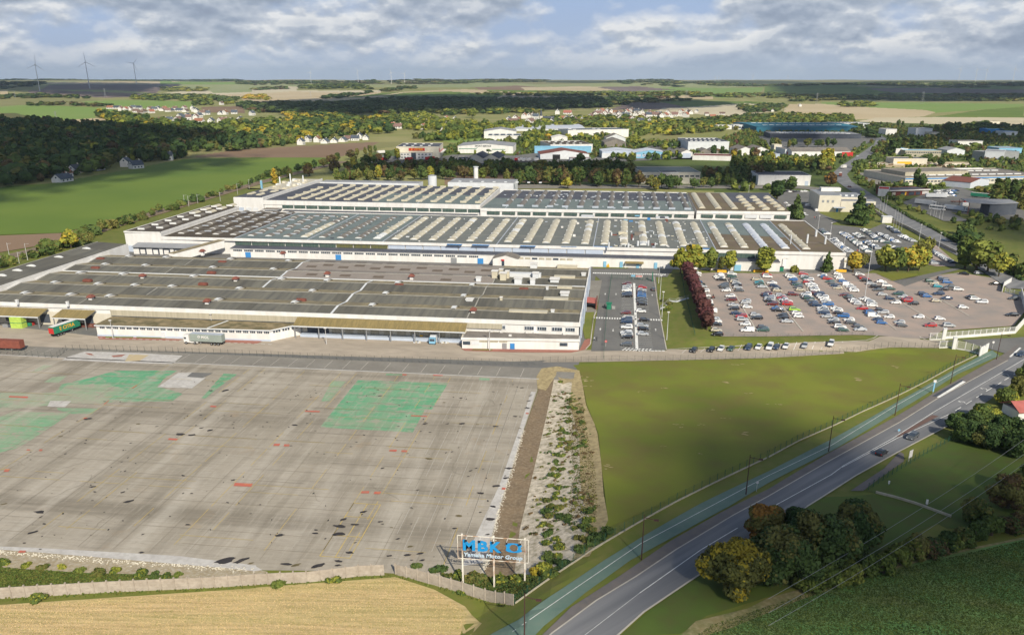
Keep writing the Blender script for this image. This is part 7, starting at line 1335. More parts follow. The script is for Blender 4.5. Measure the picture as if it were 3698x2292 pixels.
# worn green paint on the slab
sheet('green_floor_paint',[(-79.7,235),(-50.8,236),(-51,214),(-53,213.6),(-52.6,197.3),(-78.6,197.4),(-79,210)],G['worn_green'],.075,40)
GO=.080
for k,pts,m in (('b1',[(1100,-20),(1690,-20),(1560,60),(1500,130),(1740,200),(1640,270),(960,285),(470,265),(590,110),(860,50)],'worn_green'),('b1',[(-300,190),(560,190),(640,110),(1030,110),(1200,160),(960,300),(640,290),(480,310),(260,330),(-300,420)],'worn_green_pale'),('b1',[(540,335),(940,340),(880,390),(690,392),(560,360)],'worn_green'),('b1',[(130,370),(680,385),(420,560),(300,640),(160,720),(0,760),(-300,800),(-300,440),(0,420)],'worn_green_pale'),('b1',[(420,90),(500,40),(640,30),(560,95)],'worn_green_pale'),('b1',[(2130,10),(2260,15),(2050,165),(1960,245),(1920,243)],'worn_green'),('b2',[(720,80),(860,82),(700,270),(620,275)],'worn_green_pale'),('a5',[(420,1440),(500,1445),(420,1480),(330,1510),(290,1510)],'worn_green_pale'),('b2',[(2130,50),(2225,55),(2220,76),(2125,72)],'worn_green'),('b2',[(1240,12),(1400,14),(1400,26),(1235,24)],'worn_green'),('b1',[(0,285),(130,290),(60,335),(-200,340),(-200,300)],'worn_green')):
 GO+=.004;sheet('green_floor_paint',px(k,*pts),G[m],GO,40)
for k,pts in (('a5',[(810,1310),(1320,1325),(1740,1350),(1640,1430),(1190,1420),(790,1400),(590,1395),(650,1360)]),('b1',[(1700,0),(1830,0),(1960,50),(1830,150),(1500,140)]),('b1',[(480,270),(680,272),(620,330),(450,325)])):
 sheet('pale_screed',px(k,*pts),G['pale_slab'],.14,40)
sheet('pale_screed',px('b5',(0,670),(300,680),(1200,730),(1700,760),(2440,850),('b6',0,860),('b6',60,895),('b6',-20,905),(2200,880),(1600,830),(900,770),(300,720),(0,700)),G['pale_slab'],.082,40)
sheet('pale_screed',[(-27.5,135),(-23.3,137),(-23.5,160),(-23.3,180),(-23.2,203),(-22.8,232),(-24.2,232),(-24.4,203),(-25,170)],G['pale_slab'],.083,40)
red=[]
for k,pts in (('b2',[(470,362),(610,366),(603,378),(463,373)]),('b2',[(172,678),(232,677),(218,699),(163,698)]),('b2',[(270,682),(322,684),(312,704),(262,702)]),('b2',[(1478,405),(1630,413),(1624,421),(1472,415)]),('b2',[(1272,733),(1342,735),(1336,752),(1266,750)]),('b2',[(1388,738),(1440,740),(1436,758),(1380,756)]),('b2',[(1008,1128),(1080,1128),(1074,1150),(998,1150)]),('b2',[(1130,1134),(1192,1134),(1180,1158),(1118,1156)]),('b1',[(2240,1050),(2410,1058),(2394,1088),(2224,1080)]),('b1',[(90,222),(270,228),(262,243),(84,236)]),('b1',[(1270,150),(1312,122),(1300,122),(1256,150)]),('b1',[(1000,300),(1045,265),(1035,265),(985,300)]),('b1',[(2010,315),(2065,318),(2058,330),(2000,327)]),('b1',[(1610,625),(1700,630),(1685,645),(1600,640)]),('b1',[(380,730),(410,732),(400,748),(370,748)]),('b1',[(50,918),(100,920),(80,945),(35,945)]),('b5',[(190,710),(250,711),(240,732),(170,732)]),('b2',[(2345,1094),(2378,1096),(2372,1116),(2338,1114)]),('b3',[(130,382),(158,384),(154,396),(128,394)]),('b1',[(260,730),(290,732),(284,744),(252,742)]),('b1',[(800,430),(835,430),(830,440),(790,440)]),('b2',[(1395,15),(1435,16),(1432,27),(1392,26)]),('b2',[(1690,20),(1780,24),(1778,32),(1686,30)])):
 red.append(px(k,*pts))
strip_mesh('red_floor_marks',red,RP,.15)
yl=[]
for x in (-99.5,-84.6+2.6,-84.6-2.6,-53.6+2.6,-53.6-2.6,-68,-115.6+2.6,-115.6-2.6,-31,-146.6):
 y=134+R_.uniform(0,8)
 while y<240:
  l=R_.uniform(6,19);yl.append(rect_line((x,y),(x,min(241,y+l)),.11));y+=l+R_.uniform(1,12)
for y in (139,159,162.5,182,187.5,205,211,228.6):
 x=-250
 while x<-28:
  l=R_.uniform(6,26);yl.append(rect_line((x,y),(min(-27,x+l),y),.10));x+=l+R_.uniform(4,24)
for P in ([(-56.2,135),(-50,135),(-50,157),(-56.2,157)],[(-56.2,143),(-50,143)],[(-56.2,151),(-50,151)],[(-53,135),(-53,157)]):
 for a,b in zip(P,P[1:]+(P[:1] if len(P)>2 else [])):yl.append(rect_line(a,b,.16))
strip_mesh('yellow_floor_lines',yl,YP,.152)
wl=[]
for x in np.arange(-46,-24,2.9):
 y=136+R_.uniform(0,14)
 while y<236:
  l=R_.uniform(5,20);wl.append(rect_line((x,y),(x,min(238,y+l)),.09));y+=l+R_.uniform(2,9)
strip_mesh('white_floor_lines',wl,PW,.146)
def blot(x,y,a,b,rot,g):
 n=11;return [(x+math.cos(rot)*a*r*math.cos(t)-math.sin(rot)*b*r*math.sin(t),y+math.sin(rot)*a*r*math.cos(t)+math.cos(rot)*b*r*math.sin(t)) for t,r in [(2*PI*i/n,g.uniform(.6,1.15)) for i in range(n)]]
g_=random.Random(3);oil=[]
for k,lst in (('b2',[(1160,165,.7),(1180,222,.8),(370,500,1.1),(1612,487,1.1),(1960,487,1.1),(1825,488,.7),(2280,512,1),(1645,820,1.3),(1205,910,.7),(2405,912,1.4),(2378,1005,1.1),(2287,1080,1.4),(2138,1148,1.2),(1950,243,.8),(1790,285,.7),(1658,568,.5),(1018,1328,1.2),(828,1402,1.1),(938,1448,1.1),(790,1465,1.7),(1182,1420,.8),(1930,1365,1.2),(2258,1276,1),(2230,1395,1.5),(2045,935,.6),(1478,1288,.6),(570,1500,.6),(1567,560,.5),(2110,495,.5),(2330,303,.5),(2260,183,.6)]),('b6',[(1890,500,.8),(788,555,1.7),(565,548,.9),(1350,600,.7),(1470,672,.9),(892,731,1.1),(1440,755,1),(1270,762,.8),(1562,738,1),(785,812,1.1),(288,840,1.4),(380,850,1.3),(590,856,1.6),(780,853,.9),(1582,805,.8),(225,565,1.2),(940,638,.5),(2205,558,.7),(1290,492,.5)]),('b1',[(1720,587,2.2),(1830,595,1.6),(2000,550,1.2),(1915,528,.9),(2145,172,1.6),(2010,173,.9),(1318,490,.8),(1915,405,.6),(1493,513,.6),(380,1328,1.7),(880,1088,1),(905,1137,.6),(1225,1228,1.5),(40,1252,.9),(1170,1140,.7),(2218,1026,.7),(1745,982,.8),(420,1442,.6),(1790,1450,.8),(850,440,1.6),(580,605,.9)]),('b3',[(158,270,.8),(145,338,1),(28,418,.9),(75,421,.5),(95,145,.8),(168,226,.6),(75,532,.6),(65,620,.7),(178,213,.6),(5,115,.6)]),('b5',[(310,540,1.2),(2150,805,2.6),(2300,805,1.9),(2385,835,.8),(235,640,.5),(385,698,.4),(1350,730,.8),(880,235,.4)])):
 for x,y,s in lst:q=at(k,x,y);oil.append(blot(q.x,q.y,s*.85,s*.42,g_.uniform(-.4,.9),g_))
strip_mesh('oil_patches',[o for i,o in enumerate(oil) if i%7],OIL,.158);strip_mesh('moss_patches',[o for i,o in enumerate(oil) if not i%7],MOS,.160)
spk=[]
for i in range(260):
 x,y=R_.uniform(-150,-24),R_.uniform(134,238);s=R_.uniform(.12,.45);spk.append(blot(x,y,s,s*.5,R_.uniform(0,3),g_))
strip_mesh('floor_specks',spk,OIL,.155)
# forecourt bays between fence and slab
fb=[]
x=-268
while x<-26:
 fb.append(rect_line((x,244.6),(x+.25,252.6),.16));x+=6.2+(0 if int(x)%3 else 1.6)
strip_mesh('forecourt_bay_lines',fb,PW,.16)
strip_mesh('slab_kerb',[rect_line((-330,243.6),(-23,243.4),.7)],G['pale_slab'],.14)
# small car park marks
def line(k,a,b,w_):return rect_line(px(k,a)[0],px(k,b)[0],w_)
mk=[]
LX0,LX1,RX0,RX1=2.9,7.7,9.0,13.9
y=277.5
while y<372:
 if not (318<y<327):
  mk.append(rect_line((LX0-.2+(y-277)*0,y),(LX1,y),.12));mk.append(rect_line((RX0,y),(RX1,y),.12))
 y+=2.35
mk.append(rect_line((8.35,276),(8.35,379),1.0))
for i in range(9):mk.append(rect_line((3.0+.55*i,318.5),(4.2+.55*i,323),.32))
for i in range(8):mk.append(rect_line((3.2+1.25*i,276.2),(4.6+1.25*i,279.2),.45))
for i in range(6):mk.append(rect_line((9.2+.8*i,372.5),(8.8+.8*i+1.2,369),.3))
for i in range(28):mk.append([(-9.3+1.02*i,316.2),(-8.75+1.02*i,316.2),(-8.75+1.02*i,318.4),(-9.3+1.02*i,318.4)])
for i in range(34):a=at('a7',775+20.6*i,564+.45*i);mk.append([(a.x-.42,a.y-1.0),(a.x+.42,a.y-1.0),(a.x+.42,a.y+1.2),(a.x-.42,a.y+1.2)])
for i in range(8):a=at('a7',1200+34*i,1305);mk.append([(a.x-.5,a.y-.4),(a.x+.5,a.y-.4),(a.x+.5,a.y+.5),(a.x-.5,a.y+.5)])
def arrow(x,y,s):return [[(x-.1,y-1.5*s),(x+.1,y-1.5*s),(x+.1,y+.3*s),(x-.1,y+.3*s)],[(x-.42,y+.3*s),(x+.42,y+.3*s),(x,y+1.5*s)]]
for x,y,s in ((885,765,1),(988,765,-1),(1333,775,1),(838,1100,1),(960,1108,-1),(1366,1105,1)):a=at('a7',x,y);mk+=arrow(a.x,a.y,s*1.1)
strip_mesh('car_park_markings',mk,PT,.17)
# main car park bays and kerbed separators
mk=[]
bands=[('g1',(1270,160),(1410,420)),('g1',(1440,460),(1770,1020)),('g1',(1800,190),(1960,430)),('g1',(2010,480),(2440,1010)),('g2',(180,480),(520,750)),('g2',(790,560),(1020,735)),('g2',(1090,440),(1540,710)),('g2',(1500,400),(1810,580)),('g2',(430,250),(480,320)),('g2',(640,400),(690,470)),('g2',(30,230),(60,320)),('g2',(1620,250),(1700,310))]
sepm=[]
for k,a,b in bands:
 A_,B_=px(k,a)[0],px(k,b)[0];sepm.append(rect_line(A_,B_,.55));L=math.hypot(B_[0]-A_[0],B_[1]-A_[1]);n=int(L/2.45)
 for i in range(n+1):
  t=i/max(1,n);x=A_[0]+(B_[0]-A_[0])*t;yy=A_[1]+(B_[1]-A_[1])*t
  mk.append(rect_line((x-5.0,yy),(x-.5,yy),.10));mk.append(rect_line((x+.5,yy),(x+5.0,yy),.10))
for k,a,b in (('g1',(900,170),(1150,1060)),('g2',(2240,400),(2330,520))):
 A_,B_=px(k,a)[0],px(k,b)[0];n=int(abs(A_[1]-B_[1])/2.45)
 for i in range(n+1):t=i/max(1,n);x=A_[0]+(B_[0]-A_[0])*t;yy=A_[1]+(B_[1]-A_[1])*t;mk.append(rect_line((x-1,yy),(x+4.2,yy),.10))
strip_mesh('bay_lines',mk,G['kerb'],.18);strip_mesh('bay_kerbs',sepm,G['kerb'],.26)
mk=[]
for i in range(18):
 a=at('a7',1640+88*i,1308-4*i);
 if a.x>103:break
 mk.append(rect_line((a.x-1.0,a.y-2.3),(a.x+.9,a.y+2.3),.13))
strip_mesh('slanted_bay_lines',mk,PT,.18)
# kerbs
def kerb(k,pts,w_=.35,off=.2):
 W_=px(k,*pts);strip_mesh('kerb',[rect_line(a,b,w_) for a,b in zip(W_[:-1],W_[1:])],G['kerb'],off)
kerb('g1',[(250,200),(300,560),(340,780),(400,1100),(435,1275),(700,1255),(1200,1235),(1600,1215)]);kerb('a8',[(0,1258),(600,1225),(930,1205),(1000,1185),(1040,1160)]);kerb('a8',[(1440,1165),(1450,1180),(1530,1212),(1640,1215)]);kerb('a7',[(1720,568),(2440,564),('a8',1030,566)])
kerb('a8',[(1040,570),(1170,640),(1260,632),(1430,592)]);kerb('a7',[(700,1290),(745,1240),(770,1000),(800,930)])
strip_mesh('kerb',[rect_line(a,b,.28) for a,b in zip(pv[:-1],pv[1:])],G['kerb'],.24);strip_mesh('kerb',[rect_line(a,b,.35) for a,b in zip(road_dn[:8],road_dn[1:9])],G['kerb'],.22)
sheet('red_paving',px('a5',(930,1165),(1740,1195),(1700,1208),(945,1195)),G['redpave'],.15,30);sheet('red_paving',px('a6',(0,1200),(60,1215),(0,1240),(-300,1225),(-300,1200)),G['redpave'],.15,30)
sheet('red_paving',px('a7',(('a6'),1950,1282),(640,1297),(690,1200),(745,1180),(740,1250),(690,1295),(560,1322),('a6',2440,1318),('a6',1990,1305)),G['redpave'],.15,30)
sheet('grass_strip',px('a5',(1000,1170),(1270,1172),(1270,1184),(1010,1182)),G['lawn'],.2,30);sheet('grass_strip',px('a5',(1300,1173),(1580,1180),(1570,1188),(1300,1184)),G['lawn'],.2,30);sheet('grass_strip',px('a6',(2070,1288),(2260,1290),(2240,1300),(2050,1298)),G['lawn'],.2,30)
sheet('verge',px('a7',(690,940),(780,935),(745,1190),(690,1190),(670,1100)),G['grass'],.2,30);sheet('pavement',px('a7',(740,640),(855,630),(800,930),(780,1000),(700,930),(735,780)),G['asphalt2'],.17,30)
strip_mesh('kerb_dashes',[rect_line((-188+2.6*i,266.6+.02*i),(-186.6+2.6*i,266.6+.02*i),.25) for i in range(26)],PT,.17)
# road lines
def offs(P,d):
 out=[]
 for i,p in enumerate(P):
  a=P[max(0,i-1)];b=P[min(len(P)-1,i+1)];dx,dy=b[0]-a[0],b[1]-a[1];l=math.hypot(dx,dy);out.append((p[0]-dy/l*d,p[1]+dx/l*d))
 return out
rl=[]
bp_=[]
for k,x,y,s in (('b3',2010,88,1.2),('b3',2250,197,.9),('b3',1575,495,.8),('b3',1600,522,.6),('b3',1800,495,.7),('b3',2210,577,1.3),('b3',915,888,1.1),('b3',1240,178,.7),('b4',865,455,1.6),('b3',700,75,1.6),('b3',700,130,1.3),('b3',690,40,1.2),('b3',1915,355,.6),('b3',2025,435,.6),('b3',1440,700,.5),('b3',1780,770,.6),('b4',95,690,1.0),('b4',1240,330,1.2),('b3',1470,152,.8),('a7',2100,1435,1.2)):
 q=at(k,x,y)
 for j in range(4):bp_.append(blot(q.x+g_.gauss(0,s),q.y+g_.gauss(0,s*.5),s*g_.uniform(.3,.8),s*.22,g_.uniform(-.5,.5),g_))
strip_mesh('bare_patches',bp_,G['tanbank'],.13)
c1=px('b7',(560,1620),(1215,1118),(1800,705),('b8',80,275),('b8',600,-10),('b4',720,1270),('b4',1190,1010),('b4',1580,760),('b4',2436,260),('b4',2800,40))
for i,(a,b) in enumerate(zip(c1[:-1],c1[1:])):rl.append(rect_line(a,b,.17 if i!=0 else.08))
c2_=px('b4',(700,1290),(1230,1010),(1720,785));rl+=[rect_line(a,b,.17) for a,b in zip(c2_[:-1],c2_[1:])]
for x,y in ((1805,735),(1908,672),(2005,610),(2100,550),(2190,497),(2275,443),(2360,390)):a=px('b4',(x-28,y+17),(x+28,y-17));rl.append(rect_line(a[0],a[1],.22))
for x,y in ((1845,665),(2055,540),(2260,405)):a=at('b4',x,y);rl+=[[(a.x-.7,a.y-.1),(a.x+.5,a.y-.1),(a.x+.5,a.y+.15),(a.x-.7,a.y+.15)],[(a.x-1.2,a.y),(a.x-.6,a.y-.6),(a.x-.6,a.y+.6)],[(a.x+.3,a.y-1.2),(a.x+.55,a.y-1.2),(a.x+.55,a.y),(a.x+.3,a.y)]]
a=px('b4',(2300,238),(2400,150));rl.append(rect_line(a[0],a[1],.6));
cp=[((u[0]+v[0])/2,(u[1]+v[1])/2) for u,v in zip(path_up,path_dn)]
cpm=px('b7',(0,1490),(200,1350),(620,1060),(1220,650),(1800,340),(2440,0),('b4',600,1080),('b4',1200,710),('b4',1800,370),('b4',2120,215));rl+=[rect_line(a,b,.11) for a,b in zip(cpm[:-1],cpm[1:])]
rl+=[rect_line(a,b,.25) for a,b in zip(rc[:-1],rc[1:])]
strip_mesh('road_lines',rl,PT,.22)
sheet('traffic_island',px('b4',(1200,1000),(1560,790),(1620,800),(1250,1000)),mat('red_tarmac',(0.16,0.10,0.085),scale=.5),.18,30)
strip_mesh('bus_kerb',[px('b4',(1600,625),(1630,628),(1880,478),(1850,470))],PT,.3);strip_mesh('bus_kerb',[px('b4',(1560,612),(1600,618),(1860,462),(1840,456))],B['dgrey'],.28)
jn=[]
for x in np.arange(-300,-23,7.75):jn+=[rect_line((x,y),(x+.02,y+11),.09) for y in np.arange(132,238,11.2) if R_.random()<.8]
for y in np.arange(136,243,5.75):jn+=[rect_line((x,y),(x+15,y),.09) for x in np.arange(-300,-40,15.3) if R_.random()<.75]
strip_mesh('slab_joints',jn,mat('joint_line',(0.265,0.235,0.19),scale=1),.144)
ck=[]
for _ in range(26):
 x,y,a=R_.uniform(-150,-26),R_.uniform(136,238),R_.uniform(0,6.28)
 for s in range(R_.randrange(4,11)):nx,ny=x+math.cos(a)*1.3,y+math.sin(a)*1.3;ck.append(rect_line((x,y),(nx,ny),.08));x,y=nx,ny;a+=R_.uniform(-.6,.6)
strip_mesh('slab_cracks',[c for c in ck if -160<c[0][0]<-24 and 134<c[0][1]<241],MATS['joint_line'],.145)
# -- fences, walls, lamps, sign
def fence_line(pts,label,h=2.0,post='wired',mesh_m=None,step=2.6,rail=False,name='fence',base=None,group=None):
 x0,y0=pts[0];e=empty(name,(x0,y0,gz(x0,y0)),0,label,'fence',group);z_0=gz(x0,y0)
 allp=seg_walk(pts,step)
 for i,(x,y,a) in enumerate(allp[:100]):
  z=gz(x,y)-z_0;one('post',e,lambda mb,x=x,y=y,z=z:mb.box(x-x0-.045,y-y0-.045,z-.1,x-x0+.045,y-y0+.045,z+h,B[post]))
 def wires(mb):
  for (xa,ya,_),(xb,yb,_) in zip(allp[:-1],allp[1:]):
   za,zb=gz(xa,ya)-z_0,gz(xb,yb)-z_0;xa-=x0;xb-=x0;ya-=y0;yb-=y0
   for q in np.arange(.12,h-.05,mesh_m or.28):
    mb.face([(xa,ya,za+q),(xb,yb,zb+q),(xb,yb,zb+q+.022),(xa,ya,za+q+.022)],B[post])
   n=5
   for j in range(n):
    t=(j+.5)/n;X=xa+(xb-xa)*t;Y=ya+(yb-ya)*t;Z=za+(zb-za)*t;dx,dy=(xb-xa)*.004,(yb-ya)*.004;mb.face([(X-dx,Y-dy,Z+.1),(X+dx,Y+dy,Z+.1),(X+dx,Y+dy,Z+h),(X-dx,Y-dy,Z+h)],B[post])
 one('mesh',e,wires)
 if base:
  def bs(mb):
   for (xa,ya,a),(xb,yb,_) in zip(allp[:-1],allp[1:]):
    za,zb=gz(xa,ya)-z_0,gz(xb,yb)-z_0;nx,ny=-math.sin(a)*.12,math.cos(a)*.12
    mb.prism([(xa-x0-nx,ya-y0-ny),(xb-x0-nx,yb-y0-ny),(xb-x0+nx,yb-y0+ny),(xa-x0+nx,ya-y0+ny)],[za-.1,zb-.1,zb-.1,za-.1],[za+.3,zb+.3,zb+.3,za+.3],B['beige'])
  one('footing',e,bs)
fence_line([(-330,256.5)]+px('a5',(180,1345),(545,1375),(640,1300),(980,1300),(1700,1325)),'grey mesh fence stepping round the brown container at left, between yard and slab',2.2)
fence_line(px('a6',(-740,1325),(0,1355),(1000,1400),(2440,1440),('a7',280,1440)),'long grey mesh fence between the yard and the forecourt bays',2.2)
fence_line(px('a7',(290,1410),(860,1400),(1500,1395),(2440,1372),('a8',700,1325),('a8',1620,1275)),'grey mesh fence along the top of the big lawn',2.0)
fence_line(px('b7',(25,1215),(280,1030),(500,880),(850,650),(1130,485),(1550,250),(2060,0),('b3',2440,805)),'dark green mesh fence beside the cycle path, lower half',2.1,'wire',None,3.0,base=True)
fence_line(px('b4',(0,1190),(300,1030),(600,900),(900,755),(1200,620),(1500,470),(1750,330),(1990,215)),'dark green mesh fence beside the cycle path, upper half',2.1,'wire',None,3.0,base=True)
fence_line(px('b4',(950,1500),(1250,1310),(1500,1160),(1780,1010)),'dark green mesh fence along the dark lawn',1.8,'wire',None,2.5)
fence_line(px('a7',(945,600),(905,900),(880,1180),(870,1385)),'green mesh fence down the middle of the small car park lanes',1.9,'wire',None,2.4)
fence_line(px('a7',(950,620),(1370,640)),'green mesh fence across the top of the small car park',2.2,'wire',None,2.4)
fence_line(px('a7',(1610,570),(1640,760),(1690,950),(1740,1160)),'green mesh fence in front of the purple trees',1.6,'wire',None,2.6)
fence_line(px('a7',(2000,1166),(2440,1166),('a8',400,1160),('a8',1030,1155)),'thin grey fence at the lower edge of the main car park',1.2,'wired',.5,4)
# concrete panel wall
def panel_wall(pts,label,step,h,name='concrete_wall'):
 x0,y0=pts[0];z_0=gz(x0,y0);e=empty(name,(x0,y0,z_0),0,label,'wall');al=seg_walk(pts,step)
 for i,((xa,ya,a),(xb,yb,_)) in enumerate(zip(al[:-1],al[1:])):
  za=gz(xa,ya)-z_0;zb=gz(xb,yb)-z_0;nx,ny=-math.sin(a)*.06,math.cos(a)*.06;j=R_.uniform(-.06,.06)
  def pn(mb):
   hh=h/4
   for r in range(4):
    o=R_.uniform(-.01,.01);mb.prism([(xa-x0-nx+o,ya-y0-ny),(xb-x0-nx+o,yb-y0-ny),(xb-x0+nx,yb-y0+ny),(xa-x0+nx,ya-y0+ny)],[za+r*hh-(.3 if r==0 else 0),zb+r*hh-(.3 if r==0 else 0)]*1+[zb+r*hh,za+r*hh],[za+(r+1)*hh-.02]*1+[zb+(r+1)*hh-.02,zb+(r+1)*hh-.02,za+(r+1)*hh-.02],B['concrete'])
  one('panel',e,pn)
  one('post',e,lambda mb:mb.box(xa-x0-.12,ya-y0-.14,za-.2,xa-x0+.12,ya-y0+.14,za+h+.28,B['concrete']))
W1=px('b5',(-1500,1250),(0,1165),(1000,1105),(2020,1060),(2440,1030),('b6',490,1010),('b6',970,950),('b6',1330,935));W2=px('b6',(1330,935),(1520,985),(1930,1100),(2240,1200),(2380,1218),('b7',15,1228))
panel_wall(W1,'long precast concrete panel wall between the corn field and the slab',2.42,2.35);panel_wall(W2,'short precast concrete panel wall running from the corner to the green fence',2.42,2.35)
# billboard
def billboard():
 Y0,xa,xb,zb,zt=128.6,-26.73,-13.63,6.2,11.05
 e=empty('billboard',(-20,Y0,0),0,'open wire billboard with big blue letters on three rusty white posts','billboard');X=lambda a:a+20
 for a in (-25.92,-20.03,-14.28):one('post',e,lambda mb,a=a:mb.box(X(a)-.14,-.12,-.4,X(a)+.14,.12,zt+.25,B['rustwhite']))
 def fr(mb):
  for z in (zb,zt):mb.box(X(xa),-.24,z-.06,X(xb),-.16,z+.06,B['rustwhite'])
  for x in (xa,xb):mb.box(X(x)-.05,-.24,zb,X(x)+.05,-.16,zt,B['rustwhite'])
  mb.box(X(xa),-.2,8.5,X(xb),-.16,8.56,B['rust'])
  for i in range(64):x=xa+(xb-xa)*(i+.5)/64;mb.box(X(x)-.012,-.2,zb,X(x)+.012,-.18,zt,B['wood'])
 one('frame',e,fr)
 for ch,a0,a1 in (('M',-25.75,-23.45),('B',-22.98,-21.02),('K',-20.72,-18.6)):
  o=letter('lettering',ch,3.0,B['signblue'],e,(0,0,0),bold=.13,depth=.06);xs=[v.co.x for v in o.data.vertices];ys=[v.co.y for v in o.data.vertices]
  sx,sy=(a1-a0)/(max(xs)-min(xs)),2.22/(max(ys)-min(ys));o.scale=(sx,sy,1);o.location=(X(a0)-min(xs)*sx,-.32,8.05-min(ys)*sy)
 def emblem(mb):
  cx,cz=X(-16.35),9.25;n=40
  out=[];inn=[]
  for i in range(n):
   t=2*PI*i/n;c,s=math.cos(t),math.sin(t);p=1+.42*math.exp(-((abs(math.sin(2*t))-1)/.35)**2)*(1 if (c*s<0 or s>0) else.8)
   out.append((cx+c*1.32*p,cz+s*.92*(.85+.22*p)));inn.append((cx+c*.78+.05,cz+s*.74))
  for i in range(n):
   t=2*PI*i/n
   j=(i+1)%n;mb.prism([(0,0)]*0 or [out[i],out[j],inn[j],inn[i]],0,.06,B['signblue'])
 mb=MB();emblem(mb);mb.v=[(x,-.32-z,y) for x,y,z in mb.v];mb.build('emblem',e)
 o=letter('lettering','Yamaha Motor Group',1.0,B['signwhite'],e,(0,0,0),bold=.018,depth=.04,shear=.12);xs=[v.co.x for v in o.data.vertices];ys=[v.co.y for v in o.data.vertices];sx=10.9/(max(xs)-min(xs));o.scale=(sx,1.12,1);o.location=(X(-25.6)-min(xs)*sx,-.32,7.15)
 for i in range(5):
  u=X(-25.0+2.48*i)
  one('floodlight',e,lambda mb,u=u:(mb.tube((u+.12,-.2,zt),(u,-1.0,zt-.4),.035,.035,B['white'],5),mb.box(u-.15,-1.15,zt-.72,u+.15,-.85,zt-.38,B['black'])))
billboard()
# lamp posts
def lamp(k,x,y,h,label,kind='rust',group=None,dirv=(1,-.2),arm=1.9,name='street_lamp'):
 q=at(k,x,y);e=empty(name,(q.x,q.y,q.z),0,label,'street lamp',group);m_=B['rustpole' if kind=='rust' else 'pole']
 one('pole',e,lambda mb:mb.tube((0,0,-.2),(0,0,h),.13 if kind=='rust' else.16,.07,m_,7))
 if kind=='rust':
  ar_=one('arm',e,lambda mb:mb.tube((0,0,h-.6),(dirv[0]*arm,dirv[1]*arm,h-.75),.07,.06,m_,6));one('lamp_head',ar_,lambda mb:mb.box(dirv[0]*arm-.1,dirv[1]*arm-.2,h-.92,dirv[0]*arm+.75,dirv[1]*arm+.2,h-.7,m_))
 elif kind=='post':one('lamp_head',e,lambda mb:(mb.box(-.45,-.25,h-.05,.45,.25,h+.2,B['white'])))
 elif kind=='mast':one('lamp_head',e,lambda mb:(mb.box(-2.0,-.5,h,2.0,.5,h+.25,B['grey']),[mb.box(-1.9+.95*i,-.9,h-.15,-1.3+.95*i,-.3,h+.3,B['white']) for i in range(4)]))
 return e
for i,(k,x,y) in enumerate((('b7',115,1600),('b7',1230,795),('b3',2225,1160),('b4',572,1135),('b4',1205,790),('b4',1735,488),('b4',2170,262))):
 lamp(k,x,y,9.6,'dark brown street lamp beside the cycle path, %s from the bottom of the photo'%ordn(i+1),group='brown lamps beside the cycle path')
for i,(k,x,y,h) in enumerate((('g1',318,298,8),('g1',337,535,10.5),('g1',366,800,10.5),('g1',438,1130,10.5))):lamp(k,x,y,h,'white lamp post on the grass slope, %s from the far end'%ordn(i+1),'post','white lamps on the grass slope')
lamp('g2',665,425,26,'tall pale floodlight mast in the middle of the main car park','mast',name='floodlight_mast')
for i,(k,x,y,h) in enumerate((('g4',1030,735,9),('g4',1205,880,10),('g4',1405,1050,10),('g4',1635,1070,5),('g4',15,190,6),('a8',1620,330,9),('a8',1435,245,9))):lamp(k,x,y,h,'slim pale lamp post, %s of those around the rear car park from left'%ordn(i+1),'post','lamps around the rear car park')
for i,(x,y) in enumerate(((1935,480),(1980,500),(2025,460),(2140,680),(2175,700),(2215,720),(2255,745))):
 q=at('g4',x,y);e=empty('flagpole',(q.x,q.y,q.z),0,'bare white flagpole, %s from left by the road wall'%ordn(i+1),'flagpole','flagpoles by the road wall');one('pole',e,lambda mb:mb.tube((0,0,0),(0,0,11),.1,.05,B['pole'],6));one('finial',e,lambda mb:mb.tube((0,0,11),(0,0,11.2),.1,.1,B['white'],6))
for i,(x,y) in enumerate(((1750,915),(1775,922),(1790,928),(1815,940),(1835,950))):
 q=at('f7',x,y);e=empty('flagpole',(q.x,q.y,q.z),0,'bare white flagpole, %s from left at the lorry yard'%ordn(i+1),'flagpole','flagpoles at the lorry yard');one('pole',e,lambda mb:mb.tube((0,0,0),(0,0,10),.1,.05,B['pole'],6));one('finial',e,lambda mb:mb.tube((0,0,10),(0,0,10.2),.1,.1,B['white'],6))
for i,(k,x,y,h) in enumerate((('a5',1078,1188,7),('a5',2028,1120,7),('a6',2225,1300,7.5),('a6',670,1240,6))):lamp(k,x,y,h,'thin pale lamp post in the yard, %s from left'%ordn(i+1),'post','yard lamps')
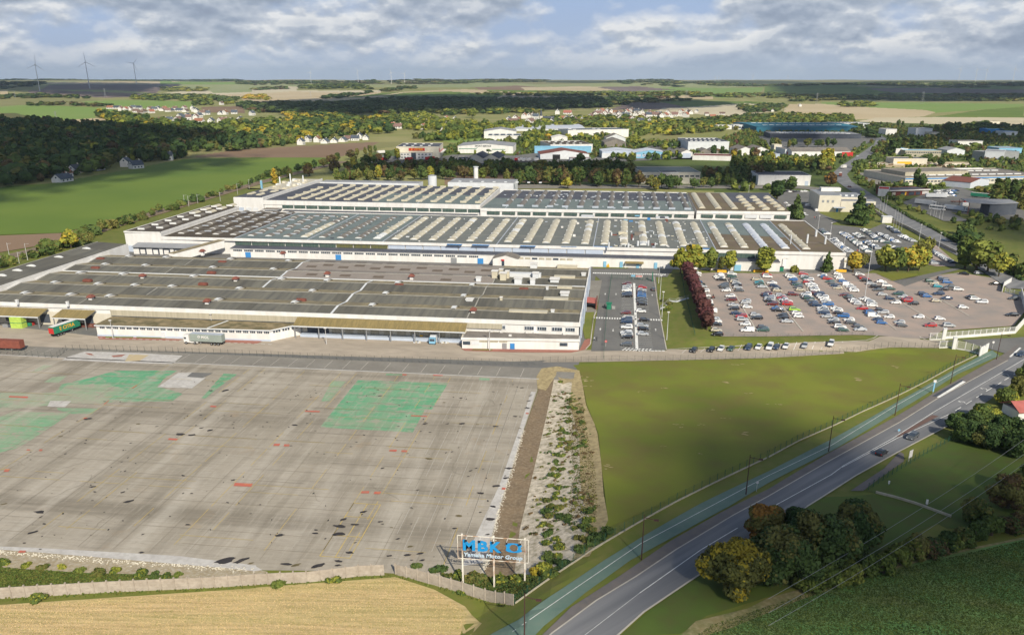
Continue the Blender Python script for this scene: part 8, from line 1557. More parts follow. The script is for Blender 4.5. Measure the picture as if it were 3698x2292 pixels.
# white walls with railings at the gate
def white_rail(pts,label,h=2.4,low=.9):
 x0,y0=pts[0];z_0=gz(x0,y0);e=empty('railing_wall',(x0,y0,z_0),0,label,'wall',None);al=seg_walk(pts,2.6)+[(pts[-1][0],pts[-1][1],0)]
 def base(mb):
  for (xa,ya,a),(xb,yb,_) in zip(al[:-1],al[1:]):
   nx,ny=-math.sin(a)*.12,math.cos(a)*.12;mb.prism([(xa-x0-nx,ya-y0-ny),(xb-x0-nx,yb-y0-ny),(xb-x0+nx,yb-y0+ny),(xa-x0+nx,ya-y0+ny)],-.2,low,B['white'])
 one('base_wall',e,base)
 def rails(mb):
  for (xa,ya,a),(xb,yb,_) in zip(al[:-1],al[1:]):
   for z in (low+.1,h):mb.tube((xa-x0,ya-y0,z),(xb-x0,yb-y0,z),.04,.04,B['white'],4)
   for j in range(9):t=j/9;X,Y=xa-x0+(xb-xa)*t,ya-y0+(yb-ya)*t;mb.box(X-.03,Y-.03,low,X+.03,Y+.03,h,B['white'])
   mb.box(xa-x0-.1,ya-y0-.1,low,xa-x0+.1,ya-y0+.1,h+.1,B['white'])
 if h>low+.2:one('railing',e,rails)
white_rail(px('a8',(1665,1190),(2000,1165),(2350,1135)),'white wall with railings right of the gate',2.6);white_rail(px('a8',(2350,1135),(2436,1040),(2560,900)),'solid white wall panel at the right edge of the car park',2.6,2.6)
white_rail(px('a8',(1535,1198),(1660,1195)),'white railing panel left of the gate pillars',2.6,.2);white_rail(px('a8',(1625,1275),(1740,1270)),'white railing panel below the gate',2.6,.2);white_rail(px('a8',(1790,1285),(1880,1298),(2010,1335)),'white railings running down to the cycle path',3.0,.3);white_rail(px('a8',(2005,1355),(2085,1310)),'white panel at the end of the railings by the cycle path',3.2,3.2)
white_rail(px('a8',(2225,745),(2240,690),(2310,650)),'low white wall at the corner below the birches',2.4,2.2);white_rail(px('a8',(2250,745),(2330,770),(2400,790)),'white railings below the birches',2.2,.4);white_rail(px('a8',(2400,770),(2436,900),(2470,980)),'tall white wall at the right edge behind the parked cars',3.2,3.2)
for k,x,y,lab in (('a8',1665,1195,'left'),('a8',1762,1285,'right')):
 q=at(k,x,y);e=tag(one('gate_pillar',None,lambda mb:(mb.box(-.6,-.4,-.2,.6,.4,4.2,B['white']),mb.box(-.7,-.5,4.2,.7,.5,4.4,B['white2']))),'tall white gate pillar on the %s of the car park entrance'%lab,'pillar');e.location=(q.x,q.y,q.z)
 # road wall beside the rear car park
wr=px('g4',(1840,450),(2050,600),(2200,650),(2440,770),('a8',1500,240),('a8',1790,380))
def rw(mb):
 for (xa,ya),(xb,yb) in zip(wr[:-1],wr[1:]):mb.prism([(xa,ya),(xb,yb),(xb+.2,yb+.3),(xa+.2,ya+.3)],-.2,1.9,B['concrete'],B['white'])
tag(one('retaining_wall',None,rw),'pale retaining wall between the rear car park and the road','wall')
tag(one('white_hut',None,lambda mb:(mb.box(-3,-2,0,3,2,4,B['white']),mb.box(-3.2,-2.2,4,3.2,2.2,4.3,B['white2']))),'small white gate hut at the end of the road wall','hut').location=at('g4',2030,625)
# small things round the small car park
q=at('a7',755,905)
sh2=empty('smoking_shelter',(q.x,q.y,q.z),0,'red-roofed shelter beside the front hall next to the small car park','shelter')
one('roof',sh2,lambda mb:(mb.prism([(-2.8,-.5),(1.6,-.5),(1.6,8),(-2.8,8)],[3.0,2.6,2.6,3.0],[3.2,2.8,2.8,3.2],mat('salmon_roof',(0.42,0.13,0.11),scale=.6))));one('wall',sh2,lambda mb:mb.box(-2.6,5.5,0,1.4,7.5,2.6,B['white2']));one('side_panel',sh2,lambda mb:mb.box(1.7,-1,0,2.1,10,3.3,B['rust']))
for i,(x,y) in enumerate(((775,1210),(800,1210))):
 pass
clutter_item('a7',920,905,'turnstile','gate','green turnstile cabin in the middle of the zebra crossing',lambda mb:(mb.box(-.9,-.9,0,.9,.9,2.5,B['greenp']),mb.box(-1.2,-1.2,2.5,1.2,1.2,2.75,B['greenp']),[mb.tube((1.4+.5*i,0,0),(1.4+.5*i,0,1.4),.1,.1,B['white'],6) for i in range(3)]))
clutter_item('a7',1333,640,'green_post','post','tall narrow green gate leaf at the top of the small car park',lambda mb:(mb.box(-.12,-1.0,0,.12,1.0,4.3,B['greenp']),mb.box(-.2,-.1,0,.2,.1,4.5,B['greenp'])))
q=at('a7',1208,625);sb=empty('notice_board',(q.x,q.y,q.z),0,'white and red notice board on the fence at the top of the small car park','sign');one('board',sb,lambda mb:mb.box(-1.6,-.1,1.2,1.6,0,2.2,B['white']));one('stripe',sb,lambda mb:[mb.box(-1.5+.6*i,-.14,1.35,-1.1+.6*i,-.1,2.05,B['red']) for i in range(5)])
q=at('a7',1150,622);clutter_item('a7',1150,622,'small_sign','sign','small pale green notice left of the red and white board',lambda mb:(mb.box(-.9,-.1,1.3,.9,0,2.2,B['skyblue']),mb.box(-.05,-.05,0,.05,.05,1.3,B['pole'])))
def sign_round(k,x,y,label,h=2.4,face='red',r=.45):
 q=at(k,x,y);e=empty('road_sign',(q.x,q.y,q.z),0,label,'road sign');one('post',e,lambda mb:mb.tube((0,0,0),(0,0,h),.045,.045,B['pole'],6))
 one('face',e,lambda mb:(mb.tube((0,-.06,h),(0,-.02,h),r,r,B[face],14)));one('bar',e,lambda mb:mb.box(-r*.7,-.1,h-.08,r*.7,-.065,h+.08,B['white']))
sign_round('a7',890,1262,'red and white no-entry sign on the small car park fence',2.0);sign_round('b4',2325,540,'round red and white road sign before the right-hand hedge',2.2)
q=at('b4',1565,580);e=empty('totem_sign',(q.x,q.y,q.z),0,'narrow light blue and white totem sign beside the cycle path','sign');one('panel',e,lambda mb:mb.box(-.18,-.12,.6,.18,.12,3.6,B['skyblue']));one('cap',e,lambda mb:mb.box(-.4,-.14,3.6,.4,.14,4.3,B['white']));one('post',e,lambda mb:mb.box(-.08,-.08,0,.08,.08,.6,B['grey']))
q=at('b4',1240,955);e=empty('keep_left_sign',(q.x,q.y,q.z),0,'small blue arrow sign on the tip of the traffic island','road sign');one('post',e,lambda mb:mb.tube((0,0,0),(0,0,.9),.04,.04,B['pole'],6));one('face',e,lambda mb:mb.tube((0,-.05,.8),(0,0,.8),.32,.32,B['skyblue'],12))
q=at('b4',2130,160);e=empty('road_sign',(q.x,q.y,q.z),0,'white round-topped road sign at the side road corner','road sign');one('post',e,lambda mb:mb.tube((0,0,0),(0,0,2.6),.05,.05,B['pole'],6));one('face',e,lambda mb:mb.tube((0,-.05,2.6),(0,0,2.6),.4,.4,B['white'],12))
q=at('b3',2325,1130);e=empty('small_sign',(q.x,q.y,q.z),0,'back of a small grey sign on the cycle path verge','road sign');one('post',e,lambda mb:mb.tube((0,0,0),(0,0,2.3),.05,.05,B['pole'],6));one('face',e,lambda mb:(mb.box(-.3,0,2.0,.3,.04,2.5,B['pole'])))
q=at('b4',1345,1225);e=empty('white_panel_sign',(q.x,q.y,q.z),.8,'large white panel sign on two legs at the edge of the dark lawn','sign');one('panel',e,lambda mb:mb.box(-.8,-.05,1.0,.8,.05,2.9,B['white']));one('leg',e,lambda mb:mb.box(-.6,-.05,0,-.5,.05,1,B['pole']));one('leg',e,lambda mb:mb.box(.5,-.05,0,.6,.05,1,B['pole']))
q=at('b8',1500,290);clutter_item('b8',1503,290,'gas_marker','post','small white-topped marker post behind the low brick edging',lambda mb:(mb.box(-.18,-.15,.7,.18,.15,1.7,B['white']),mb.box(-.1,-.1,0,.1,.1,.7,B['dgrey'])))
q=at('b8',1145,85);clutter_item('b8',1145,85,'white_marker','post','small white marker on the dark lawn edge',lambda mb:(mb.box(-.16,-.12,.4,.16,.12,1.1,B['white']),mb.box(-.05,-.05,0,.05,.05,.4,B['grey'])))
ew=px('b8',(1020,165),(1200,210),(1400,270),(1560,330),(1740,395))
def edg(mb):
 for (xa,ya),(xb,yb) in zip(ew[:-1],ew[1:]):za,zb=gz(xa,ya),gz(xb,yb);mb.prism([(xa,ya),(xb,yb),(xb+.1,yb+.35),(xa+.1,ya+.35)],[za-.2,zb-.2,zb-.2,za-.2],[za+.55,zb+.55,zb+.55,za+.55],B['beige'])
tag(one('low_wall',None,edg),'low stone edging wall crossing the dark lawn at lower right','wall')
sheet('track',px('b4',(780,1512),(1100,1300),(1250,1140),(1290,1160),(1290,1230),(1050,1400),(900,1512)),G['pave'],.14,30)
sheet('crop_field',px('b8',(-200,1260),(0,1160),(400,1050),(700,960),(1100,880),(1500,780),(1900,690),(2440,580),(2700,540),(2700,1700),('b7',1560,1700),('b7',1600,1510),('b7',1800,1380)),G['crop'],.06,4)
sheet('field_edge',px('b8',(-200,1262),(0,1160),(400,1050),(700,960),(1100,880),(1500,780),(1900,690),(2440,580),(2440,600),(1900,712),(1500,802),(1100,905),(760,1010),(650,1060),(300,1180),(0,1300),('b7',2100,1440),('b7',1700,1560),('b7',1560,1560),('b7',1750,1380)),G['margin'],.09,4)
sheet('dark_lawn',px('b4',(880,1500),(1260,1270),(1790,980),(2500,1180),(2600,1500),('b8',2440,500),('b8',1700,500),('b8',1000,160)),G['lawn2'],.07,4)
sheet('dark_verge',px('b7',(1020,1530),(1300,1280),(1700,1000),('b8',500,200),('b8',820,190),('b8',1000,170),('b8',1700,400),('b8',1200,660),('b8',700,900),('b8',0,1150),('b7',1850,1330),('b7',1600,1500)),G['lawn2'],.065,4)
# power line in front
def wires():
 for i,(a,b) in enumerate(((('b8',0,1165,9.0),('b8',2436,-350,9.0)),(('b8',0,1300,9.2),('b8',2436,-210,9.2)),(('b8',0,1420,9.4),('b8',2436,-120,9.4)))):
  A_=at(a[0],a[1],a[2],12.0);B_=at(b[0],b[1],b[2],12.0);pts=[A_.lerp(B_,t/8)-Vector((0,0,1.2*(1-(2*t/8-1)**2))) for t in range(9)]
  def w_(mb):
   for p,r in zip(pts[:-1],pts[1:]):mb.tube(p,r,.03,.03,B['grey'],4)
  tag(one('power_cable',None,w_),'thin overhead cable, %s of three slanting across the lower right fields'%('topmost','middle','lowest')[i],'cable')
wires()
# people and small traffic in the car parks
def person(k,x,y,label,top,bottom,rz=0,step=.22):
 q=at(k,x,y);skin=mat('skin',(0.45,0.28,0.20),scale=2);e=None
 me=bpy.data.meshes.new('person');V=[(0,0,.95),(0,0,1.15),(0,0,1.42),(0,0,1.52),(0,0,1.66),(.11,step*.4,.5),(.11,step,.06),(-.11,-step*.4,.5),(-.11,-step,.06),(.2,0,1.4),(.26,-.06,1.12),(.24,-.12,.88),(-.2,0,1.4),(-.26,.08,1.12),(-.24,.16,.88),(.11,step+.14,.04),(-.11,-step+.14,.04)]
 Eg=[(0,1),(1,2),(2,3),(3,4),(0,5),(5,6),(6,15),(0,7),(7,8),(8,16),(2,9),(9,10),(10,11),(2,12),(12,13),(13,14)]
 me.from_pydata(V,Eg,[]);o=mesh_obj('person',me);o.location=(q.x,q.y,q.z+.18);o.rotation_euler.z=rz
 sm=o.modifiers.new('skin','SKIN');rad=[.15,.15,.17,.06,.10,.085,.05,.085,.05,.07,.05,.035,.07,.05,.035,.045,.045]
 for v,r in zip(me.skin_vertices[0].data,rad):v.radius=(r,r)
 me.skin_vertices[0].data[0].use_root=True;o.modifiers.new('sub','SUBSURF').levels=1
 me.materials.append(B[top]);tag(o,label,'person')
 hm=MB();hm.tube((0,0,1.60),(0,0,1.78),.10,.085,B['black'],8);hm.build('hair',o)
 tr_=MB()
 tr_.tube((.11,step*.4,.5),(.09,0,.98),.10,.13,B[bottom],8);tr_.tube((-.11,-step*.4,.5),(-.09,0,.98),.10,.13,B[bottom],8);tr_.tube((.11,step,.1),(.11,step*.4,.52),.07,.10,B[bottom],8);tr_.tube((-.11,-step,.1),(-.11,-step*.4,.52),.07,.10,B[bottom],8);tr_.build('trousers',o)
person('a7',780,1213,'person in a pale top, left of the walking pair by the small car park','white2','dgrey',1.5);person('a7',804,1213,'person in dark clothes walking, right of the pair by the small car park','black','dgrey',1.5)
person('a7',878,900,'person in dark clothes beside the green turnstile on the crossing','dgrey','black',0);person('a8',846,368,'person in a red top standing in the rear car park','red','dgrey',0);person('g4',980,575,'person in an orange-red top walking behind the middle hall','red','dgrey',.5);person('g4',1008,575,'person in dark clothes walking beside the orange-red one','black','dgrey',.5)
q=at('a7',1912,806);mc=empty('motorcycle',(q.x,q.y,q.z+.18),.3,'red motorcycle with rider crossing the main car park','motorcycle')
one('wheel',mc,lambda mb:mb.tube((-.7,-.08,.3),(-.7,.08,.3),.3,.3,B['black'],10));one('wheel',mc,lambda mb:mb.tube((.7,-.08,.3),(.7,.08,.3),.3,.3,B['black'],10));one('body',mc,lambda mb:mb.prism([(-.6,-.16),(.5,-.16),(.5,.16),(-.6,.16)],.35,[.85,.95,.95,.85],B['maroon']))
person('a7',1912,803,'rider in dark clothes on the red motorcycle','black','dgrey',.3,.05)
# stairs on the slope
st=px('a7',(1410,905),(1500,830),(1560,835),(1680,800));
def stairs(mb):
 for (xa,ya),(xb,yb) in zip(st[:-1],st[1:]):
  n=max(2,int(math.hypot(xb-xa,yb-ya)/.5))
  for i in range(n):
   t=i/n;x=xa+(xb-xa)*t;y=ya+(yb-ya)*t;z=gz(x,y);mb.box(x,y-.9,z-.1,x+.52,y+.9,z+.22,B['white2'])
t=empty('steps',(0,0,0),0,'pale concrete steps climbing the grass slope between the two car parks','steps');one('flight',t,stairs)
for s in (-.95,.95):
 def hr(mb,s=s):
  for (xa,ya),(xb,yb) in zip(st[:-1],st[1:]):mb.tube((xa,ya+s,gz(xa,ya)+1.1),(xb,yb+s,gz(xb,yb)+1.1),.04,.04,B['pole'],5);mb.tube((xa,ya+s,gz(xa,ya)),(xa,ya+s,gz(xa,ya)+1.1),.04,.04,B['pole'],5)
 one('handrail',t,hr)
for i,(x,y) in enumerate(((1995,553),(2340,550),(2395,553))):clutter_item('a7',x,y,'skip','skip','yellow skip by the middle hall wall, %s from left'%ordn(i+1),lambda mb:mb.prism([(-2.2,-.8),(2.2,-.8),(2.2,.8),(-2.2,.8)],0,1.0,B['yellow']))
clutter_item('a8',690,550,'skip','skip','yellow skip between the two trees before the annex',lambda mb:mb.prism([(-2.4,-.8),(2.4,-.8),(2.4,.8),(-2.4,.8)],0,1.1,B['yellow']));clutter_item('a8',95,543,'container','container','dark green waste container beside the annex',lambda mb:(mb.box(-2.2,-1,.2,2.2,1,2.2,B['greenp']),mb.box(-2.3,-1.1,2.2,2.3,1.1,2.35,B['dgrey'])))
clutter_item('a7',910,505,'yellow_machine','machine','small yellow machine standing before the blue doors',lambda mb:(mb.box(-.8,-.5,.2,.8,.5,1.0,B['yellow']),mb.box(-.2,-.3,1.0,.5,.3,1.7,B['yellow'])));clutter_item('a7',1160,515,'porch_canopy','canopy','brown canopy over the entrance of the middle hall',lambda mb:(mb.prism([(-4.6,-1.5),(4.6,-1.5),(4.6,3.2),(-4.6,3.2)],[2.6,2.6,3.6,3.6],[2.8,2.8,3.8,3.8],B['canopy']),mb.box(-4.4,-1.2,0,-4.2,-1,2.7,B['white']),mb.box(4.2,-1.2,0,4.4,-1,2.7,B['white'])))
sheet('verge',px('a7',(765,508),(1100,513),(1100,522),(765,518)),G['lawn'],.18,30)
# house and garden buildings at lower right
q=at('b4',2436,800);hh=empty('house',(q.x,q.y,q.z),.25,'cottage with a salmon-red roof behind the right-hand hedge','house');one('wall',hh,lambda mb:mb.box(-4,-2.5,0,6,4,2.6,B['white']));one('roof',hh,lambda mb:(mb.prism([(-4.5,-3.2),(6.5,-3.2),(6.5,.8),(-4.5,.8)],[2.5,2.5,4.4,4.4],[2.7,2.7,4.6,4.6],MATS['salmon_roof']),mb.prism([(-4.5,.8),(6.5,.8),(6.5,4.6),(-4.5,4.6)],[4.4,4.4,2.5,2.5],[4.6,4.6,2.7,2.7],MATS['salmon_roof'])))
# stones on the ditch edge and weeds in the stubble
def rubble(name,pts,n,w_,m_,label,cat,s0,s1):
 P=[]
 for _ in range(n):
  i=R_.randrange(len(pts)-1);t=R_.random();P.append((pts[i][0]+(pts[i+1][0]-pts[i][0])*t+R_.gauss(0,w_),pts[i][1]+(pts[i+1][1]-pts[i][1])*t+R_.gauss(0,w_)))
 iv,it=ico();V=[];Tn=[];o=0
 for x,y in P:
  s=R_.uniform(s0,s1);V.append(iv*np.array([s,s*R_.uniform(.6,1),s*.6])+np.array([x,y,gz(x,y)+s*.2]));Tn.append(it+o);o+=len(iv)
 tag(mesh_obj(name,fast_mesh(name,np.concatenate(V),np.zeros((0,4),int),np.concatenate(Tn),[B[m_]])),label,cat,None,'stuff')
rubble('rubble',[(-23.2,203),(-23,180),(-23.3,160),(-22.8,140),(-23,133)],900,.3,'cream','pale rubble crumbling along the broken slab edge','rubble',.08,.22)
rubble('rubble',px('b5',(-300,700),(0,722),(800,790),(1700,850),(2440,895)),700,.4,'cream','pale rubble along the near edge of the slab','rubble',.08,.22)
def grass_stuff(name,poly,n,s0,s1,cols,label):
 xs=[p[0] for p in poly];ys=[p[1] for p in poly];x=rng.uniform(min(xs),max(xs),n*3);y=rng.uniform(min(ys),max(ys),n*3);ok=inpoly(x,y,poly);x,y=x[ok][:n],y[ok][:n];m=len(x)
 z=T(x,y);s=rng.uniform(s0,s1,m);a=rng.uniform(0,PI,m);c,d=np.cos(a)*s*.7,np.sin(a)*s*.7;h=s*rng.uniform(.7,1.3,m);lx,ly=rng.normal(0,.3,m)*s,rng.normal(0,.3,m)*s
 V=np.stack([np.stack([x-c,y-d,z],1),np.stack([x+c,y+d,z],1),np.stack([x+c*.6+lx,y+d*.6+ly,z+h],1),np.stack([x-c*.6+lx,y-d*.6+ly,z+h],1)],1).reshape(-1,3)
 tag(mesh_obj(name,fast_mesh(name,V,np.arange(m*4).reshape(m,4),np.zeros((0,3),int),[LV[c_] for c_ in cols],rng.integers(0,len(cols),m))),label,'grass',None,'stuff')
W3=W1+W2[1:]
strip=W3+[(x,y-1.0) for x,y in reversed(W3)]
grass_stuff('weeds',strip,5000,.12,.35,['mid','light','ochre'],'weedy grass along the foot of the concrete wall')
grass_stuff('grass_tufts',px('b5',(-300,860),(0,870),(800,930),(1700,955),(1700,1000),(0,1150),(-300,1170)),14000,.10,.3,['mid','light','ochre'],'rough dark grass behind the concrete wall')
grass_stuff('grass_tufts',px('b6',(1750,930),(2160,970),(2440,960),('b7',200,960),('b7',480,870),('b7',20,1190),('b6',2380,1190),('b6',1900,1060)),12000,.15,.45,['dark','mid','ochre'],'rough grass around the feet of the billboard')
grass_stuff('dry_tufts',[(-8,150),(-1.5,150),(-3,175),(-5.5,197),(-8,221),(-12,221),(-10,190),(-8,175)],5000,.1,.26,['ochre','rust'],'dry tufts on the earth bank')
grass_stuff('crop_leaves',px('b8',(0,1240),(700,1010),(1500,830),(2440,610),(2440,1560),('b7',1700,1560),('b7',1900,1420)),60000,.08,.2,['mid','mid','light','dark'],'green crop leaves covering the lower right field')
# -- far away: turbines, pylons
def turbine(k,x,yb,hp,ang,yaw,label,lit='white'):
 """hp: hub height in photo pixels"""
 q=at(k,x,yb);D=math.hypot(q.x,q.y);H=hp*D/FOC
 e=empty('wind_turbine',(q.x,q.y,q.z-2),yaw+math.atan2(-q.x,q.y),label,'wind turbine','wind turbines');r_=max(.65,H/130)
 one('tower',e,lambda mb:mb.tube((0,0,-10),(0,0,H),2.4*r_,1.4*r_,B[lit],8));nc_=one('nacelle',e,lambda mb:mb.box(-1.6*r_,-4*r_,H-1.6*r_,1.6*r_,6*r_,H+1.8*r_,B[lit]))
 for i in range(3):
  t=ang+i*2*PI/3;d=Vector((math.sin(t),0,math.cos(t)))
  one('blade',nc_,lambda mb,d=d:mb.tube(Vector((0,-5*r_,H)),Vector((0,-5*r_,H))+d*H*.38,1.5*r_,.4*r_,B[lit],5))
tur=[('f8',235,212,75,.12,.3,'leftmost wind turbine on the dark ploughed field','white2'),('f8',527,195,76,-.05,.2,'second wind turbine from left, on the dark ploughed field','white2'),('f8',802,170,61,.72,.1,'third wind turbine from left, blades raised like a V','white2'),('f8',1828,166,35,.3,.1,'faint grey wind turbine left of centre','white2'),('f8',2105,162,37,-.55,.1,'faint grey wind turbine next to the white pair','white2'),('f8',2300,168,36,-.35,.1,'white wind turbine, left of the bright pair'),('f8',2378,168,33,.55,.1,'white wind turbine, right of the bright pair'),('a3',1932,245,12,.1,.1,'left of the two tiny turbines right of centre'),('a3',1965,245,12,.6,.1,'right of the two tiny turbines right of centre'),('a3',2290,242,17,.4,.1,'tiny white turbine between the centre and the right group'),('a4',183,240,14,.8,.1,'tiny white turbine, last before the right group'),('a4',1812,248,35,.5,.1,'first white turbine of the right-hand four'),('a4',1970,250,34,-.4,.1,'second white turbine of the right-hand four'),('a4',2065,250,34,.5,.1,'third white turbine of the right-hand four'),('a4',2328,252,36,.1,.1,'rightmost white turbine, fourth of the group')]
for t in tur:turbine(*t)
def pylon(k,x,y,h,label):
 q=at(k,x,y);e=empty('pylon',(q.x,q.y,q.z),.3,label,'pylon','electricity pylons');w_=h*.1
 def body(mb):
  for sx in (-1,1):
   for sy in (-1,1):mb.tube((sx*w_,sy*w_,0),(sx*w_*.2,sy*w_*.2,h),.22,.15,B['grey'],4)
  for i in range(7):
   z0,z1=h*i/7,h*(i+1)/7;a,b=w_*(1-.8*i/7),w_*(1-.8*(i+1)/7);mb.tube((-a,-a,z0),(b,-b,z1),.12,.12,B['grey'],4);mb.tube((a,a,z0),(-b,b,z1),.12,.12,B['grey'],4)
 one('frame',e,body);one('crossarm',e,lambda mb:[mb.tube((-h*.2,0,z),(h*.2,0,z),.2,.2,B['grey'],4) for z in (h*.78,h*.9)])
for i,(k,x,y,h) in enumerate((('f8',620,248,38),('f8',90,250,26),('a2',520,400,30),('f7',913,92,40),('f7',1690,92,45),('a3',1655,430,40),('a2',1325,430,26),('f8',333,388,22))):pylon(k,x,y,h,'grey lattice pylon, %s'%('on the dark field left of centre','small one at the far left','faint one on the tan stubble','beyond the pale fields on the right','on the green field edge at right','before the dark wood right of centre','at the left end of the dark wood','white one on the green field at left')[i])
for i,(k,x,y,h) in enumerate((('a5',98,435,9),('a5',265,440,9),('a5',185,470,6),('a1',2265,1325,9),('a1',2100,1390,7),('a1',1885,1410,7),('a1',1760,1430,8),('a1',1800,1440,8),('a1',2375,1270,8))):
 q=at(k,x,y);e=empty('railway_mast',(q.x,q.y,q.z),0,'grey railway line mast, %s'%('leftmost at the photo edge','second, near the yellow tree','short one with a round signal','beside the corner hall','fifth along, by the hedge','sixth along, by the hedge','left of the switch yard pair','right of the switch yard pair','last before the blue tower')[i],'mast','railway masts');one('post',e,lambda mb:mb.tube((0,0,0),(0,0,h),.14,.1,B['pole'],5));one('bracket',e,lambda mb:mb.tube((0,0,h-.6),(2.4,0,h-.2),.07,.07,B['pole'],4))
 # more greenery between the works
for k,poly,pal,lab in (('f6',[(220,400),(600,360),(760,300),(1100,300),(1150,340),(860,345),(640,380),(600,420),(300,440)],dict(lime=3,light=3,mid=2),'yellow-green poplars left of the arched warehouse'),('f6',[(1000,400),(1130,380),(1130,470),(960,520),(950,480)],dict(lime=2,light=2,mid=1),'trees along the small lane'),('f6',[(1540,310),(1860,290),(2440,330),(2440,345),(2300,345),(1900,345),(1640,345)],PL,'trees behind the long white warehouse'),('f6',[(1120,440),(1200,470),(1150,500),(1080,480)],dict(ochre=2,rust=1,light=1),'reddish scrub beside the lane'),('f7',[(440,260),(560,200),(700,180),(900,190),(1190,200),(1190,235),(900,240),(640,240)],dict(lime=2,light=2,mid=2,dark=1),'trees behind the teal roof'),('f7',[(0,230),(400,190),(640,200),(440,245),(200,245),(0,270)],PM,'long dark hedge wood left of the teal roof'),('f7',[(1850,270),(2170,250),(2170,300),(1850,300)],PD,'dark thicket on the right below the tan field'),('f7',[(1200,620),(1340,560),(1200,540),(1180,570)],dict(mid=1,dark=1),'low scrub left of the timber yard'),('d',[(1690,440),(1760,445),(1830,450),(1900,446),(1890,456),(1760,456)],PM,'shrubs along the lane behind the rear halls'),('f7',[(1380,380),(1480,420),(1480,460),(1330,470),(1310,450)],PD,'scrub at the foot of the poplars'),('f7',[(2060,500),(2440,540),(2440,560),(2040,530)],PM,'scrub before the tall white store'),('f6',[(0,420),(300,400),(240,440),(0,445)],PL,'low trees left of the depot'),('f8',[(1450,470),(1560,480),(1760,500),(1740,520),(1540,545),(1400,540)],PD,'wood edge above the white row houses'),('f8',[(1560,420),(1900,420),(2200,420),(2230,450),(1950,455),(1700,480),(1560,480)],dict(light=3,lime=2,mid=2,dark=.7),'pale riverside trees left of the red farm'),('f8',[(1670,350),(1910,340),(1910,380),(1680,410)],dict(yellow=4,lime=1),'bright yellow autumn trees in the valley')):
 wood('copse',[px(k,*poly)],pal,lab,6 if 'scrub' in lab or 'shrub' in lab else 9,9 if 'scrub' in lab or 'shrub' in lab else 14,1.0,cat='copse',kinds=('column','round','oval') if 'poplar' in lab else ('round','oval'))
wood('wood',[px('d',(800,425),(900,400),(1040,395),(1240,402),(1240,425),(1150,424),(1000,418),(850,432)),px('d',(1260,434),(1520,438),(1520,418),(1440,402),(1260,408))],dict(mid=3,dark=3,ochre=2,rust=1),'dense shrubby wood filling the belt behind the rear halls',7,12,.8)
wood('wood',[px('d',(1680,420),(1840,424),(1840,440),(1760,436),(1680,436)),px('d',(1740,392),(1980,394),(1990,406),(1740,406))],dict(mid=3,dark=2,ochre=1),'undergrowth of the roadside plantation',6,10,.8)
wood('copse',[px('d',(2010,306),(2100,300),(2100,330),(2050,330)),px('d',(2240,352),(2330,356),(2330,372),(2240,366)),px('d',(2330,300),(2440,304),(2440,322),(2330,314))],PM,'scattered dark trees among the works at far right',7,12,.5,cat='copse')
wood('copse',[px('d',(1120,350),(1250,330),(1260,345),(1180,372)),px('d',(1530,345),(1640,345),(1600,362),(1530,356)),px('d',(1460,372),(1640,374),(1640,384),(1460,382))],PL,'trees and shrubs between the sheds of the estate',5,10,.6,cat='copse')
EST=px('d',(1240,330),(1500,336),(1700,340),(1800,300),(2050,300),(2440,304),(2440,560),(2300,540),(2160,500),(2080,470),(2000,440),(1900,400),(1640,378),(1460,376),(1240,376),(1130,395),(1000,372),(1100,340))
wood('shrubbery',[EST],dict(mid=3,dark=3,ochre=1.5,light=1,rust=.5),'mixed shrubs and small trees between the works and roads',3,7,.13,cat='shrubbery',avoid=True,spacing=9)
wood('copse',[px('d',(1480,310),(1800,296),(1800,306),(1640,322),(1480,326)),px('d',(1250,318),(1330,322),(1470,330),(1470,340),(1330,334),(1250,330))],PL,'band of trees between the church village and the estate',7,12,.8,cat='copse',avoid=True)
grass_stuff('stubble',px('b5',(-200,1262),(0,1235),(2440,1080),('b6',0,1075),('b6',1000,1005),('b6',1330,980),('b6',1680,1095),('b6',1950,1245),('b6',2100,1400),('b6',1950,1560),('b5',-200,1600)),60000,.05,.13,['straw','straw','straw','lime'],'cut straw and sprouting weeds over the harvested corn field')
for k,pts,m in (('a5',[(1230,1340),(1420,1345),(1330,1400),(1190,1405)],'tan'),('a5',[(1060,1350),(1200,1338),(1160,1360),(1080,1365)],'redpave'),('a5',[(810,1325),(870,1330),(900,1350),(850,1345)],'redpave'),('b1',[(1830,0),(2030,5),(1930,52),(1780,40)],'asphalt')):
 sheet('floor_patch',px(k,*pts),G[m],.148,40)
sc_=[]
for _ in range(300):
 y=R_.uniform(146,232);c_=float(np.interp(y,CRE[0],CRE[1]));t=R_.betavariate(2.2,1.6);sc_.append((-18+(c_+16.5)*t,y+R_.uniform(-1,1)))
V=[];Q=[];o=0;MI=[]
for x,y in sc_:
 s_=R_.uniform(.2,.8);v,q=leaf_quads([(0,0,.1*s_,s_*R_.uniform(.8,1.6),s_*.7,.28*s_)],22,.13+s_*.08,int(abs(x*91+y*13))%9973,.3);ang=R_.uniform(-.4,1.2);ca,sa=math.cos(ang),math.sin(ang)
 V.append(np.stack([v[:,0]*ca-v[:,1]*sa+x,v[:,0]*sa+v[:,1]*ca+y,v[:,2]+gz(x,y)+.08],1));Q.append(q+o);o+=len(v);MI.append(np.full(len(q),R_.randrange(4)))
tag(mesh_obj('ground_scrub',fast_mesh('ground_scrub',np.concatenate(V),np.concatenate(Q),np.zeros((0,3),int),[LV['mid'],LV['ochre'],LV['dark'],LV['rust']],np.concatenate(MI))),'irregular low scrub creeping over the chalk bank','scrub',None,'stuff')
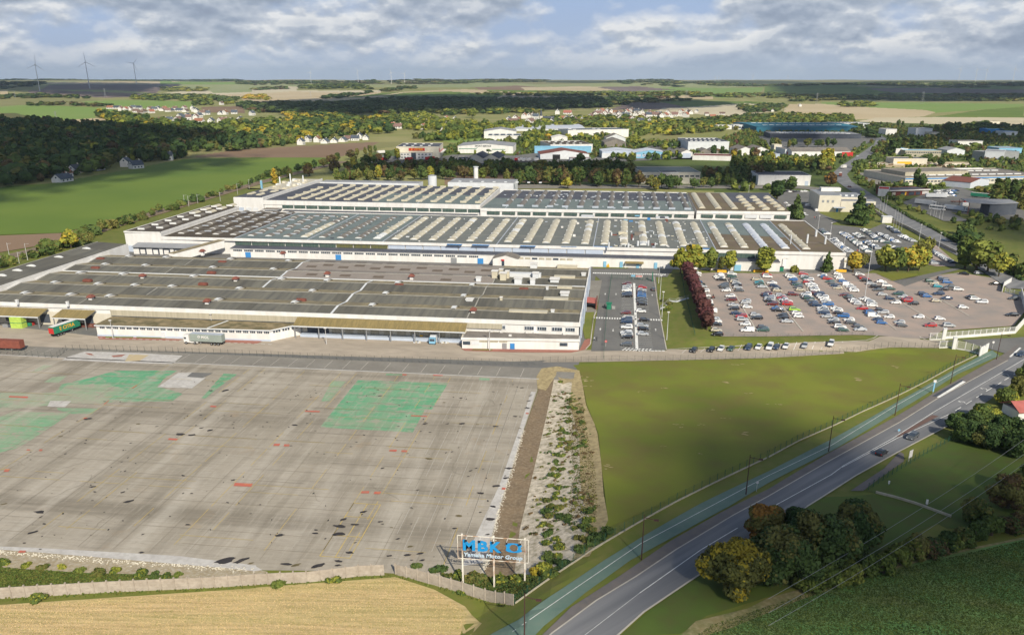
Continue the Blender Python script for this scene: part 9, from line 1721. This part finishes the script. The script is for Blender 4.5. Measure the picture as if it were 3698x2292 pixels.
# -- clouds overhead: they throw the broad shadows over the land
CLM=mat('cloud_white',(0.85,0.85,0.87),(0.75,0.76,0.80),scale=.01)
CH=1400.0
def cloud(name,poly,spacing,soft=1.2,cov=1.0):
 iv,it=ico();xs=[p[0] for p in poly];ys=[p[1] for p in poly];P=[]
 x=min(xs)
 while x<max(xs):
  y=min(ys)
  while y<max(ys):P.append((x+R_.uniform(-.3,.3)*spacing,y+R_.uniform(-.3,.3)*spacing));y+=spacing
  x+=spacing
 P=np.array(P);P=P[inpoly(P[:,0],P[:,1],poly)]
 if not len(P):return
 d=np.full(len(P),1e9)
 for i in range(len(poly)):
  a,b=np.array(poly[i]),np.array(poly[(i+1)%len(poly)]);ab=b-a;t=np.clip(((P-a)@ab)/(ab@ab+1e-9),0,1);d=np.minimum(d,np.linalg.norm(P-(a+t[:,None]*ab),axis=1))
 k=np.clip(d/(soft*spacing*2.2),0,1);keep=rng.random(len(P))<.25+.9*k;P=P[keep];k=k[keep];z0=T(P[:,0],P[:,1])
 n=len(P);r=cov*spacing*(.45+.55*k)*rng.uniform(.85,1.15,n);h=CH+rng.uniform(-.4,.8,n)*spacing*k
 off=h-z0;X=P[:,0]+to_sun.x/to_sun.z*off;Y=P[:,1]+to_sun.y/to_sun.z*off
 V=(iv[None]*r[:,None,None]*np.array([1,1,.5])+np.stack([X,Y,h],1)[:,None]).reshape(-1,3)
 Tn=(it[None]+(np.arange(n)*len(iv))[:,None,None]).reshape(-1,3)
 tag(mesh_obj('cloud',fast_mesh('cloud',V,np.zeros((0,4),int),Tn,[CLM])),kind='structure')
cloud('cloud',px('d',(1160,1560),(1235,1400),(1290,1280),(1400,1120),(1460,1000),(1600,950),(1800,960),(2000,1005),(2140,1060),(2240,1085),(2330,1030),(2440,1050),(2700,1120),(2900,1600)),9,1.2,.80)
cloud('cloud',px('d',(-300,280),(200,290),(560,322),(625,345),(470,365),(700,372),(620,395),(300,440),(100,480),(-300,560)),22,1.6,.74)
cloud('cloud',px('d',(610,418),(780,392),(960,372),(1240,378),(1500,385),(1700,392),(1900,398),(2000,408),(1990,440),(1890,448),(1400,446),(1200,432),(900,424),(640,430)),20,1.2,.74)
cloud('cloud',px('d',(2060,330),(2150,300),(2440,300),(2700,300),(2700,345),(2300,350),(2100,375)),25,1.2,.72)
cloud('cloud',px('d',(1900,446),(2010,440),(2100,440),(2250,470),(2440,520),(2700,560),(2700,700),(2440,600),(2280,560),(2160,500),(2050,480),(1900,470)),14,1.2,.66)
cloud('cloud',px('d',(560,246),(700,236),(870,226),(1150,224),(1450,226),(1490,256),(1300,264),(1000,270),(860,288),(640,275)),40,1.2,.85)
cloud('cloud',px('f8',(-200,160),(300,158),(900,162),(1120,175),(950,200),(900,240),(620,250),(420,232),(150,228),(-200,215)),60,1.2,.78)
cloud('cloud',px('d',(1815,206),(2440,196),(2900,200),(2900,246),(2440,240),(1980,240),(1840,232)),60,1.2,.8)
cloud('cloud',px('d',(1470,240),(1640,236),(1810,246),(1640,260),(1460,264)),40)
cloud('cloud',px('d',(1790,300),(2040,296),(2010,345),(1880,350),(1780,330)),22,1.2,.7)
# -- the air itself
def haze():
 mb=MB();m=bpy.data.materials.new('air');m.use_nodes=True;t=m.node_tree;t.nodes.clear()
 v=t.nodes.new('ShaderNodeVolumePrincipled');v.inputs['Color'].default_value=(0.70,0.85,1.0,1);v.inputs['Density'].default_value=HAZE;v.inputs['Anisotropy'].default_value=0.1
 o=t.nodes.new('ShaderNodeOutputMaterial');t.links.new(v.outputs[0],o.inputs['Volume'])
 mb.box(-23000,-23000,-60,23000,23000,330,m);tag(mb.build('haze'),'thin bluish haze filling the air over the plain','haze',None,'stuff')
HAZE=3.4e-5
haze()
